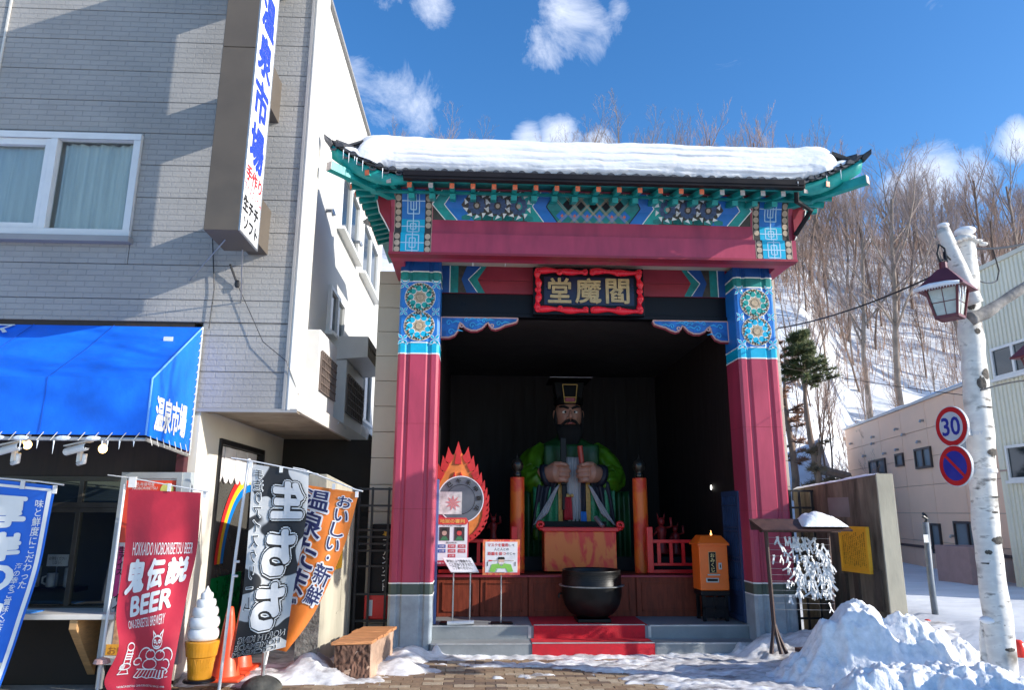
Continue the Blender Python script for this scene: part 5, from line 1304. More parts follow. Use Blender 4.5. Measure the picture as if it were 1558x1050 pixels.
panel('upper_front', KX-.42, KX+.42, 2.20, 2.60, KY-.40, ROBD, .02, 16)
panel('leg_cover', KX-.86, KX-.50, .85, 1.9, KY-.40, ROBD, .04, 14); panel('leg_cover', KX+.50, KX+.86, .85, 1.9, KY-.40, ROBD, .04, 14)
# tassel
t2 = MB(); t2.ball((KX-.10, KY-.63, 1.82), .045, .03, .04, 12, 8); t2.ball((KX-.17, KY-.63, 1.83), .028, .02, .028, 10, 8); t2.ball((KX-.03, KY-.63, 1.83), .028, .02, .028, 10, 8); t2.build('tassel_knot', GLD, kg, smooth=True)
m = MB(); m.grid(lambda u, v: Vector((KX-.14+.09*u+(.0-.01)*v*(1-2*u)*2, KY-.645+.006*sin(u*40), 1.81-.33*v)), 16, 6); m.build('tassel', M('crimson tassel', (.40,.01,.02), .7, .2, 40, stretch=(6,6,.5)), kg, smooth=True, solid=.03)
# batons
MB().box(KX-.195, KX-.105, KY-.66, KY-.62, 1.98, 2.68).build('black_tablet', BLACK, kg, bevel=.01)
MB().box(KX-.18, KX-.115, KY-.66, KY-.62, 1.62, 1.98).build('black_tablet', BLACK, kg, bevel=.01)
MB().tube([(KX+.155, KY-.62, 2.02), (KX+.095, KY-.65, 2.56)], [.042, .040], 16).build('red_baton', M('red brown lacquer', (.42,.05,.035), .35, .15), kg, bevel=.006)
# hands: palm, four unequal fingers curled round the baton, thumb from the side
def hand(s):
    gx = KX+s*.0+(.13 if s > 0 else -.15); gy = KY-.64; gz = 2.155
    m = MB()
    wrist = Vector((gx+s*.27, gy+.10, gz-.01)); knk = Vector((gx+s*.065, gy-.055, gz+.0))
    m.tube([wrist+Vector((s*.08, .04, .0)), wrist, wrist*.6+knk*.4+Vector((0,-.012,0)), knk*.85+wrist*.15+Vector((0,-.01,0)), knk], [.095, .105, .135, .142, .10], 20)
    for i, (L, r_) in enumerate(((.15, .037), (.17, .040), (.165, .039), (.14, .034))):
        zz = gz+.105-.070*i
        a = knk+Vector((s*.03, .0, zz-gz)); pts = [a, a+Vector((-s*.045, -.040, .004)), a+Vector((-s*.095, -.045, .0)), a+Vector((-s*L*.86, -.020, -.003)), a+Vector((-s*L*.98, .025, -.005)), a+Vector((-s*L*.90, .065, -.006))]
        if i == 0 or i == 3: pts = [p+Vector((0, .008, 0)) for p in pts]
        dens = []
        for k in range(len(pts)-1):
            for q in range(3): dens.append(pts[k].lerp(pts[k+1], q/3))
        dens.append(pts[-1]); rr_ = [r_*(1.06 if k in (3, 4, 9) else .97) for k in range(len(dens))]; rr_[-1] = r_*.6
        m.tube(dens, rr_, 10); m.ball(dens[-1], r_*.7, r_*.7, r_*.7, 8, 6); m.ball(dens[4], r_*1.06, r_*1.02, r_*1.0, 10, 8)
    tb = [wrist+Vector((-s*.06, -.06, .085)), knk+Vector((s*.06, -.05, .125)), knk+Vector((-s*.01, -.085, .128)), knk+Vector((-s*.085, -.080, .112))]
    m.tube(tb, [.05, .042, .036, .030], 10); m.ball(tb[-1], .032, .030, .030, 10, 8)
    o = m.build('hand', SKIN, kg, smooth=True, clean=False)
    md = o.modifiers.new('r', 'REMESH'); md.mode = 'VOXEL'; md.voxel_size = .009; md.use_smooth_shade = True
    md = o.modifiers.new('sm', 'SMOOTH'); md.iterations = 3; md.factor = .5
hand(-1); hand(1)
# head with face
HZ = 3.08; HY = KY-.10
hm = MB()
def headf(u, v):
    ph = pi*v; t_ = 2*pi*u; x = sin(ph)*cos(t_); y = sin(ph)*sin(t_); z_ = -cos(ph)
    w_ = .215*(1-.10*max(0, -z_)-.02*z_); X_ = x*w_; Y_ = y*.225; Z_ = z_*.30
    if y < 0:
        f_ = max(0, -y)
        Y_ -= .018*math.exp(-((X_)/.05)**2)*0
        Y_ += .030*math.exp(-((abs(X_)-.080)/.038)**2-((Z_-.035)/.030)**2)*f_      # eye sockets
        Y_ -= .022*math.exp(-((Z_-.085)/.030)**2)*f_*math.exp(-(X_/.15)**2)        # brow
        Y_ -= .022*math.exp(-((abs(X_)-.105)/.05)**2-((Z_+.04)/.05)**2)*f_         # cheeks
    return Vector((KX+X_, HY+Y_, HZ+Z_))
hm.grid(headf, 56, 36)
hd = hm.build('head', SKIN, kg, smooth=True)
nm_ = MB(); nm_.tube([(KX, HY-.215, HZ+.065), (KX, HY-.245, HZ+.0), (KX, HY-.285, HZ-.055), (KX, HY-.27, HZ-.075)], [.018, .026, .042, .025], 12)
for s in (-1, 1): nm_.ball((KX+s*.036, HY-.248, HZ-.062), .026, .03, .022, 10, 8)
nm_.build('nose', SKIN, hd, smooth=True)
EYEW = M('eye white', (.75,.72,.62), .25, .03)
for s in (-1, 1):
    MB().ball((KX+s*.080, HY-.175, HZ+.032), .044, .032, .030, 16, 10).build('eyeball', EYEW, hd, smooth=True)
    MB().ball((KX+s*.074, HY-.203, HZ+.032), .017, .008, .017, 12, 8).build('iris', MATTE, hd, smooth=True)
    MB().tube([(KX+s*.128, HY-.17, HZ+.045), (KX+s*.08, HY-.205, HZ+.068), (KX+s*.032, HY-.20, HZ+.048)], [.010, .014, .010], 8).build('eyelid', SKIN, hd, smooth=True)
    MB().tube([(KX+s*.160, HY-.145, HZ+.120), (KX+s*.10, HY-.222, HZ+.118), (KX+s*.025, HY-.245, HZ+.082)], [.010, .024, .016], 8).build('eyebrow', BEARD, hd, smooth=True)
    MB().ball((KX+s*.222, HY+.0, HZ+.01), .026, .045, .075, 12, 8).build('ear', SKIN, hd, smooth=True)
    MB().tube([(KX+s*.01, HY-.262, HZ-.105), (KX+s*.07, HY-.25, HZ-.12), (KX+s*.13, HY-.20, HZ-.17), (KX+s*.16, HY-.16, HZ-.25)], [.020, .024, .020, .006], 8).build('moustache', BEARD, hd, smooth=True)
    MB().ball((KX+s*.205, HY-.03, HZ-.06), .032, .075, .14, 12, 8).build('side_beard', BEARD, hd, smooth=True)
MB().tube([(KX-.055, HY-.235, HZ-.150), (KX, HY-.252, HZ-.146), (KX+.055, HY-.235, HZ-.150)], [.010, .018, .010], 8).build('lips', M('dull red lips', (.30,.07,.06), .4, .1), hd, smooth=True)
loft('beard', [(KX, HY-.13, HZ-.62, .02, .02), (KX, HY-.14, HZ-.52, .10, .07), (KX, HY-.13, HZ-.38, .165, .11), (KX, HY-.10, HZ-.26, .205, .15), (KX, HY-.06, HZ-.17, .20, .15), (KX, HY-.03, HZ-.14, .17, .12)], BEARD, hd, fold=.05)
HATM = M('black lacquered crown', (.006,.005,.005), .6, .2, spec=.15)
m = MB(); m.lathe((KX, HY, HZ+.155), [(.222, 0), (.232, .01), (.236, .12), (.20, .13)], 32); m.build('crown_band', HATM, hd, smooth=False)
m = MB(); m.hexa([(KX-.20,HY-.16,HZ+.25),(KX+.20,HY-.16,HZ+.25),(KX+.20,HY+.18,HZ+.25),(KX-.20,HY+.18,HZ+.25),(KX-.24,HY-.14,HZ+.52),(KX+.24,HY-.14,HZ+.52),(KX+.24,HY+.16,HZ+.52),(KX-.24,HY+.16,HZ+.52)]); m.build('crown', HATM, hd, bevel=.01)
MB().box(KX-.33, KX+.33, HY-.40, HY+.30, HZ+.535, HZ+.555).build('crown_board', HATM, hd, bevel=.006)
m = MB(); ye = HY-.235
for a, b_ in (((KX-.085, ye, HZ+.18), (KX-.115, ye, HZ+.46)), ((KX+.085, ye, HZ+.18), (KX+.115, ye, HZ+.46)), ((KX-.115, ye, HZ+.46), (KX+.115, ye, HZ+.46)), ((KX-.085, ye, HZ+.18), (KX+.085, ye, HZ+.18)), ((KX-.09, ye, HZ+.26), (KX+.09, ye, HZ+.26))): m.tube([a, b_], .008, 6)
m.build('gilt_frame', GLD, hd)
MB().box(KX-.075, KX+.075, ye-.01, ye+.02, HZ+.19, HZ+.25).build('red_badge', CRIMD, hd, bevel=.004)
MB().tube([(KX-.33, HY-.41, HZ+.545), (KX+.33, HY-.41, HZ+.545)], .006, 6).build('board_edge', STEEL, hd)

# ------------------------------------------------------------------ banners (nobori) on the left
def sheet(left, right, fold=.02, fr=9, seed=0, push=0.):
    # left / right: lists of points from top to bottom
    def ev(pts, t_):
        t_ = max(0, min(.99999, t_))*(len(pts)-1); i = int(t_); f_ = t_-i
        p0 = pts[max(i-1, 0)]; p1 = pts[i]; p2 = pts[i+1]; p3 = pts[min(i+2, len(pts)-1)]
        return .5*((2*p1)+(p2-p0)*f_+(2*p0-5*p1+4*p2-p3)*f_*f_+(3*p1-p0-3*p2+p3)*f_**3)
    left = [Vector(p) for p in left]; right = [Vector(p) for p in right]
    def S(u, v):                     # u 0..1 left to right, v 0 (bottom) .. 1 (top)
        a = ev(left, 1-v); b_ = ev(right, 1-v); w = min(1, (1-v)*3+.15)
        d = fold*w*(sin(u*fr+v*5+seed)*.6+.9*noise.noise(Vector((u*2.6+seed, v*3.2, seed))))
        return a.lerp(b_, u)+Vector((.15*d, -d, 0))
    def Sn(e): 
        def g_(u, v): return S(u, v)+Vector((0, -e, 0))
        return g_
    return S, Sn
def banner_cloth(S, mat, parent, name='cloth'):
    m = MB(); m.grid(S, 44, 80); return m.build(name, mat, parent, smooth=True, clean=False)
POLE = M('white plastic pole', (.70,.70,.70), .35, .05)
def strap(parent, a, w=.025, h=.05): MB().box(a[0]-w/2, a[0]+w/2, a[1]-.006, a[1]+.006, a[2]-h, a[2]+.012).build('loop', POLE, parent)

# red beer banner
BX = M('beer banner cloth', (.50,.020,.045), .6, .08, 3, bump=.2, bscale=8)
t_ = T('beer_banner', 'crimson beer banner with white lettering and an ogre drawing in front of the shop', 'banner', (-2.95, 6.9, 0))
S, Sn = sheet([P(196,745,Y=6.95), P(188,830,Y=6.93), P(176,930,Y=6.88), P(182,985,Y=6.86), P(160,1035,Y=6.84), P(170,1056,Y=6.84)], [P(306,750,Y=6.90), P(300,830,Y=6.90), P(285,900,Y=6.86), P(270,985,Y=6.84), P(263,1030,Y=6.82), P(262,1056,Y=6.82)], .055, 7, 1.0)
banner_cloth(S, BX, t_)
f = Sn(.006)
text(t_, 'HOKKAIDO NOBORIBETSU BEER', WHITE, f, (.12,.765,.94,.81), cuts=14, fat=-.0)
for ch, (a, b_) in zip('鬼伝説', ((.08,.36), (.39,.62), (.65,.93))): text(t_, ch, WHITE, f, (a,.645,b_,.755), cuts=8, fat=.05)
text(t_, 'BEER', WHITE, f, (.20,.555,.80,.635), cuts=10, fat=.035)
text(t_, 'ONI-DENSETSU BREWERY', WHITE, f, (.17,.50,.74,.54), cuts=12)
text(t_, 'NOBORIBETSU ONI-DENSETSU SINCE 1998', WHITE, f, (.16,.105,.90,.128), cuts=14)
# ogre drawing in white line
def stroke(parent, pts, w, mat, f, name='line_drawing', closed=False):
    m = MB(); n_ = len(pts); rng_ = range(n_ if closed else n_-1)
    for i in rng_:
        a = Vector(pts[i]); b_ = Vector(pts[(i+1) % n_]); d = b_-a
        if d.length < 1e-6: continue
        nrm = Vector((-d.y*.42, d.x/.42)).normalized(); nrm = Vector((nrm.x*w, nrm.y*w*.36))
        a2 = a-d*.06; b2 = b_+d*.06
        m.poly([f(*(a2-nrm)), f(*(b2-nrm)), f(*(b2+nrm)), f(*(a2+nrm))])
    return m
def arc(cx, cy, rx, ry, a0, a1, n_=12): return [(cx+rx*cos(a0+(a1-a0)*k/n_), cy+ry*sin(a0+(a1-a0)*k/n_)) for k in range(n_+1)]
m = MB()
def st(pts, w=.011): 
    mm_ = stroke(None, pts, w, None, f); m.add(mm_.v, mm_.f)
st(arc(.66,.425,.085,.030,0,2*pi)); st([(.60,.445),(.585,.475),(.63,.458)]); st([(.70,.458),(.745,.475),(.73,.445)]); st(arc(.62,.430,.02,.006,0,2*pi,8)); st(arc(.70,.430,.02,.006,0,2*pi,8)); st(arc(.66,.412,.04,.007,pi,2*pi,8)); st([(.66,.43),(.65,.42),(.67,.42)])
st(arc(.48,.355,.11,.042,.6,3.6)); st(arc(.84,.355,.11,.045,-.5,2.6)); st(arc(.57,.360,.085,.028,0,2*pi)); st(arc(.74,.360,.085,.028,0,2*pi)); st(arc(.60,.30,.12,.036,0,2*pi)); st(arc(.86,.30,.07,.04,-1.2,2.2)); st(arc(.80,.255,.12,.03,-.6,1.4))
st(arc(.38,.315,.06,.022,.2,5.6)); st(arc(.22,.285,.075,.020,0,2*pi)); st([(.18,.30),(.16,.385)]); st([(.27,.30),(.25,.385)]); st(arc(.205,.40,.055,.022,0,2*pi)); st([(.17,.345),(.26,.345)]); st([(.17,.33),(.26,.33)]); st([(.17,.36),(.26,.36)]); st([(.19,.27),(.16,.235),(.30,.235),(.26,.27)])
for k in range(9): st([(.46+.05*k, .262), (.40+.058*k, .205)], .012)
st([(.40,.205),(.46,.195),(.52,.207),(.60,.193),(.70,.205),(.80,.195),(.93,.21)]); st([(.44,.265),(.88,.268)])
for k in range(5): st([(.15, .292-.006*k), (.21, .292-.006*k)], .006)
me_o = m.build('ogre_drawing', WHITE, t_, clean=False)
MB().tube([P(190,737,Y=6.95), P(163,945,Y=6.95), P(148,1054,Y=6.95)], .013, 8).build('pole', POLE, t_)
MB().tube([P(164,723,Y=6.94), P(195,727,Y=6.94), P(250,737,Y=6.92), P(318,749,Y=6.90)], .006, 6).build('crossbar', POLE, t_)
MB().box(*[c for c in (P(196,740,Y=6.94).x, P(207,740,Y=6.94).x)], 6.925, 6.945, P(200,742,Y=6.94).z, P(200,726,Y=6.94).z).build('pole_cap', POLE, t_)
for px_ in (258, 312): strap(t_, P(px_, 738 if px_ < 300 else 748, Y=6.915), .03, .06)
MB().lathe(P(156,1000,Y=6.93)-Vector((0,0,.05)), [(.0001,.05),(.06,.03),(.07,0),(.06,-.005)], 14).build('pole_clip', M('pinkish plastic', (.6,.35,.3), .5, .05), t_)

# blue oyster banner
t_ = T('oyster_banner', 'bright blue seafood banner with white characters at the photo edge', 'banner', (-4.1, 6.8, 0))
BL = M('blue banner cloth', (.01,.13,.62), .55, .12, 2, bump=.2, bscale=7)
S, Sn = sheet([P(-75,722,Y=6.80), P(-92,850,Y=6.8), P(-112,960,Y=6.78), P(-128,1055,Y=6.76)], [P(86,740,Y=6.80), P(66,840,Y=6.8), P(32,950,Y=6.76), P(2,1048,Y=6.72)], .05, 6, 3.0)
banner_cloth(S, BL, t_); f = Sn(.007)
def rib(f, pts, w, mat, parent, name='border'):
    m = MB()
    for a, b_ in zip(pts[:-1], pts[1:]):
        a = Vector(a); b_ = Vector(b_); n_ = max(2, int((b_-a).length*30))
        for k in range(n_):
            p = a.lerp(b_, k/n_); q = a.lerp(b_, (k+1)/n_); d = (b_-a).normalized(); nn = Vector((-d.y*w*.4, d.x*w)) if abs(d.x) < .5 else Vector((0, w*.4))
            if abs(d.x) < .5: nn = Vector((w, 0))
            m.poly([f(*(p-nn)), f(*(q-nn)), f(*(q+nn)), f(*(p+nn))])
    m.build(name, mat, parent, clean=False)
rib(f, [(.02,.962),(.965,.962)], .022, WHITE, t_); rib(f, [(.955,.965),(.955,.0)], .022, WHITE, t_)
for ch, (zz, hh) in zip('厚岸のカキ', ((.775,.135), (.635,.125), (.49,.13), (.33,.14), (.19,.12))): text(t_, ch, WHITE, f, (.36,zz,.76,zz+hh), cuts=6, fat=.045)
text(t_, '味と鮮度にこだわった', WHITE, f, (.83,.50,.92,.90), vertical=True, cuts=8, fat=.01)
text(t_, '海の幸をご賞味ください', WHITE, f, (.745,.27,.82,.62), vertical=True, cuts=8, fat=.01)
MB().grid(lambda u, v: Sn(.009)(.60+.2*u, .20+.075*v), 4, 4).build('red_seal', M('seal red', (.55,.02,.08), .5, .05), t_)
text(t_, '海鮮', BL, Sn(.011), (.64,.21,.76,.265), vertical=False, cuts=3)
MB().grid(lambda u, v: f(.02+.91*u, .02+.14*v), 10, 6).build('oyster_print', M('oyster photo print', (.50,.50,.42), .5, .6, 14), t_)
MB().tube([P(-80,718,Y=6.82), P(0,728,Y=6.80), P(60,733,Y=6.79), P(97,738,Y=6.78)], .008, 6).build('crossbar', POLE, t_)
MB().tube([P(-78,705,Y=6.82), P(-135,1060,Y=6.82)], .013, 8).build('pole', POLE, t_)
for px_, py__ in ((35, 734), (84, 741)): strap(t_, P(px_, py__, Y=6.785), .035, .06)

# black and white ice cream banner, seen from its back so the writing is mirrored
t_ = T('ice_cream_banner', 'black and white cow-patterned ice cream banner with mirrored bubble characters', 'banner', (-2.0, 7.0, 0))
COW = bpy.data.materials.new('cow pattern cloth'); COW.use_nodes = True; nt = COW.node_tree; bb = nt.nodes['Principled BSDF']; bb.inputs['Roughness'].default_value = .6
tt = nt.nodes.new('ShaderNodeTexCoord'); nn_ = nt.nodes.new('ShaderNodeTexNoise'); nn_.inputs['Scale'].default_value = 2.9; nn_.inputs['Detail'].default_value = .6; nt.links.new(tt.outputs['Object'], nn_.inputs['Vector'])
cr = nt.nodes.new('ShaderNodeValToRGB'); nt.links.new(nn_.outputs['Fac'], cr.inputs[0]); cr.color_ramp.elements[0].position = .505; cr.color_ramp.elements[1].position = .515; cr.color_ramp.elements[0].color = (.018,.018,.020,1); cr.color_ramp.elements[1].color = (.52,.52,.51,1); nt.links.new(cr.outputs[0], bb.inputs['Base Color'])
S, Sn = sheet([P(383,706,Y=7.0), P(380,790,Y=6.98), P(370,900,Y=6.96), P(352,1004,Y=6.94)], [P(470,720,Y=6.98), P(466,790,Y=6.96), P(448,890,Y=6.94), P(434,986,Y=6.93)], .04, 6, 5.0)
banner_cloth(S, COW, t_)
GLY = M('banner off white', (.60,.60,.60), .55, .04)
for ch, (a, b_, c_, d_) in zip('生ちち', ((.34,.66,.96,.90), (.28,.38,.90,.62), (.22,.135,.86,.365))):
    text(t_, ch, MATTE, Sn(.006), (a-.03,b_-.012,c_+.03,d_+.012), cuts=8, fat=.17, mirror=True)
    text(t_, ch, WHITE, Sn(.010), (a-.012,b_-.004,c_+.012,d_+.004), cuts=8, fat=.135, mirror=True)
    text(t_, ch, MATTE, Sn(.014), (a+.004,b_+.002,c_-.004,d_-.002), cuts=8, fat=.11, mirror=True)
    text(t_, ch, GLY, Sn(.018), (a+.02,b_+.008,c_-.02,d_-.008), cuts=8, fat=.06, mirror=True)
text(t_, '手造りアイスクリーム', WHITE, Sn(.006), (.04,.24,.22,.955), vertical=True, mirror=True, cuts=10, fat=.045)
text(t_, '手造りアイスクリーム', MATTE, Sn(.010), (.055,.245,.205,.95), vertical=True, mirror=True, cuts=10, fat=.0)
for k, s_t in enumerate(('NORTH KING', 'HOMEMADE', 'ICECREAM')):
    text(t_, s_t, WHITE, Sn(.006), (.06-.03*k,.092-.041*k,.95-.06*k,.126-.041*k), mirror=True, cuts=8, fat=.03)
    text(t_, s_t, MATTE, Sn(.010), (.07-.03*k,.094-.041*k,.94-.06*k,.124-.041*k), mirror=True, cuts=8, fat=.0)
MB().tube([P(379,698,Y=7.02), P(358,850,Y=7.02), P(333,1052,Y=7.0)], .014, 8).build('pole', POLE, t_)
MB().tube([P(352,697,Y=7.01), P(380,701,Y=7.0), P(430,711,Y=6.99), P(484,722,Y=6.96)], .007, 6).build('crossbar', POLE, t_)
for px_, py__ in ((382, 705), (428, 712), (466, 722)): strap(t_, P(px_, py__, Y=6.985), .03, .045)
for py__ in (855, 877): MB().tube([P(357-(py__-855)*.12,py__,Y=7.0), P(364-(py__-855)*.12,py__,Y=6.99)], .012, 6).build('clip', POLE, t_)

# orange hot spring egg banner
t_ = T('egg_banner', 'orange hot spring egg banner partly hidden behind the black and white one', 'banner', (-1.6, 7.25, 0))
ORC = M('orange banner cloth', (.82,.22,.03), .55, .07, 3, bump=.2, bscale=7)
S, Sn = sheet([P(464,738,Y=7.3), P(452,800,Y=7.28), P(425,900,Y=7.25), P(388,984,Y=7.2)], [P(546,750,Y=7.25), P(524,830,Y=7.24), P(480,930,Y=7.2), P(436,992,Y=7.15)], .03, 6, 8.0)
banner_cloth(S, ORC, t_)
OUTW = M('banner white', (.72,.72,.74), .5, .04); INKB = M('navy ink', (.02,.025,.10), .5, .05)
for ch, (a, b_, c_, d_) in zip('温泉たまご', ((.02,.80,.52,.955), (.0,.635,.50,.785), (.03,.49,.55,.625), (.06,.36,.56,.48), (.1,.22,.5,.34))):
    text(t_, ch, OUTW, Sn(.006), (a-.03,b_-.012,c_+.03,d_+.012), cuts=6, fat=.07); text(t_, ch, INKB, Sn(.010), (a,b_,c_,d_), cuts=6, fat=.015)
for ch, (b_, d_) in zip('おいしい・新鮮', ((.86,.94), (.775,.845), (.69,.765), (.615,.68), (.57,.585), (.45,.545), (.345,.44))):
    a, c_ = (.66,.92) if ch not in '新鮮・' else ((.62,.98) if ch != '・' else (.76,.81))
    text(t_, ch, OUTW, Sn(.006), (a-.02,b_-.008,c_+.02,d_+.008), cuts=6, fat=.07); text(t_, ch, INKB, Sn(.010), (a,b_,c_,d_), cuts=6, fat=.012)
m = MB(); m.poly([Sn(.007)(.16+.10*cos(2*pi*k/20), .15+.045*sin(2*pi*k/20)) for k in range(20)]); m.build('egg_print', OUTW, t_)
MB().tube([P(446,712,Y=7.32), P(462,715,Y=7.32), P(540,745,Y=7.26), P(552,748,Y=7.25)], .008, 6).build('crossbar', POLE, t_)
MB().tube([P(468,716,Y=7.32), P(403,1012,Y=7.30)], .014, 8).build('pole', POLE, t_)
MB().tube([P(403,990,Y=7.30), P(399,1040,Y=7.30)], .018, 8).build('pole_foot', STEEL, t_)
for px_, py__ in ((466, 722), (508, 738), (543, 750)): strap(t_, P(px_, py__, Y=7.25), .03, .045)
b0 = P(398, 1046, Y=7.30); ST_ = M('dark rough stone', (.07,.068,.06), .9, .4, 10, bump=.6, bscale=20)
m = MB(); m.grid(lambda u, v: Vector(b0)+Vector((.19*cos(2*pi*u)*sin(pi*v/2+.0)*(1+.06*nz(u*5, v*3, 2)), .16*sin(2*pi*u)*sin(pi*v/2), -.03+.13*cos(pi*v/2))), 28, 8); m.build('stone_foot', ST_, cat='stone', label='dark rounded stone holding the orange banner pole', smooth=True)

# framed standing signboard behind the beer banner
t_ = T('framed_signboard', 'grey framed red and white menu signboard behind the crimson beer banner', 'signboard', (-3.1, 7.15, .2))
FRG = M('grey aluminium frame', (.36,.37,.37), .4, .08, 5, metal=.3)
c4 = [P(187,719,Y=7.17), P(279,719,Y=7.17), P(256,1012,Y=7.13), P(147,1012,Y=7.13)]
def q3(u, v): return (c4[3].lerp(c4[2], u)).lerp(c4[0].lerp(c4[1], u), v)
def qbox(name, u0, v0, u1, v1, d0, d1, mat):
    p = [q3(u0,v0), q3(u1,v0), q3(u1,v1), q3(u0,v1)]; MB().hexa([x+Vector((0,-d0,0)) for x in p]+[x+Vector((0,-d1,0)) for x in p]).build(name, mat, t_, bevel=.002)
qbox('frame', 0,0,.09,1,-.06,.02, FRG); qbox('frame', .91,0,1,1,-.06,.02, FRG); qbox('frame', .09,.965,.91,1,-.06,.02, FRG); qbox('frame', .09,0,.91,.03,-.06,.02, FRG)
qbox('side_panel', 1.0,.0,1.13,1.0,-.10,-.0, M('pale grey side panel', (.42,.46,.47), .45, .05))
qbox('board', .09,.03,.91,.965,-.02,0, M('menu white', (.62,.60,.56), .5, .05)); qbox('red_field', .09,.62,.91,.955,0,.004, M('menu red', (.72,.06,.02), .45, .08))
qbox('pink_strip', .10,.34,.17,.60,0,.004, M('menu magenta', (.55,.02,.18), .5, .05)); qbox('yellow_field', .10,.045,.9,.10,0,.004, M('menu amber', (.75,.35,.03), .5, .1)); qbox('photo_field', .18,.10,.9,.33,0,.004, M('menu photo', (.55,.30,.15), .5, .5, 16))
qf = lambda u, v: q3(u, v)+Vector((0, -.007, 0))
text(t_, '北海道物産\nNOBORIBETSU', WHITE, qf, (.20,.905,.60,.945)); m = MB(); m.poly([qf(.76+.11*cos(2*pi*k/18), .905+.036*sin(2*pi*k/18)) for k in range(18)]); m.build('yellow_sun', M('print lime', (.6,.6,.15), .5, .05), t_)
text(t_, '士まいも', MATTE, qf, (.20,.70,.32,.88), vertical=True, fat=.02); text(t_, '生アイス', MATTE, qf, (.11,.45,.20,.60), vertical=True, fat=.02); text(t_, 'イイ', MATTE, qf, (.12,.26,.2,.36), vertical=True, fat=.02); text(t_, 'おいし', M('print brown', (.35,.12,.02), .5, .05), qf, (.14,.05,.5,.09))
qbox('post', .02,-.12,.10,0,-.04,.0, FRG); qbox('post', .90,-.12,.98,0,-.04,.0, FRG)

# giant soft-serve cone display
t_ = T('soft_serve_display', 'big model soft-serve ice cream in an orange cone beside the beer banner', 'display', (-2.46, 7.0, 0))
c_ = P(303, 1036, Y=7.0); sx = c_.x; CONEM = M('glossy amber cone plastic', (.72,.30,.02), .3, .1, 6); ICEM = M('white cream plastic', (.78,.78,.76), .35, .03)
zb = c_.z+.01
MB().lathe((sx, 7.0, zb-.02), [(.13, 0), (.14, .01), (.13, .025), (.11, .03)], 24).build('base', BLACK, t_, bevel=.004)
MB().lathe((sx, 7.0, zb), [(.095, 0), (.10, .02), (.115, .16), (.118, .19), (.13, .195), (.135, .24), (.145, .30), (.148, .32), (.13, .325)], 32).build('cone', CONEM, t_, smooth=False, bevel=.004)
m = MB()
for k in range(14):
    a = 2*pi*k/14; m.tube([(sx+.098*cos(a), 7+.098*sin(a), zb+.02), (sx+.117*cos(a+.35), 7+.117*sin(a+.35), zb+.18)], .003, 4); m.tube([(sx+.098*cos(a), 7+.098*sin(a), zb+.02), (sx+.117*cos(a-.35), 7+.117*sin(a-.35), zb+.18)], .003, 4)
m.build('waffle_rib', CONEM, t_)
prof = []
for (r, z0_, h) in ((.135, .325, .105), (.132, .425, .10), (.112, .52, .09), (.085, .602, .075), (.055, .67, .06)):
    for k in range(6): a = -pi/2+pi*k/5; prof.append((r*(.80+.20*cos(a)), z0_+h/2+h/2*sin(a)*.96))
prof += [(.032, .735), (.014, .765), (.004, .785)]
MB().lathe((sx, 7.0, zb), prof, 36).build('swirl', ICEM, t_, smooth=True)

# traffic cones behind
def cone(x, y, z, s, label, group, top_only=False):
    t_ = T('traffic_cone', label, 'traffic cone', (x, y, z), group=group)
    OR_ = M('orange red cone plastic', (.85,.09,.03), .4, .1, 8)
    MB().lathe((x, y, z), [(.145*s, .03), (.14*s, .04), (.075*s, .36*s), (.045*s, .58*s), (.03*s, .66*s), (.02*s, .67*s)], 20).build('body', OR_, t_, smooth=True)
    MB().box(x-.19*s, x+.19*s, y-.19*s, y+.19*s, z, z+.03).build('base', OR_, t_, bevel=.01)
p = P(342, 1030, Y=7.35); cone(p.x, 7.35, p.z-.02, .95, 'orange red traffic cone leaning near the black banner pole, beside the soft-serve model', 'traffic cones by the banners')
p = P(363, 1016, Y=7.75); cone(p.x, 7.75, p.z-.02, .9, 'second orange red traffic cone, mostly behind the ice cream banner', 'traffic cones by the banners')

# log bench with planks
t_ = T('log_bench', 'rough log seat with split reddish planks on top, half buried in snow', 'bench', (-1.2, 7.9, 0))
BARK = M('rough brown bark', (.12,.062,.042), .9, .6, 9, bump=1.5, bscale=14, stretch=(1,1,.6)); CUTW = M('weathered pinkish log', (.42,.28,.20), .85, .3, 6, bump=.8, bscale=12); PLK = M('reddish plank', (.50,.22,.09), .65, .3, 5, stretch=(1,8,8), bump=.4, bscale=10)
a0, a1, a2, a3 = Vector((-1.36, 7.58, 0)), Vector((-1.02, 7.62, 0)), Vector((-.90, 8.55, 0)), Vector((-1.22, 8.55, 0))
m = MB(); bb_ = [a0, a1, a2, a3]
def ctr(u, v):
    tt_ = u*4; i = min(3, int(tt_)); f_ = tt_-i; p = bb_[i].lerp(bb_[(i+1) % 4], f_); n_ = nz(p.x*6, p.y*6, v*4, 4)
    c0 = Vector((-1.12, 8.08, 0)); d = (p-c0).normalized(); return p+d*.030*n_+Vector((0, 0, -.03+.355*v))
m.grid(ctr, 80, 14); m.add([b_+Vector((0,0,.32)) for b_ in bb_], [(0,1,2,3)])
m.build('log', CUTW, t_, smooth=True, clean=False)
m = MB(); m.grid(lambda u, v: a0.lerp(a1, u)+Vector((0, -.014-.028*abs(nz(u*7, v*4, 1, 5)), -.03+.35*v)), 40, 30); m.build('bark_face', BARK, t_, smooth=True)
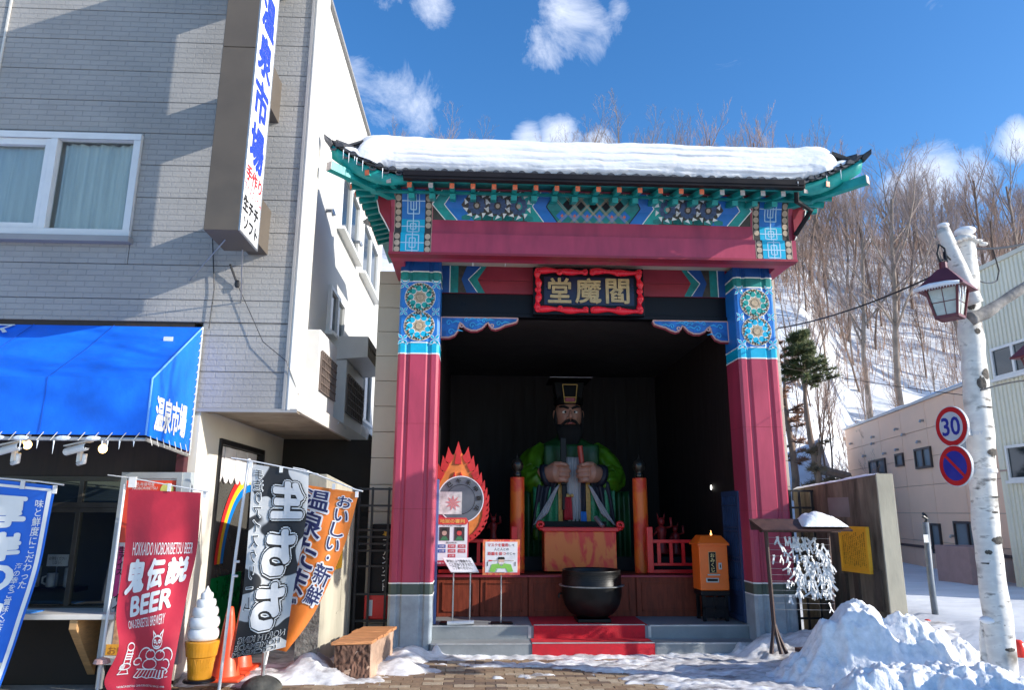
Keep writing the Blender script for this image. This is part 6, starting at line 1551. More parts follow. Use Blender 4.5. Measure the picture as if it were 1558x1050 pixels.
for i in range(5):
    u0, u1 = i/5+.01, (i+1)/5-.01; o1 = .02*((i*37) % 5-2)/5
    e0 = a0+Vector((-.03, -.05, 0)); e1 = a1+Vector((.02, -.03, 0)); e3 = a3+Vector((-.02, 0, 0)); e2 = a2+Vector((.03, 0, 0))
    l0, l1 = e0.lerp(e3, u0), e0.lerp(e3, u1); r0, r1 = e1.lerp(e2, u0), e1.lerp(e2, u1); z_ = .325+.006*(i % 2)
    MB().hexa([q+Vector((o1, 0, z_)) for q in (l0, r0, r1, l1)]+[q+Vector((o1, 0, z_+.028)) for q in (l0, r0, r1, l1)]).build('plank', PLK, t_, bevel=.005)

# concrete gate walls either side
def gate_wall(label, F0, F1, K0, K1, ztf, ztb, mat, endmat):
    t_ = T('concrete_wall', label, 'wall', ((F0[0]+F1[0])/2, F0[1], 0))
    pts = [Vector((F0[0], F0[1], -.08)), Vector((F1[0], F1[1], -.08)), Vector((K1[0], K1[1], -.08)), Vector((K0[0], K0[1], -.08))]
    tp = [Vector((F0[0], F0[1], ztf)), Vector((F1[0], F1[1], ztf)), Vector((K1[0], K1[1], ztb)), Vector((K0[0], K0[1], ztb))]
    MB().hexa(pts+tp).build('slab', mat, t_, bevel=.012)
    return t_
BOARDF = M('board-marked concrete', (.40,.37,.29), .85, .25, 2.5, bump=.35, bscale=10, stretch=(1,1,.3))
wl_ = gate_wall('pale weathered concrete gate wall with a pasted yellow sheet, left of the shrine', (-1.76, 7.72), (-1.56, 7.72), (-1.68, 9.1), (-1.48, 9.1), 1.97, 1.86, BOARDF, CONC)
MB().box(-1.775, -1.555, 7.695, 7.72, -.08, .95).build('rough_end', M('rough grey aggregate', (.17,.165,.15), .95, .5, 14, bump=1.0, bscale=24), wl_)
YBD = M('yellow notice board', (.85,.44,.03), .5, .08, 6)
def on_left(u_, z_, o=.0): return Vector((-1.56+(.08)*u_+o, 7.72+1.38*u_, z_))
MB().hexa([on_left(.22, .98), on_left(.55, .98), on_left(.55, 1.42), on_left(.22, 1.42), on_left(.22, .98, .02), on_left(.55, .98, .02), on_left(.55, 1.42, .02), on_left(.22, 1.42, .02)]).build('yellow_sheet', YBD, wl_)
m = MB()
for (a, b_, c_, d_) in ((.50, .50, .72, .52), (.62, .50, .64, .85), (.50, .85, .64, .87), (.9, .2, .92, 1.5)): m.hexa([on_left(a, b_), on_left(c_, b_), on_left(c_, d_), on_left(a, d_), on_left(a, b_, .006), on_left(c_, b_, .006), on_left(c_, d_, .006), on_left(a, d_, .006)])
m.build('render_patch', BOARDF, wl_)
wr_ = gate_wall('tall stained shaded concrete gate wall with a yellow notice board, right of the shrine', (4.46, 8.05), (4.655, 8.05), (4.22, 9.7), (4.40, 9.7), 2.02, 1.90, CONCD, CONC)
MB().box(4.462, 4.655, 8.03, 8.052, -.1, 2.03).build('sunlit_end', BOARDF, wr_, bevel=.004)  # lighter plate: sunlight on this end put into the concrete colour
MB().box(4.40, 4.70, 8.02, 8.25, .0, .42).build('footing', BOARDF, wr_) if False else None
m = MB(); m.grid(lambda u, v: Vector((4.46-.24*u+.19*v, 8.05+1.65*u, 2.02-.12*u+.03*sin(pi*v)*(1+nz(u*6, v, 2)*.6))), 40, 6); m.build('cap_snow', SNOW, smooth=True, kind='stuff')
def on_right(y, z_, o=0.): u_ = (y-8.05)/1.65; return Vector((4.46-.24*u_-o, y, z_))
nb = T('notice_board', 'orange yellow wooden notice board full of black vertical writing on the stained wall', 'board', tuple(on_right(8.5, .95)))
def nb_quad(u, v, o): return on_right(8.74-.50*u, .93+.515*v, o)
MB().hexa([nb_quad(0,0,.0), nb_quad(1,0,0), nb_quad(1,1,0), nb_quad(0,1,0), nb_quad(0,0,.03), nb_quad(1,0,.03), nb_quad(1,1,.03), nb_quad(0,1,.03)]).build('board', YBD, nb, bevel=.004)
m = MB()
for (u0, v0, u1, v1) in ((0,0,1,.05), (0,.95,1,1), (0,.05,.03,.95), (.97,.05,1,.95)): m.hexa([nb_quad(u0,v0,.03), nb_quad(u1,v0,.03), nb_quad(u1,v1,.03), nb_quad(u0,v1,.03), nb_quad(u0,v0,.042), nb_quad(u1,v0,.042), nb_quad(u1,v1,.042), nb_quad(u0,v1,.042)])
m.build('frame', YBD, nb)
lines = ['閻魔堂からくり', '鬼の祭りの主役', '地獄の王さまが', '年に一度だけ山', '車に乗り街を巡', '日に六回ほど審', '判を行いその時', '顔が赤く変わり', '大きな声で裁き', 'を下しますどう', 'ぞご覧ください', '登別温泉観光協']
for i, l_ in enumerate(lines):
    text(nb, l_, MATTE, lambda u, v: nb_quad(u, v, .034), (.86-.068*i, .16 if i % 3 else .12, .90-.068*i, .88-.03*(i % 4)), vertical=True, fat=.0)
# stains patches on right wall
MB().hexa([on_right(8.95,1.55), on_right(8.55,1.55), on_right(8.55,1.78), on_right(8.95,1.78), on_right(8.95,1.55,.004), on_right(8.55,1.55,.004), on_right(8.55,1.78,.004), on_right(8.95,1.78,.004)]).build('grey_plaster_patch', M('grey plaster patch', (.17,.155,.15), .85, .15, 5), wr_, bevel=.002)
for (ya, yb, z0_, z1_) in ((8.48, 8.56, .35, .93), (8.10, 8.20, .55, .98), (8.7, 8.78, .3, .9)):
    MB().hexa([on_right(yb,z0_), on_right(ya,z0_), on_right(ya,z1_), on_right(yb,z1_), on_right(yb,z0_,.03), on_right(ya,z0_,.03), on_right(ya,z1_,.03), on_right(yb,z1_,.03)]).build('rotten_batten', M('rotten wood', (.06,.045,.035), .9, .5, 12, bump=.5, stretch=(1,1,.3)), wr_)

# iron fences between walls and hall
def fence(label, x0, x1, y, ztop, vx, hz):
    t_ = T('iron_fence', label, 'fence', ((x0+x1)/2, y, 0), group=None)
    for z_ in hz: MB().box(x0, x1, y-.012, y+.012, z_-.012, z_+.012).build('rail', IRON, t_)
    for x in vx: MB().box(x-.013, x+.013, y-.014, y+.014, -.03, ztop).build('bar', IRON, t_)
fence('black iron grid fence left of the shrine, in front of the black soft-serve sign', -1.46, -1.0, 9.12, 1.88, (-1.44, -1.28, -1.08), (1.86, 1.66, 1.37, 1.29, 1.21, 1.13, .95, .63, .33))
fence('black iron grid fence right of the shrine, behind the paper-slip rack', 3.76, 4.30, 9.25, 1.88, (3.98, 4.10, 4.26), (1.87, 1.66, 1.40, 1.10, .95, .58, .33))
t_ = T('soft_serve_sign', 'tall black sign with a yellow star and white writing behind the left fence', 'sign', (-1.2, 9.2, .5))
MB().box(-1.30, -1.02, 9.19, 9.21, .62, 1.44).build('board', BLACK, t_)
sm_ = plane_map((-1.30, 9.189, .62), (.28,0,0), (0,0,.82))
m = MB(); m.poly([Vector(sm_(.68+.15*(1 if k % 2 else .5)*cos(pi*k/5+.3), .86+.055*(1 if k % 2 else .5)*sin(pi*k/5+.3))) for k in range(10)]); m.build('star', M('star yellow', (.8,.45,.03), .5, .03), t_)
text(t_, 'ファンソフト', WHITE, sm_, (.56,.05,.82,.78), vertical=True, fat=.01)
t_ = T('extinguisher_box', 'red fire extinguisher box with a white label at the foot of the left fence', 'box', (-1.15, 9.2, .3))
MB().box(-1.33, -1.05, 9.16, 9.28, .34, .62).build('case', RED, t_, bevel=.01); MB().box(-1.30, -1.23, 9.155, 9.16, .38, .56).build('label_sheet', WHITE, t_)

# ------------------------------------------------------------------ rack of tied fortune papers
t_ = T('fortune_paper_rack', 'brown steel rack with a small roof where white fortune papers are tied to wires', 'rack', (3.6, 8.2, .1))
ry = 8.15
MB().tube([(3.22, ry, .42), (3.205, ry, 1.41)], .024, 8).build('post', RUST, t_)
for dx, dy in ((-.07, -.05), (-.03, .05), (.03, -.07), (.10, -.04)): MB().tube([(3.22, ry, .44), (3.22+dx*.4, ry+dy*.4, .30), (3.22+dx, ry+dy, .13)], [.020, .018, .022], 6).build('foot', RUST, t_)
MB().tube([(3.93, ry+.1, .1), (3.93, ry+.05, 1.41)], .024, 8).build('post', RUST, t_)
m = MB(); m.hexa([(3.09,ry-.15,1.415),(4.09,ry-.15,1.415),(4.09,ry+.16,1.415),(3.09,ry+.16,1.415),(3.07,ry-.05,1.52),(4.00,ry-.05,1.52),(4.00,ry+.06,1.52),(3.07,ry+.06,1.52)]) if False else None
MB().prism([(3.11, ry-.17, 1.415), (3.04, ry+.04, 1.53), (3.11, ry+.2, 1.42), (3.11, ry+.19, 1.405), (3.04, ry+.04, 1.515), (3.11, ry-.16, 1.40)], (1.0, 0, 0)).build('rack_roof', RUST, t_)
MB().box(3.15, 4.05, ry-.02, ry+.05, 1.385, 1.41).build('top_bar', RUST, t_)
m = MB(); wires = []
for k in range(12):
    z_ = 1.33-.066*k-(.03 if k > 7 else 0); m.tube([(3.215, ry, z_), (3.93, ry+.03, z_-.015)], .0022, 4); wires.append(z_)
m.build('wire', STEEL, t_)
PAP = M('white fortune paper', (.74,.74,.73), .7, .04)
rr = random.Random(12)
def knot_mesh(seed):
    r = random.Random(seed); m = MB()
    def strip(p, q, w):
        p, q = Vector(p), Vector(q); d = (q-p); n_ = Vector((-d.z, 0, d.x)).normalized()*w; mid_ = (p+q)/2+Vector((0, r.uniform(-.02, .01), 0))
        n_ *= 1.1; m.add([p-n_, p+n_, mid_+n_*.9, mid_-n_*.9, q+n_*.8, q-n_*.8], [(0,1,2,3), (3,2,4,5)])
    strip((-.004,-.008,.012), (.004,-.008,-.016), .011)
    a = r.uniform(-.1, .5); L = r.uniform(.06, .12); strip((0,-.006,-.008), (L*sin(a), -.004, -L*cos(a)), .008)
    a = -r.uniform(.0, .7); L = r.uniform(.04, .10); strip((0,-.01,-.006), (L*sin(a), -.012, -L*cos(a)), .008)
    return m.build('k', PAP, link=False, clean=False)
kms = [knot_mesh(i) for i in range(9)]
cnt = 0
for k, z_ in enumerate(wires[:11]):
    dens = (10, 13, 11, 15, 15, 18, 21, 22, 17, 1, 1)[k] if k < 11 else 0
    for i in range(dens):
        if k < 9: x = 3.28+.63*(rr.random()**(.62 if k < 4 else .55))
        else: x = rr.choice((3.43, 3.86, 3.9))
        if k in (2, 3) and rr.random() < .15: x = rr.uniform(3.26, 3.4)
        o = rr.choice(kms).copy(); o.name = 'tied_paper'; COL.objects.link(o); o.parent = t_; o.location = Vector((x, ry-.005+.03*(x-3.2)/.7, z_-.015*(x-3.2)/.7))-t_.location; o.rotation_euler = (rr.uniform(-.3,.3), rr.uniform(-.35,.35), rr.uniform(-.7,.7)); s = rr.uniform(.85, 1.3); o.scale = (s, s, s); cnt += 1
m = MB(); m.grid(lambda u, v: Vector((3.57+.50*u, ry+.01-.19*cos(pi*v), 1.43+.19*sin(pi*v)*(sin(pi*min(1,u*1.0))**.55)*(1-.35*u)*(1+.15*nz(u*6, v*4, 3))+.02)), 30, 14); m.build('rack_roof_snow', SNOW, smooth=True, kind='stuff')
MB().hexa([(3.42,7.98,.16),(3.68,8.02,.16),(3.66,8.12,.16),(3.40,8.08,.16),(3.42,7.98,.20),(3.68,8.02,.20),(3.66,8.12,.20),(3.40,8.08,.20)]).build('fallen_bar', RUST, cat='debris', label='short dark metal bar lying in the snow at the foot of the paper rack')

# ------------------------------------------------------------------ birch trunk lamp post
BIRCH = bpy.data.materials.new('birch bark'); BIRCH.use_nodes = True; nt = BIRCH.node_tree; bb = nt.nodes['Principled BSDF']; bb.inputs['Roughness'].default_value = .6
tt = nt.nodes.new('ShaderNodeTexCoord'); mp = nt.nodes.new('ShaderNodeMapping'); mp.inputs['Scale'].default_value = (7, 7, 16); nt.links.new(tt.outputs['Object'], mp.inputs[0])
n1 = nt.nodes.new('ShaderNodeTexNoise'); n1.inputs['Scale'].default_value = 1.0; n1.inputs['Detail'].default_value = 4; nt.links.new(mp.outputs[0], n1.inputs['Vector'])
cr = nt.nodes.new('ShaderNodeValToRGB'); nt.links.new(n1.outputs['Fac'], cr.inputs[0]); cr.color_ramp.elements[0].position = .28; cr.color_ramp.elements[0].color = (.10,.09,.08,1); cr.color_ramp.elements[1].position = .42; cr.color_ramp.elements[1].color = (.76,.73,.67,1)
e_ = cr.color_ramp.elements.new(.60); e_.color = (.66,.63,.58,1)
mp2 = nt.nodes.new('ShaderNodeMapping'); mp2.inputs['Scale'].default_value = (2.2, 2.2, 3.5); nt.links.new(tt.outputs['Object'], mp2.inputs[0])
n2 = nt.nodes.new('ShaderNodeTexNoise'); n2.inputs['Scale'].default_value = 1.1; n2.inputs['Detail'].default_value = 6; nt.links.new(mp2.outputs[0], n2.inputs['Vector'])
cr2 = nt.nodes.new('ShaderNodeValToRGB'); nt.links.new(n2.outputs['Fac'], cr2.inputs[0]); cr2.color_ramp.elements[0].position = .30; cr2.color_ramp.elements[0].color = (.25,.23,.21,1); cr2.color_ramp.elements[1].position = .44; cr2.color_ramp.elements[1].color = (1,1,1,1)
mm_ = nt.nodes.new('ShaderNodeMixRGB'); mm_.blend_type = 'MULTIPLY'; mm_.inputs[0].default_value = 1; nt.links.new(cr.outputs[0], mm_.inputs[1]); nt.links.new(cr2.outputs[0], mm_.inputs[2]); nt.links.new(mm_.outputs[0], bb.inputs['Base Color'])
bp = nt.nodes.new('ShaderNodeBump'); bp.inputs['Strength'].default_value = .5; bp.inputs['Distance'].default_value = .02; nt.links.new(n1.outputs['Fac'], bp.inputs['Height']); nt.links.new(bp.outputs[0], bb.inputs['Normal'])
SCAR = M('birch scar', (.09,.078,.066), .9, .5, 30, bump=.8, bscale=40)
BY = 6.75
bt_ = T('birch_lamp_trunk', 'white birch trunk used as a street post, with sawn limbs, a lantern and road signs', 'tree', (4.8, BY, 0))
cl = [(1531,1060,23),(1522,980,22),(1512,900,21.5),(1500,800,21),(1494,700,21.5),(1488,620,21),(1482,560,19.5),(1476,500,19),(1474,440,17),(1470,395,16.5),(1468,362,17)]
def dens(pts, k=6):
    out = []
    for a, b_ in zip(pts[:-1], pts[1:]):
        for i in range(k): out.append([a[j]+(b_[j]-a[j])*i/k for j in range(len(a))])
    out.append(list(pts[-1])); return out
def pxtube(pts, Y, n=20, nseed=0, amp=.06):
    D = dens(pts); P3 = [P(a, b_, Y=Y) for a, b_, r in D]
    R3 = [.88*r*(p-EYE).dot(_f)/FPX for (a, b_, r), p in zip(D, P3)]
    m = MB(); m.tube(P3, R3, n)
    for v in m.v:
        c_ = min(P3, key=lambda q: (q-v).length_squared); d = v-c_; v += d*amp*noise.noise(v*5+Vector((nseed, 0, 0)))*2+d*.5*amp*noise.noise(v*14)
    return m, P3, R3
m, bp3, br3 = pxtube(cl, BY); m.build('trunk', BIRCH, bt_, smooth=True)
m, _, _ = pxtube([(1508,1045,16),(1507,980,16),(1506,948,15.5)], BY+.1, nseed=3); m.build('stub_trunk', BIRCH, bt_, smooth=True)
m, _, _ = pxtube([(1484,462,12),(1470,432,13),(1452,392,12.5),(1434,348,10)], BY-.18, nseed=5); m.build('limb', BIRCH, bt_, smooth=True)
m, _, _ = pxtube([(1476,486,13),(1500,476,10),(1530,455,8.5),(1575,426,8)], BY-.10, nseed=7, amp=.1); m.build('limb', M('grey lichen bark', (.24,.225,.21), .85, .4, 8, bump=.8, bscale=18), bt_, smooth=True)
for (px_, py_, r_) in ((1468,352,.10),(1435,343,.055),(1506,944,.085)):
    c_ = P(px_, py_, Y=BY if px_ != 1435 else BY-.18); mm2 = MB(); mm2.ball(c_, r_, r_, r_*.45, 14, 8); mm2.build('snow_cap', SNOW, bt_, smooth=True, kind='stuff')
c_ = P(1470, 366, Y=BY-.06); m = MB()
for k in range(16):
    a = 2*pi*k/16; m.ball(c_+Vector((.115*cos(a), .06+.115*sin(a), .012*sin(a*3))), .03+.008*sin(k*2.3), .03, .018, 8, 6)
for dx in (.12, .15, .17): m.ball(c_+Vector((dx, -.02, -.01-.03*(dx > .14))), .035, .03, .02, 8, 6)
m.build('binding', BIRCH, bt_, smooth=True)
# dark scars
for (px_, py_, w, h) in ((1490,572,.055,.05),(1482,586,.045,.06),(1500,690,.07,.035),(1508,822,.075,.035),(1494,840,.03,.02),(1519,948,.06,.014),(1524,986,.05,.016),(1502,780,.04,.01),(1497,857,.09,.008),(1503,757,.05,.008),(1494,622,.04,.010),(1476,508,.03,.03),(1468,468,.04,.05)):
    p = P(px_, py_, Y=BY); i = min(range(len(bp3)), key=lambda k: abs(bp3[k].z-p.z)); ctr_ = bp3[i]; rad = br3[i]
    off = max(-.92, min(.92, (p.x-ctr_.x)/rad)); a0 = math.asin(off); da = min(.75, w/rad); m = MB()
    m.grid(lambda u, v: (lambda aa: Vector((ctr_.x+(p.z-ctr_.z)*0+rad*1.03*sin(aa), ctr_.y-rad*1.03*cos(aa), p.z+h*(v*2-1)*sqrt(max(0.02, 1-(2*u-1)**2))*(1+.5*noise.noise(Vector((u*6, v*2, px_)))))))(a0-da+2*da*u), 14, 4)
    m.build('bark_scar', SCAR, bt_, smooth=True)
# street lantern
def lantern(c, s, label, rz=0., snow=True):
    t_ = T('lantern', label, 'lantern', c, group='maroon street lanterns')
    LM = M('maroon lantern metal', (.13,.022,.03), .4, .15, 8); LG = M('frosted lantern glass', (.46,.50,.46), .25, .12, 6, spec=.6)
    c = Vector(c); Rm = Matrix.Rotation(rz, 3, 'Z')
    def W(x, y, z_): return c+Rm@Vector((x*s, y*s, z_*s))
    tw, bw_, h = .205, .135, .40            # half widths top, bottom; height
    zt, zb_ = .0, -h
    for i in range(4):
        a = Matrix.Rotation(i*pi/2, 3, 'Z')
        def V(x, y, z_): 
            q = a@Vector((x, y, z_)); return W(q.x, q.y, q.z)
        MB().poly([V(-tw*.86, -tw*.93, zt), V(tw*.86, -tw*.93, zt), V(bw_*.86, -bw_*.93, zb_), V(-bw_*.86, -bw_*.93, zb_)]).build('pane', LG, t_)
        MB().tube([V(-tw, -tw, zt), V(-bw_, -bw_, zb_)], .020*s, 4).build('corner_bar', LM, t_)
        MB().tube([V(0, -tw*.95, zt), V(0, -bw_*.95, zb_)], .006*s, 4).build('glazing_bar', LM, t_); MB().tube([V(-tw*.8, -(tw+bw_)*.475, -h*.5), V(tw*.8, -(tw+bw_)*.475, -h*.5)], .006*s, 4).build('glazing_bar', LM, t_)
        MB().beam(V(-bw_, -bw_, zb_), V(bw_, -bw_, zb_), .03*s, .04*s).build('bottom_rail', LM, t_)
    m = MB(); e = .30
    m.add([W(-e,-e,.0), W(e,-e,.0), W(e,e,.0), W(-e,e,.0), W(-.06,-.06,.30), W(.06,-.06,.30), W(.06,.06,.30), W(-.06,.06,.30), W(-e,-e,-.02), W(e,-e,-.02), W(e,e,-.02), W(-e,e,-.02)], [(0,1,5,4), (1,2,6,5), (2,3,7,6), (3,0,4,7), (4,5,6,7), (0,8,9,1), (1,9,10,2), (2,10,11,3), (3,11,8,0), (8,11,10,9)])
    m.build('roof', LM, t_)
    MB().box(*[v for pr in zip(W(-.045,-.045,.28), W(.045,.045,.40)) for v in pr]).build('cap', LM, t_) if rz == 0 else MB().tube([W(0,0,.28), W(0,0,.40)], .05*s, 6).build('cap', LM, t_)
    MB().prism([W(-.035,-.215,.10), W(.035,-.215,.10), W(0,-.17,.155)], Rm@Vector((0, .03*s, 0))).build('roof_vent', LM, t_)
    MB().beam(W(-bw_*.8, 0, zb_-.01), W(bw_*.8, 0, zb_-.01), .22*s, .02*s).build('floor', LM, t_)
    if snow:
        m = MB(); m.tube([W(-.31, -.305, -.005), W(-.1, -.31, .015), W(.1, -.31, .01), W(.26, -.305, -.01)], [.028*s, .036*s, .032*s, .025*s], 10)
        for k in range(14): m.tube([W(-.26+.036*k, -.30, -.02), W(-.26+.036*k, -.30, -.04-.02*abs(sin(k*3.1)))], [.008*s, .001], 4)
        for k in range(3): m.tube([W(.22+.02*k, -.2+.06*k, -.01), W(.215+.01*k, -.2+.05*k, -.30+.05*k)], [.014*s, .003*s], 5)
        m.build('snow_rim', M('icy snow', (.80,.83,.88), .35, .05, 20, bump=.4), smooth=True, kind='stuff')
    return t_
lc = P(1440, 441, Y=6.35)
lantern(lc, .68, 'maroon street lantern with frosted panes and snow on its rim hanging from the birch limb', rz=radians(-52))
m = MB(); k0 = lc+Vector((0, 0, .30))
m.tube([k0, P(1441, 398, Y=6.37), P(1437, 378, Y=6.4), P(1429, 372, Y=6.4), P(1426, 385, Y=6.4), P(1430, 398, Y=6.4), P(1438, 400, Y=6.38), P(1436, 384, Y=6.42), P(1446, 395, Y=6.5)], .010, 6)
m.build('hanging_wire', IRON, cat='wire', label='dark looped wire holding the snowy lantern to the birch limb')
lantern(P(1592, 540, Y=7.0), .74, 'second maroon street lantern cut off by the right edge of the photo', rz=radians(10), snow=False)

# road signs
def round_sign(px_, py_, label, kind_):
    c = P(px_, py_, Y=6.45); n_ = Vector((-.985, -.17, .0)).normalized(); ax = Vector((-n_.y, n_.x, 0)).normalized(); ax = ax if ax.x > 0 else -ax; ay = Vector((0, 0, 1)); R_ = .186
    t_ = T('road_sign', label, 'road sign', c, group='round road signs on the birch trunk')
    SRD = M('sign border red', (.50,.012,.018), .35, .05); SBL = M('sign deep blue', (.012,.03,.28), .35, .05); SWH = M('sign grey white', (.50,.52,.56), .35, .05)
    def D(r, o, name, mat): MB().disc(c+n_*o, r, 40, ax, ay).build(name, mat, t_)
    MB().prism([c+ax*R_*cos(2*pi*k/40)+ay*R_*sin(2*pi*k/40)-n_*.022 for k in range(40)], n_*.022).build('plate', M('sign back grey', (.55,.56,.58), .4, .05), t_)
    if kind_ == 'speed':
        D(R_*.965, .001, 'red_ring', SRD); D(R_*.72, .0025, 'white_field', SWH)
        text(t_, '30', SBL, plane_map(c+n_*.004-ax*.105-ay*.085, ax*.21, ay*.17, 0), (0,0,1,1), fat=.02)
    else:
        D(R_*.965, .001, 'red_ring', SRD); D(R_*.72, .0025, 'blue_field', SBL)
        d = (ax-ay).normalized(); q = (ax+ay).normalized()*.014; MB().poly([c+n_*.004-d*.142-q, c+n_*.004+d*.142-q, c+n_*.004+d*.142+q, c+n_*.004-d*.142+q]).build('red_bar', SRD, t_)
    # bracket back to the trunk
    i = min(range(len(bp3)), key=lambda k: abs(bp3[k].z-c.z)); tr = bp3[i]
    MB().beam(c-n_*.03, tr+Vector((-br3[i]*.8, -.02, 0)), .02, .06).build('bracket', M('bracket grey', (.55,.55,.55), .4, .1), t_)
    m = MB(); m.lathe(tr-Vector((0,0,.02)), [(br3[i]*1.04, 0), (br3[i]*1.04, .035)], 24); m.build('clamp_band', MATS['bracket grey'], t_)
round_sign(1447, 649, 'round red-ringed speed limit sign reading 30 in blue', 'speed'); round_sign(1453, 709, 'round blue no-parking sign with red ring and slash below the 30 sign', 'park')

# street pole, cones with striped bars
t_ = T('steel_pole', 'slanting grey steel pole with a bent top and small white sticker in the snow field', 'pole', P(1426, 962, Y=9.4))
MB().tube([P(1408, 795, Y=9.4), P(1416, 880, Y=9.4), P(1427, 966, Y=9.4)], .038, 12).build('shaft', M('grey blue steel', (.16,.19,.22), .5, .3, 6), t_, smooth=True)
MB().tube([P(1408, 797, Y=9.4), P(1410, 790, Y=9.4), P(1404, 786, Y=9.4)], .02, 8).build('hook', IRON, t_)
MB().box(*[v for pr in zip(P(1406,826,Y=9.345), P(1412,814,Y=9.34)) for v in sorted(pr)]).build('sticker', WHITE, t_)
def post_cone(px_, top, bot, Y, r_, label):
    a, b_ = P(px_, bot, Y=Y), P(px_, top, Y=Y); t_ = T('road_cone', label, 'cone', a, group='red marker cones with striped bars'); h = (b_-a).length
    RC = M('red cone plastic', (.78,.04,.02), .35, .06)
    MB().lathe(a, [(r_*1.15, 0), (r_*1.0, h*.6), (r_*.8, h*.9), (r_*.45, h)], 18).build('body', RC, t_, smooth=True)
    MB().lathe(a, [(r_*1.14, h*.30), (r_*1.10, h*.42)], 18).build('white_band', WHITE, t_)
post_cone(1413, 943, 962, 9.0, .045, 'red cone tip showing above the snow heap beside the steel pole'); post_cone(1554, 975, 1018, 7.4, .07, 'red marker cone with a white band at the right edge of the photo')
t_ = T('striped_bar', 'red and white striped barrier bar sagging above the snow behind the birch', 'barrier', P(1460, 972, Y=8.9))
A_, B_ = P(1424, 960, Y=9.0), P(1500, 981, Y=8.7)
for k in range(9):
    p, q = A_.lerp(B_, k/9), A_.lerp(B_, (k+1)/9); MB().tube([p, q], .018, 8).build('stripe', M('barrier red', (.62,.03,.05), .5, .05) if k % 2 == 0 else WHITE, t_)
t_ = T('striped_bar', 'short end of a striped barrier bar between birch and the right edge cone', 'barrier', P(1530, 990, Y=7.5))
A_, B_ = P(1528, 985, Y=7.6), P(1556, 992, Y=7.45)
for k in range(3): MB().tube([A_.lerp(B_, k/3), A_.lerp(B_, (k+1)/3)], .016, 8).build('stripe', MATS['barrier red'] if k % 2 else WHITE, t_)

# ------------------------------------------------------------------ pink building
PINK = M('pale pink render', (.92,.60,.42), .7, .05, .8, bump=.08, bscale=8); PINKS = M('pink joint', (.42,.30,.25), .8, .05)
ZT = 4.2
Fp = P(1285, 655, Z=ZT); Np = P(1476, 584, Z=ZT); dv = (Np-Fp); dv.z = 0; LEN = dv.length; dv.normalize(); nrm = Vector((dv.y, -dv.x, 0)); nrm = nrm if nrm.x < 0 else -nrm
Np2 = Np+dv*1.5; LEN += 1.5
pk = T('pink_building', 'low pale pink building with dark-framed windows and a snowy flat roof', 'building', (Fp+Np)/2*1.0)
pk.location.z = 0
def WP(px_, py_):           # point on the pink wall plane seen at a pixel
    d = (_f*FPX+RT*(px_-779)-UP*(py_-525)); t_ = (Fp-EYE).dot(nrm)/d.dot(nrm); return EYE+d*t_
def wall_uv(s, z_, o=0.): return Vector((Fp.x, Fp.y, 0))+dv*s+nrm*o+Vector((0,0,z_))
def S_of(p): return (Vector((p.x-Fp.x, p.y-Fp.y, 0))).dot(dv)
def wbox(name, s0, s1, z0, z1, o0, o1, mat, parent=pk, bevel=0):
    p = [wall_uv(s0,z0,o0), wall_uv(s1,z0,o0), wall_uv(s1,z0,o1), wall_uv(s0,z0,o1)]; q = [a+Vector((0,0,z1-z0)) for a in p]; return MB().hexa(p+q).build(name, mat, parent, bevel=bevel)
pz = [ -.2, .95, 1.6, 2.25, 2.9, 3.55, ZT]
wbox('wall_core', 0, LEN, -.3, ZT-.01, -6, -.03, PINKS)
for a, b_ in zip(pz[:-1], pz[1:]):
    s = 0
    while s < LEN:
        s2 = min(LEN, s+1.6); wbox('wall_panel', s+.008, s2-.008, a+.006, b_-.006, -.03, .0, PINK); s = s2
wbox('roof_edge', -.05, LEN, ZT, ZT+.05, -6, .05, M('pale metal edge', (.6,.6,.6), .5, .05))
m = MB(); m.grid(lambda u, v: wall_uv(LEN*u, ZT+.05+.26*sin(pi*min(1, v*5+.0)/2)+.05*nz(u*9, v*3)*(v > 0), .06-5*v), 60, 14); m.build('pink_roof_snow', SNOW, smooth=True, kind='stuff')
PG2 = M('reflective pane', (.20,.24,.26), .12, .25, .5, spec=.8); DKF = M('dark window frame', (.05,.04,.04), .5, .1)
def pwin(l, t, r, b_, n_=2, name='window'):
    p0, p1 = WP(l, (t+b_)/2), WP(r, (t+b_)/2); s0, s1 = S_of(p0), S_of(p1); zt_, zb_ = WP((l+r)/2, t).z, WP((l+r)/2, b_).z; t__ = .05
    mm = MB()
    def bx_(a, c_, d_, e_): 
        p = [wall_uv(a,d_,.0), wall_uv(c_,d_,0), wall_uv(c_,d_,.05), wall_uv(a,d_,.05)]; mm.hexa(p+[q+Vector((0,0,e_-d_)) for q in p])
    s0, s1 = sorted((s0, s1)); bx_(s0, s1, zt_-t__, zt_); bx_(s0, s1, zb_, zb_+t__); bx_(s0, s0+t__, zb_+t__, zt_-t__); bx_(s1-t__, s1, zb_+t__, zt_-t__)
    if n_ == 2: bx_((s0+s1)/2-t__*.7, (s0+s1)/2+t__*.7, zb_+t__, zt_-t__)
    w = mm.build(name, DKF, pk); ss = [s0+t__, s1-t__] if n_ == 1 else [s0+t__, (s0+s1)/2-t__*.7, (s0+s1)/2+t__*.7, s1-t__]
    for a, c_ in zip(ss[::2], ss[1::2]): wbox('pane', a, c_, zb_+t__, zt_-t__, .004, .012, PG2, w)
pwin(1324, 699, 1349, 724); pwin(1364, 690, 1376, 710, 1); pwin(1394, 681, 1419, 713); pwin(1456, 667, 1484, 704, 1); pwin(1420, 797, 1434, 843, 1); pwin(1456, 794, 1500, 845)
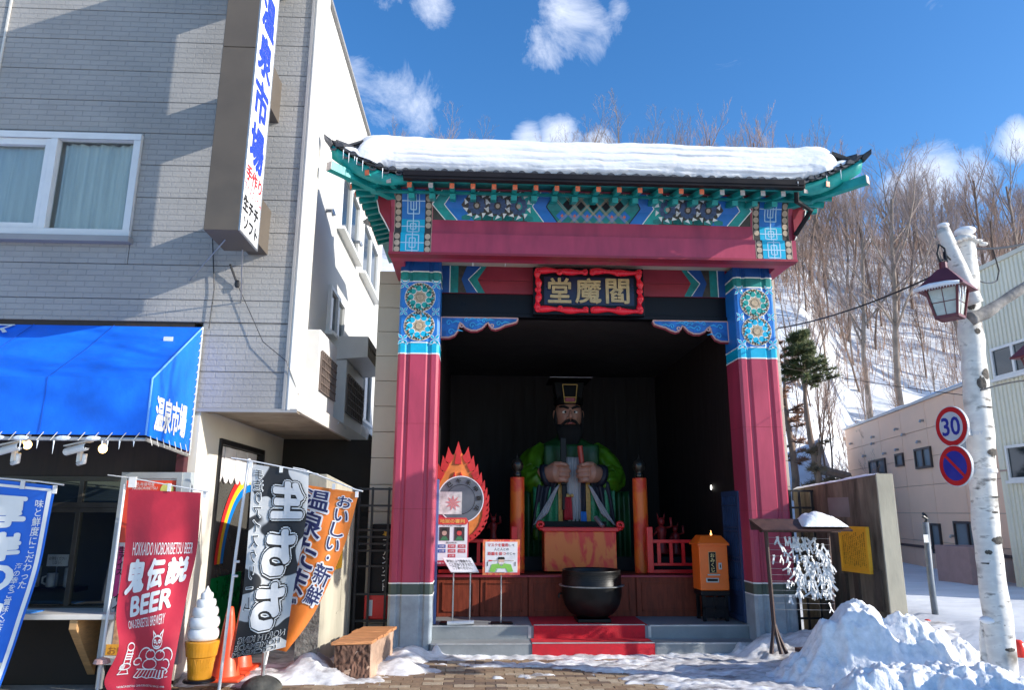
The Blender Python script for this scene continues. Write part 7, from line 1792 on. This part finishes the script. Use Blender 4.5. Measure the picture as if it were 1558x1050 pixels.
for (px_, py_) in ((1297,675),(1317,694),(1330,665),(1330,675),(1348,690),(1367,684),(1366,653),(1377,661),(1400,672),(1405,640),(1452,816)):
    p = WP(px_, py_); MB().tube([p, p+nrm*.07, p+nrm*.09+Vector((0,0,-.04))], .03, 8).build('vent_cap', STEEL, pk)
wbox('base_line', 0, LEN, .78, .84, 0, .03, M('brown base line', (.12,.07,.06), .6, .1))
MB().tube([WP(1411, 787), WP(1405, 782)], .04, 6).build('pipe_hook', IRON, pk)
# corrugated cream building
CX_ = 9.6
CORR = M('cream corrugated sheet', (.70,.68,.55), .5, .05, 1)
cb_ = T('corrugated_building', 'tall cream corrugated metal building at the right behind the birch', 'building', (11, 11.5, 0))
y0_, y1_ = 10.6, P(1479, 425, X=CX_).y; ztop = 6.15
m = MB(); n_ = int((y1_-y0_)/.105); prof = []
for i in range(n_): yy = y0_+i*.105; prof += [(CX_, yy), (CX_, yy+.06), (CX_+.022, yy+.07), (CX_+.022, yy+.095)]
prof.append((CX_, y1_))
m.add([(x, y, .0) for x, y in prof]+[(x, y, ztop) for x, y in prof], [(i, i+1, len(prof)+i+1, len(prof)+i) for i in range(len(prof)-1)])
m.build('corrugated_wall', CORR, cb_); MB().box(CX_+.03, 15, y0_, y1_, -.1, ztop).build('core_wall', CORR, cb_)
MB().box(CX_-.03, 15, y0_, y1_+.02, ztop, ztop+.08).build('roof_edge', M('cream edge', (.6,.58,.48), .5, .05), cb_)
for zz in (2.35,): MB().box(CX_-.012, CX_-.002, y0_, y1_, zz, zz+.03).build('sheet_joint', PINKS, cb_)
def cwin(l, t, r, b_, frame, n_=2):
    ya, yb = sorted((P(l, (t+b_)/2, X=CX_).y, P(r, (t+b_)/2, X=CX_).y)); zt_, zb_ = P(l+2, t, X=CX_).z, P(l+2, b_, X=CX_).z
    ya = yb-max(1.1, yb-ya); m = MB(); k = .05
    for q in ((ya, yb, zt_-k, zt_), (ya, yb, zb_, zb_+k), (ya, ya+k, zb_+k, zt_-k), (yb-k, yb, zb_+k, zt_-k), ((ya+yb)/2-k*.6, (ya+yb)/2+k*.6, zb_+k, zt_-k)): m.box(CX_-.05, CX_+.01, *q)
    w = m.build('window', frame, cb_); 
    for a, c_ in ((ya+k, (ya+yb)/2-k*.6), ((ya+yb)/2+k*.6, yb-k)): MB().box(CX_-.02, CX_-.01, a, c_, zb_+k, zt_-k).build('pane', WGLASS if frame is FRW else PG2, w)
    MB().box(CX_-.08, CX_, ya-.05, yb+.05, zb_-.05, zb_).build('sill', FRW, w)
cwin(1512, 530, 1560, 578, FRW); cwin(1535, 678, 1585, 732, FRW)
MB().box(9.1, 10.0, 12.2, 13.4, .0, 1.0).build('low_porch', M('mauve block', (.30,.20,.20), .7, .1), cb_) if False else None
p = P(1490, 862, Y=13.6)
MB().box(8.9, 9.55, 13.2, 14.2, .1, 1.0).build('low_wall', M('mauve render', (.32,.21,.20), .8, .1), cat='wall', label='low mauve wall stub between the pink and the cream buildings', bevel=.01)

# overhead wires
def wire(pts, r, label): MB().tube(pts, r, 5).build('overhead_wire', IRON, cat='wire', label=label)
def caten(a, b_, s, n_=14): return [a.lerp(b_, k/n_)-Vector((0,0,4*s*(k/n_)*(1-k/n_))) for k in range(n_+1)]
wire(caten(P(1436, 412, Y=6.45), P(1180, 500, Y=9.4), .08), .010, 'dark overhead wire running from the lantern toward the shrine wall')
wire(caten(P(1478, 378, Y=6.7), P(1600, 356, Y=7.5), .06), .012, 'dark overhead wire leaving the birch top to the right')
wire(caten(P(1492, 594, Y=6.6), P(1600, 577, Y=7.0), -.03), .008, 'thin dark wire from the birch scar across the corrugated wall')
wire(caten(P(1479, 420, Y=6.7), P(1517, 427, Y=7.2), .05)+[P(1520, 412, Y=7.2), P(1511, 380, Y=7.1)], .007, 'drooping loop of wire with a connector beside the birch top')
wire(caten(P(1195, 560, Y=9.5), P(1480, 603, Y=7.0), .02), .004, 'very thin wire crossing in front of the snowy hillside')

# ------------------------------------------------------------------ trees
BK = [M('tree bark '+n, c, .9, .3, 3, bump=.3, bscale=10) for n, c in (('grey', (.25,.20,.165)), ('brown', (.20,.14,.105)), ('pale', (.33,.28,.24)))]
TW = [M('twigs '+n, c, .9, .15, 2) for n, c in (('grey', (.30,.235,.215)), ('russet', (.36,.24,.18)), ('pale', (.38,.31,.29)))]
def bare_tree(seed, H, forks, r0, spread, twigr, levels=4, density=1.0):
    r = random.Random(seed); tr, tw = MB(), MB()
    def grow(p, d, L, rad, lev):
        n_ = 5 if lev == 0 else 3; pts = [p]; rs_ = [rad]; dd = d.copy()
        for i in range(n_):
            dd = (dd+Vector((r.uniform(-1,1), r.uniform(-1,1), r.uniform(-.2,.6)))*(.10 if lev == 0 else .20)).normalized(); pts.append(pts[-1]+dd*L/n_); rs_.append(rad*(1-(.62 if lev == 0 else .7)*(i+1)/n_))
        (tr if lev <= 1 and rad > .03 else tw).tube(pts, rs_, 7 if lev == 0 else (5 if lev == 1 else 3), cap=False)
        if lev >= levels: return
        k = int(forks[lev]*density); st = .38 if lev == 0 else .15
        for i in range(k):
            t_ = st+(1-st)*(i+r.random()*.8)/k; t_ = min(t_, .99); q = t_*n_; j = int(q); f_ = q-j; pos = pts[j].lerp(pts[j+1], f_); ra = rs_[j]+(rs_[j+1]-rs_[j])*f_
            az = r.uniform(0, 2*pi); base_d = (pts[j+1]-pts[j]).normalized(); o1 = base_d.orthogonal().normalized(); o2 = base_d.cross(o1)
            ang = r.uniform(.35, .75)*spread; nd = (base_d*cos(ang)+(o1*cos(az)+o2*sin(az))*sin(ang)+Vector((0,0,.22))).normalized()
            LL = L*(.50 if lev == 0 else .52)*(1.15-.5*t_)*r.uniform(.7, 1.15); grow(pos, nd, LL, max(twigr, ra*.55), lev+1)
    grow(Vector((0,0,-.4)), Vector((r.uniform(-.08,.08), r.uniform(-.08,.08), 1)).normalized(), H, r0, 0)
    return tr, tw
protos = []
specs = [(1, 12.5, (9,6,5,4), .20, 1.0, .008), (2, 11, (10,6,5,4), .16, .9, .008), (3, 13.5, (9,7,5,4), .22, 1.1, .008), (4, 9.5, (9,6,5,4), .12, .8, .007), (5, 12, (8,6,5,4), .17, .75, .008), (6, 8, (8,6,5,3), .09, .7, .007), (7, 14, (10,7,5,4), .24, 1.05, .009)]
for i, sp in enumerate(specs):
    tr, tw = bare_tree(*sp)
    tm_ = tr.build('trunk', BK[(0, 1, 0, 0, 1, 1, 0)[i]], link=False, smooth=True, clean=False); wm_ = tw.build('branches', TW[(0, 1, 0, 2, 1, 1, 0)[i]], link=False, clean=False); zmx = max(v.co.z for v in wm_.data.vertices); f_ = (9.6, 9.0, 10.2, 7.6, 9.2, 6.6, 10.6)[i]/zmx
    for o in (tm_, wm_): o.data.transform(Matrix.Diagonal((f_, f_, f_, 1)))
    protos.append((tm_, wm_))
def put_tree(k, x, y, s, rz, label='leafless grey-brown tree, one of many on the snowy hillside behind the shrine', group='bare trees on the snowy hillside', z=None, tilt=(0, 0)):
    z_ = hill_z(x, y) if z is None else z
    t_ = bpy.data.objects.new('bare_tree', None); COL.objects.link(t_); t_.location = (x, y, z_-.1); t_.rotation_euler = (tilt[0], tilt[1], rz); t_.scale = (s*.95, s*.95, s); t_.empty_display_size = .2
    t_['label'] = label; t_['category'] = 'tree'
    if group: t_['group'] = group
    for o, nm_ in zip(protos[k], ('trunk', 'branches')):
        c = o.copy(); c.name = nm_; COL.objects.link(c); c.parent = t_
    return t_
rt = random.Random(21)
TL = {'near right': ('slender leafless tree low on the snowy slope above the pink building', 'slender trees on the lower slope'), 'mid right': ('leafless grey-brown tree standing half way up the snowy hillside at the right', 'bare trees half way up the hillside'),
      'far right': ('leafless tree high on the hillside near the skyline at the right', 'bare trees near the skyline'), 'behind': ('leafless tree beyond the shrine with only its fine twigs showing above the snowy roof', 'bare trees beyond the shrine roof')}
n_t = 0; pos = []
def clear(x, y, d): return all((x-a)**2+(y-b_)**2 > d*d for a, b_ in pos)
for band_, n_, (ya, yb), (ra, rb), (sa, sb), dmin in (('near right', 36, (27, 38), (.44, .86), (.45, .72), 1.2), ('mid right', 72, (36, 52), (.40, .90), (.45, .78), 1.0), ('far right', 40, (48, 62), (.38, .90), (.5, .85), 1.0), ('behind', 62, (45, 54), (-.24, .40), (.84, 1.08), 1.0)):
    k = 0; tries = 0
    while k < n_ and tries < 4000:
        tries += 1; y = rt.uniform(ya, yb); x = y*rt.uniform(ra, rb)
        if not clear(x, y, dmin): continue
        pos.append((x, y)); put_tree(rt.choice((0,1,2,3,4,6) if band_ != 'near right' else (1,3,4,5)), x, y, rt.uniform(sa, sb), rt.uniform(0, 6.28), *TL[band_], tilt=(rt.uniform(-.06,.06), rt.uniform(-.06,.06))); k += 1
# individually recognisable trees
def at_hill(px_, Y): 
    x = P(px_, 500, Y=Y).x; return x, Y
x, y = at_hill(1358, 33); put_tree(2, x, y, 1.42, 1.0, 'tall bare tree with a long limb reaching right, standing above the pink building roof', None)
x, y = at_hill(1478, 34); put_tree(6, x, y, 1.40, 3.4, 'tall forked bare tree whose trunk rises just behind the birch lamp post', None)
x, y = at_hill(1310, 33); put_tree(0, x, y, 1.3, 2.0, 'tall bare tree beside the upturned right corner of the shrine roof', None)
x, y = at_hill(1545, 30); put_tree(0, x, y, 1.25, 4.4, 'bare tree at the right photo edge rising above the corrugated building', None)
rs2 = random.Random(5)
for i in range(20):
    y = rs2.uniform(19, 29); x = y*rs2.uniform(.43, .56); put_tree(5, x, y, rs2.uniform(.38, .72), rs2.uniform(0, 6.28), 'thin young sapling on the lower snow slope left of and behind the pink building', 'saplings on the lower slope', tilt=(rs2.uniform(-.12,.12), rs2.uniform(-.12,.12)))
ug = MB(); ru = random.Random(77)
for i in range(3600):
    y = ru.uniform(35, 60); x = y*ru.uniform(.36, .90); z_ = hill_z(x, y)-.1; h = ru.uniform(.8, 2.6)
    a = Vector((x, y, z_)); d = Vector((ru.uniform(-.25,.25), ru.uniform(-.25,.25), 1)); b_ = a+d*h*.5; c_ = b_+Vector((d.x+ru.uniform(-.3,.3), d.y, 1))*h*.5
    ug.tube([a, b_, c_], [.022, .015, .004], 3, cap=False)
    for k in range(3):
        q = a.lerp(b_, ru.random()) if k == 0 else b_.lerp(c_, ru.random()*.8); ug.tube([q, q+Vector((ru.uniform(-.5,.5), ru.uniform(-.5,.5), ru.uniform(.3,.9)))*h*.28], [.010, .003], 3, cap=False)
ug.build('undergrowth', TW[1], kind='stuff', clean=False)
for px_, Y, k, s in ((1052, 44, 1, 1.2), (1082, 46, 4, 1.25), (1112, 45, 0, 1.1), (1150, 44, 4, 1.2), (1178, 42, 3, 1.35), (1212, 43, 5, 1.6), (1238, 40, 4, 1.2), (1262, 42, 1, 1.25), (1288, 38, 4, 1.15), (1332, 42, 5, 1.6), (1392, 41, 4, 1.1), (1420, 44, 3, 1.3), (1442, 40, 5, 1.5), (1505, 41, 4, 1.25), (1526, 38, 1, 1.25), (1565, 40, 0, 1.3)):
    x, y = at_hill(px_, Y); put_tree(k, x, y, s, px_*.37, 'taller leafless tree standing out against the sky above the brush of the hillside', 'tall bare trees against the sky')
# coppice clump and saplings above the pink building
def clump(x, y, n_, H, label, mat, seed):
    r = random.Random(seed); z_ = hill_z(x, y); t_ = T('coppice_clump', label, 'shrub', (x, y, z_)); 
    st_, tw = MB(), MB()
    for i in range(n_):
        a = r.uniform(0, 2*pi); L = H*r.uniform(.6, 1); d = Vector((cos(a)*r.uniform(.05,.5), sin(a)*r.uniform(.05,.5), 1)).normalized(); p = Vector((x, y, z_-.2))+Vector((cos(a), sin(a), 0))*r.uniform(0,.25)
        pts = [p+d*L*k/4+Vector((cos(a), sin(a), 0))*.04*k*k*.2+Vector((r.uniform(-.06,.06), r.uniform(-.06,.06), 0)) for k in range(5)]; st_.tube(pts, [.045, .038, .03, .02, .006], 5)
        for j in range(16):
            q = r.uniform(.3, 1)*3.99; b_ = pts[int(q)].lerp(pts[int(q)+1], q-int(q)); e = b_+Vector((r.uniform(-.5,.5), r.uniform(-.5,.5), r.uniform(.2,.9)))*H*.18; tw.tube([b_, (b_+e)/2+Vector((r.uniform(-.05,.05),0,.03)), e], [.008,.006,.002], 3, cap=False)
            for l in range(3): f_ = b_.lerp(e, r.uniform(.3,.9)); tw.tube([f_, f_+Vector((r.uniform(-.3,.3), r.uniform(-.3,.3), r.uniform(.1,.4)))*H*.12], [.005,.0015], 3, cap=False)
    st_.build('stems', mat, t_, smooth=True); tw.build('twigs', TW[1], t_, kind='stuff', clean=False)
cl_spec = [(1392, 26, 16, 5.2), (1418, 27, 12, 4.6), (1370, 28, 9, 4.4), (1445, 27, 10, 4.8), (1325, 25, 5, 4.4), (1300, 24, 5, 4.6), (1342, 24.5, 4, 4.2), (1275, 27, 6, 4.0), (1215, 26, 7, 4.6)]
names = ['thick many-stemmed bush directly above the middle of the pink building roof', 'many-stemmed bush right of the thick one above the pink roof', 'leafless bush just left of the thick many-stemmed one', 'leafless bush partly behind the birch trunk and above the pink roof', 'thin group of saplings above the left part of the pink roof', 'thin leaning saplings left of the pink roof on the snow slope', 'sparse saplings between the leaning ones and the bushes', 'leafless bush higher up the slope beside the dark conifer', 'leafless bush right behind the right shrine pillar and dark conifer']
for i, (px_, Y, n_, H) in enumerate(cl_spec):
    x, y = at_hill(px_, Y); clump(x, y, n_, H, names[i], BK[1 if i % 2 else 0], 40+i)
# conifers beside the shrine: one dark and bushy, one half dead
def conifer(px_base, Y, H, label, mat, z0f, n_, width, sparse, seed, lean=0.):
    r = random.Random(seed); x = P(px_base, 700, Y=Y).x; z_ = hill_z(x, Y); t_ = T('small_conifer', label, 'tree', (x, Y, z_))
    tr, fo = MB(), MB(); top = Vector((x+lean, Y, z_+H)); base = Vector((x, Y, z_-.2))
    pts = [base.lerp(top, k/6)+Vector((.06*sin(k*1.3), 0, 0)) for k in range(7)]; tr.tube(pts, [.11, .10, .085, .07, .05, .03, .01], 8)
    for i in range(n_):
        t__ = z0f+(1-z0f)*r.random(); c = base.lerp(top, t__); a = r.uniform(0, 2*pi); L = width*(1.05-.75*(t__-z0f)/(1-z0f))*r.uniform(.5, 1); d = Vector((cos(a), sin(a), r.uniform(-.15,.30))); e = c+d*L
        tr.tube([c, c.lerp(e, .5)+Vector((0,0,-.03)), e], [.018,.012,.004], 4)
        for j in range(sparse):
            b_ = c.lerp(e, r.uniform(.25, 1.0)); 
            for k in range(12):
                n1_ = Vector((r.uniform(-1,1), r.uniform(-1,1), r.uniform(-.5,.9))).normalized(); s_l = r.uniform(.09,.20); sd_ = n1_.orthogonal().normalized()*.016
                fo.add([b_-sd_, b_+sd_, b_+n1_*s_l], [(0,1,2)])
    tr.build('trunk', BK[1], t_, smooth=True); fo.build('foliage', mat, t_, kind='stuff', clean=False)
conifer(1243, 16.5, 4.7, 'small conifer with a dark green bushy top beside the right side of the shrine', M('dark needles', (.10,.12,.04), .8, .35, 6), .74, 70, .85, 14, 5, -.15)
conifer(1246, 15.2, 2.5, 'stunted half-bare conifer with brownish needles on the slope beside the shrine', M('brown needles', (.20,.15,.09), .85, .35, 6), .18, 34, .62, 6, 9)
conifer(1205, 18.5, 4.2, 'reddish brown dead conifer close behind the right shrine pillar', M('reddish needles', (.24,.12,.07), .85, .3, 6), .25, 44, .9, 7, 11)
m = MB(); m.tube([P(1252, 716, Y=16), P(1290, 725, Y=16.5)], .10, 8); m.build('fallen_log', BK[1], cat='log', label='dark fallen trunk lying on the snow left of the pink building')
# dark debris on the slope, half buried branches
for i, (px_, py_, Y, L) in enumerate(((1290, 530, 30, 2.6), (1335, 545, 29, 2.4), (1268, 512, 31, 2.2))):
    p = P(px_, py_, Y=Y); z_ = hill_z(p.x, Y); r = random.Random(i); m = MB()
    for k in range(14): a = Vector((p.x+r.uniform(-L,L)*.5, Y+r.uniform(-.6,.6), z_+r.uniform(0,.3))); m.tube([a, a+Vector((r.uniform(-1,1), r.uniform(-.5,.5), r.uniform(-.05,.25)))], [.05,.01], 4)
    m.build('brushwood_heap', BK[1], cat='brushwood', label=('low brushwood poking through the snow, the leftmost heap on the slope', 'low brushwood heap in the snow above the pink roof, the rightmost', 'higher brushwood heap in the snow behind the conifer')[i], kind='stuff')

# a roadside tree on the sunny side, out of the picture, whose shadow falls on the shop front
tr, tw = bare_tree(31, 6.8, (8,6,5,3), .13, 1.05, .006)
t_ = T('street_tree', 'bare roadside tree standing to the right of the viewpoint', 'tree', (7.3, 3.5, 0))
a = tr.build('trunk', BK[0], link=False, smooth=True, clean=False); b_ = tw.build('branches', TW[0], link=False, clean=False)
for o in (a, b_): COL.objects.link(o); o.parent = t_
for a, b_ in protos:
    bpy.data.objects.remove(a); bpy.data.objects.remove(b_)
for o in kms: bpy.data.objects.remove(o)
# printed ornament too fine to pick apart counts as stuff
for o in scene.objects:
    n = o.name.split('.')[0]
    if o.type == 'MESH' and n in ('petal', 'petal_outline', 'petal_tip', 'leaf', 'leaf_outline', 'edge_line', 'dot', 'meander_line', 'white_line', 'scroll_line', 'small_leaf', 'flower_centre', 'lattice_line', 'red_motif', 'black_lozenge', 'blue_lozenge', 'cloud_scroll', 'waffle_rib', 'turned_line', 'scalloped_curtain', 'nosing', 'curl', 'dark_line', 'panel_moulding', 'dot_ground', 'ogre_drawing', 'render_patch') and o.parent: o['kind'] = 'stuff'
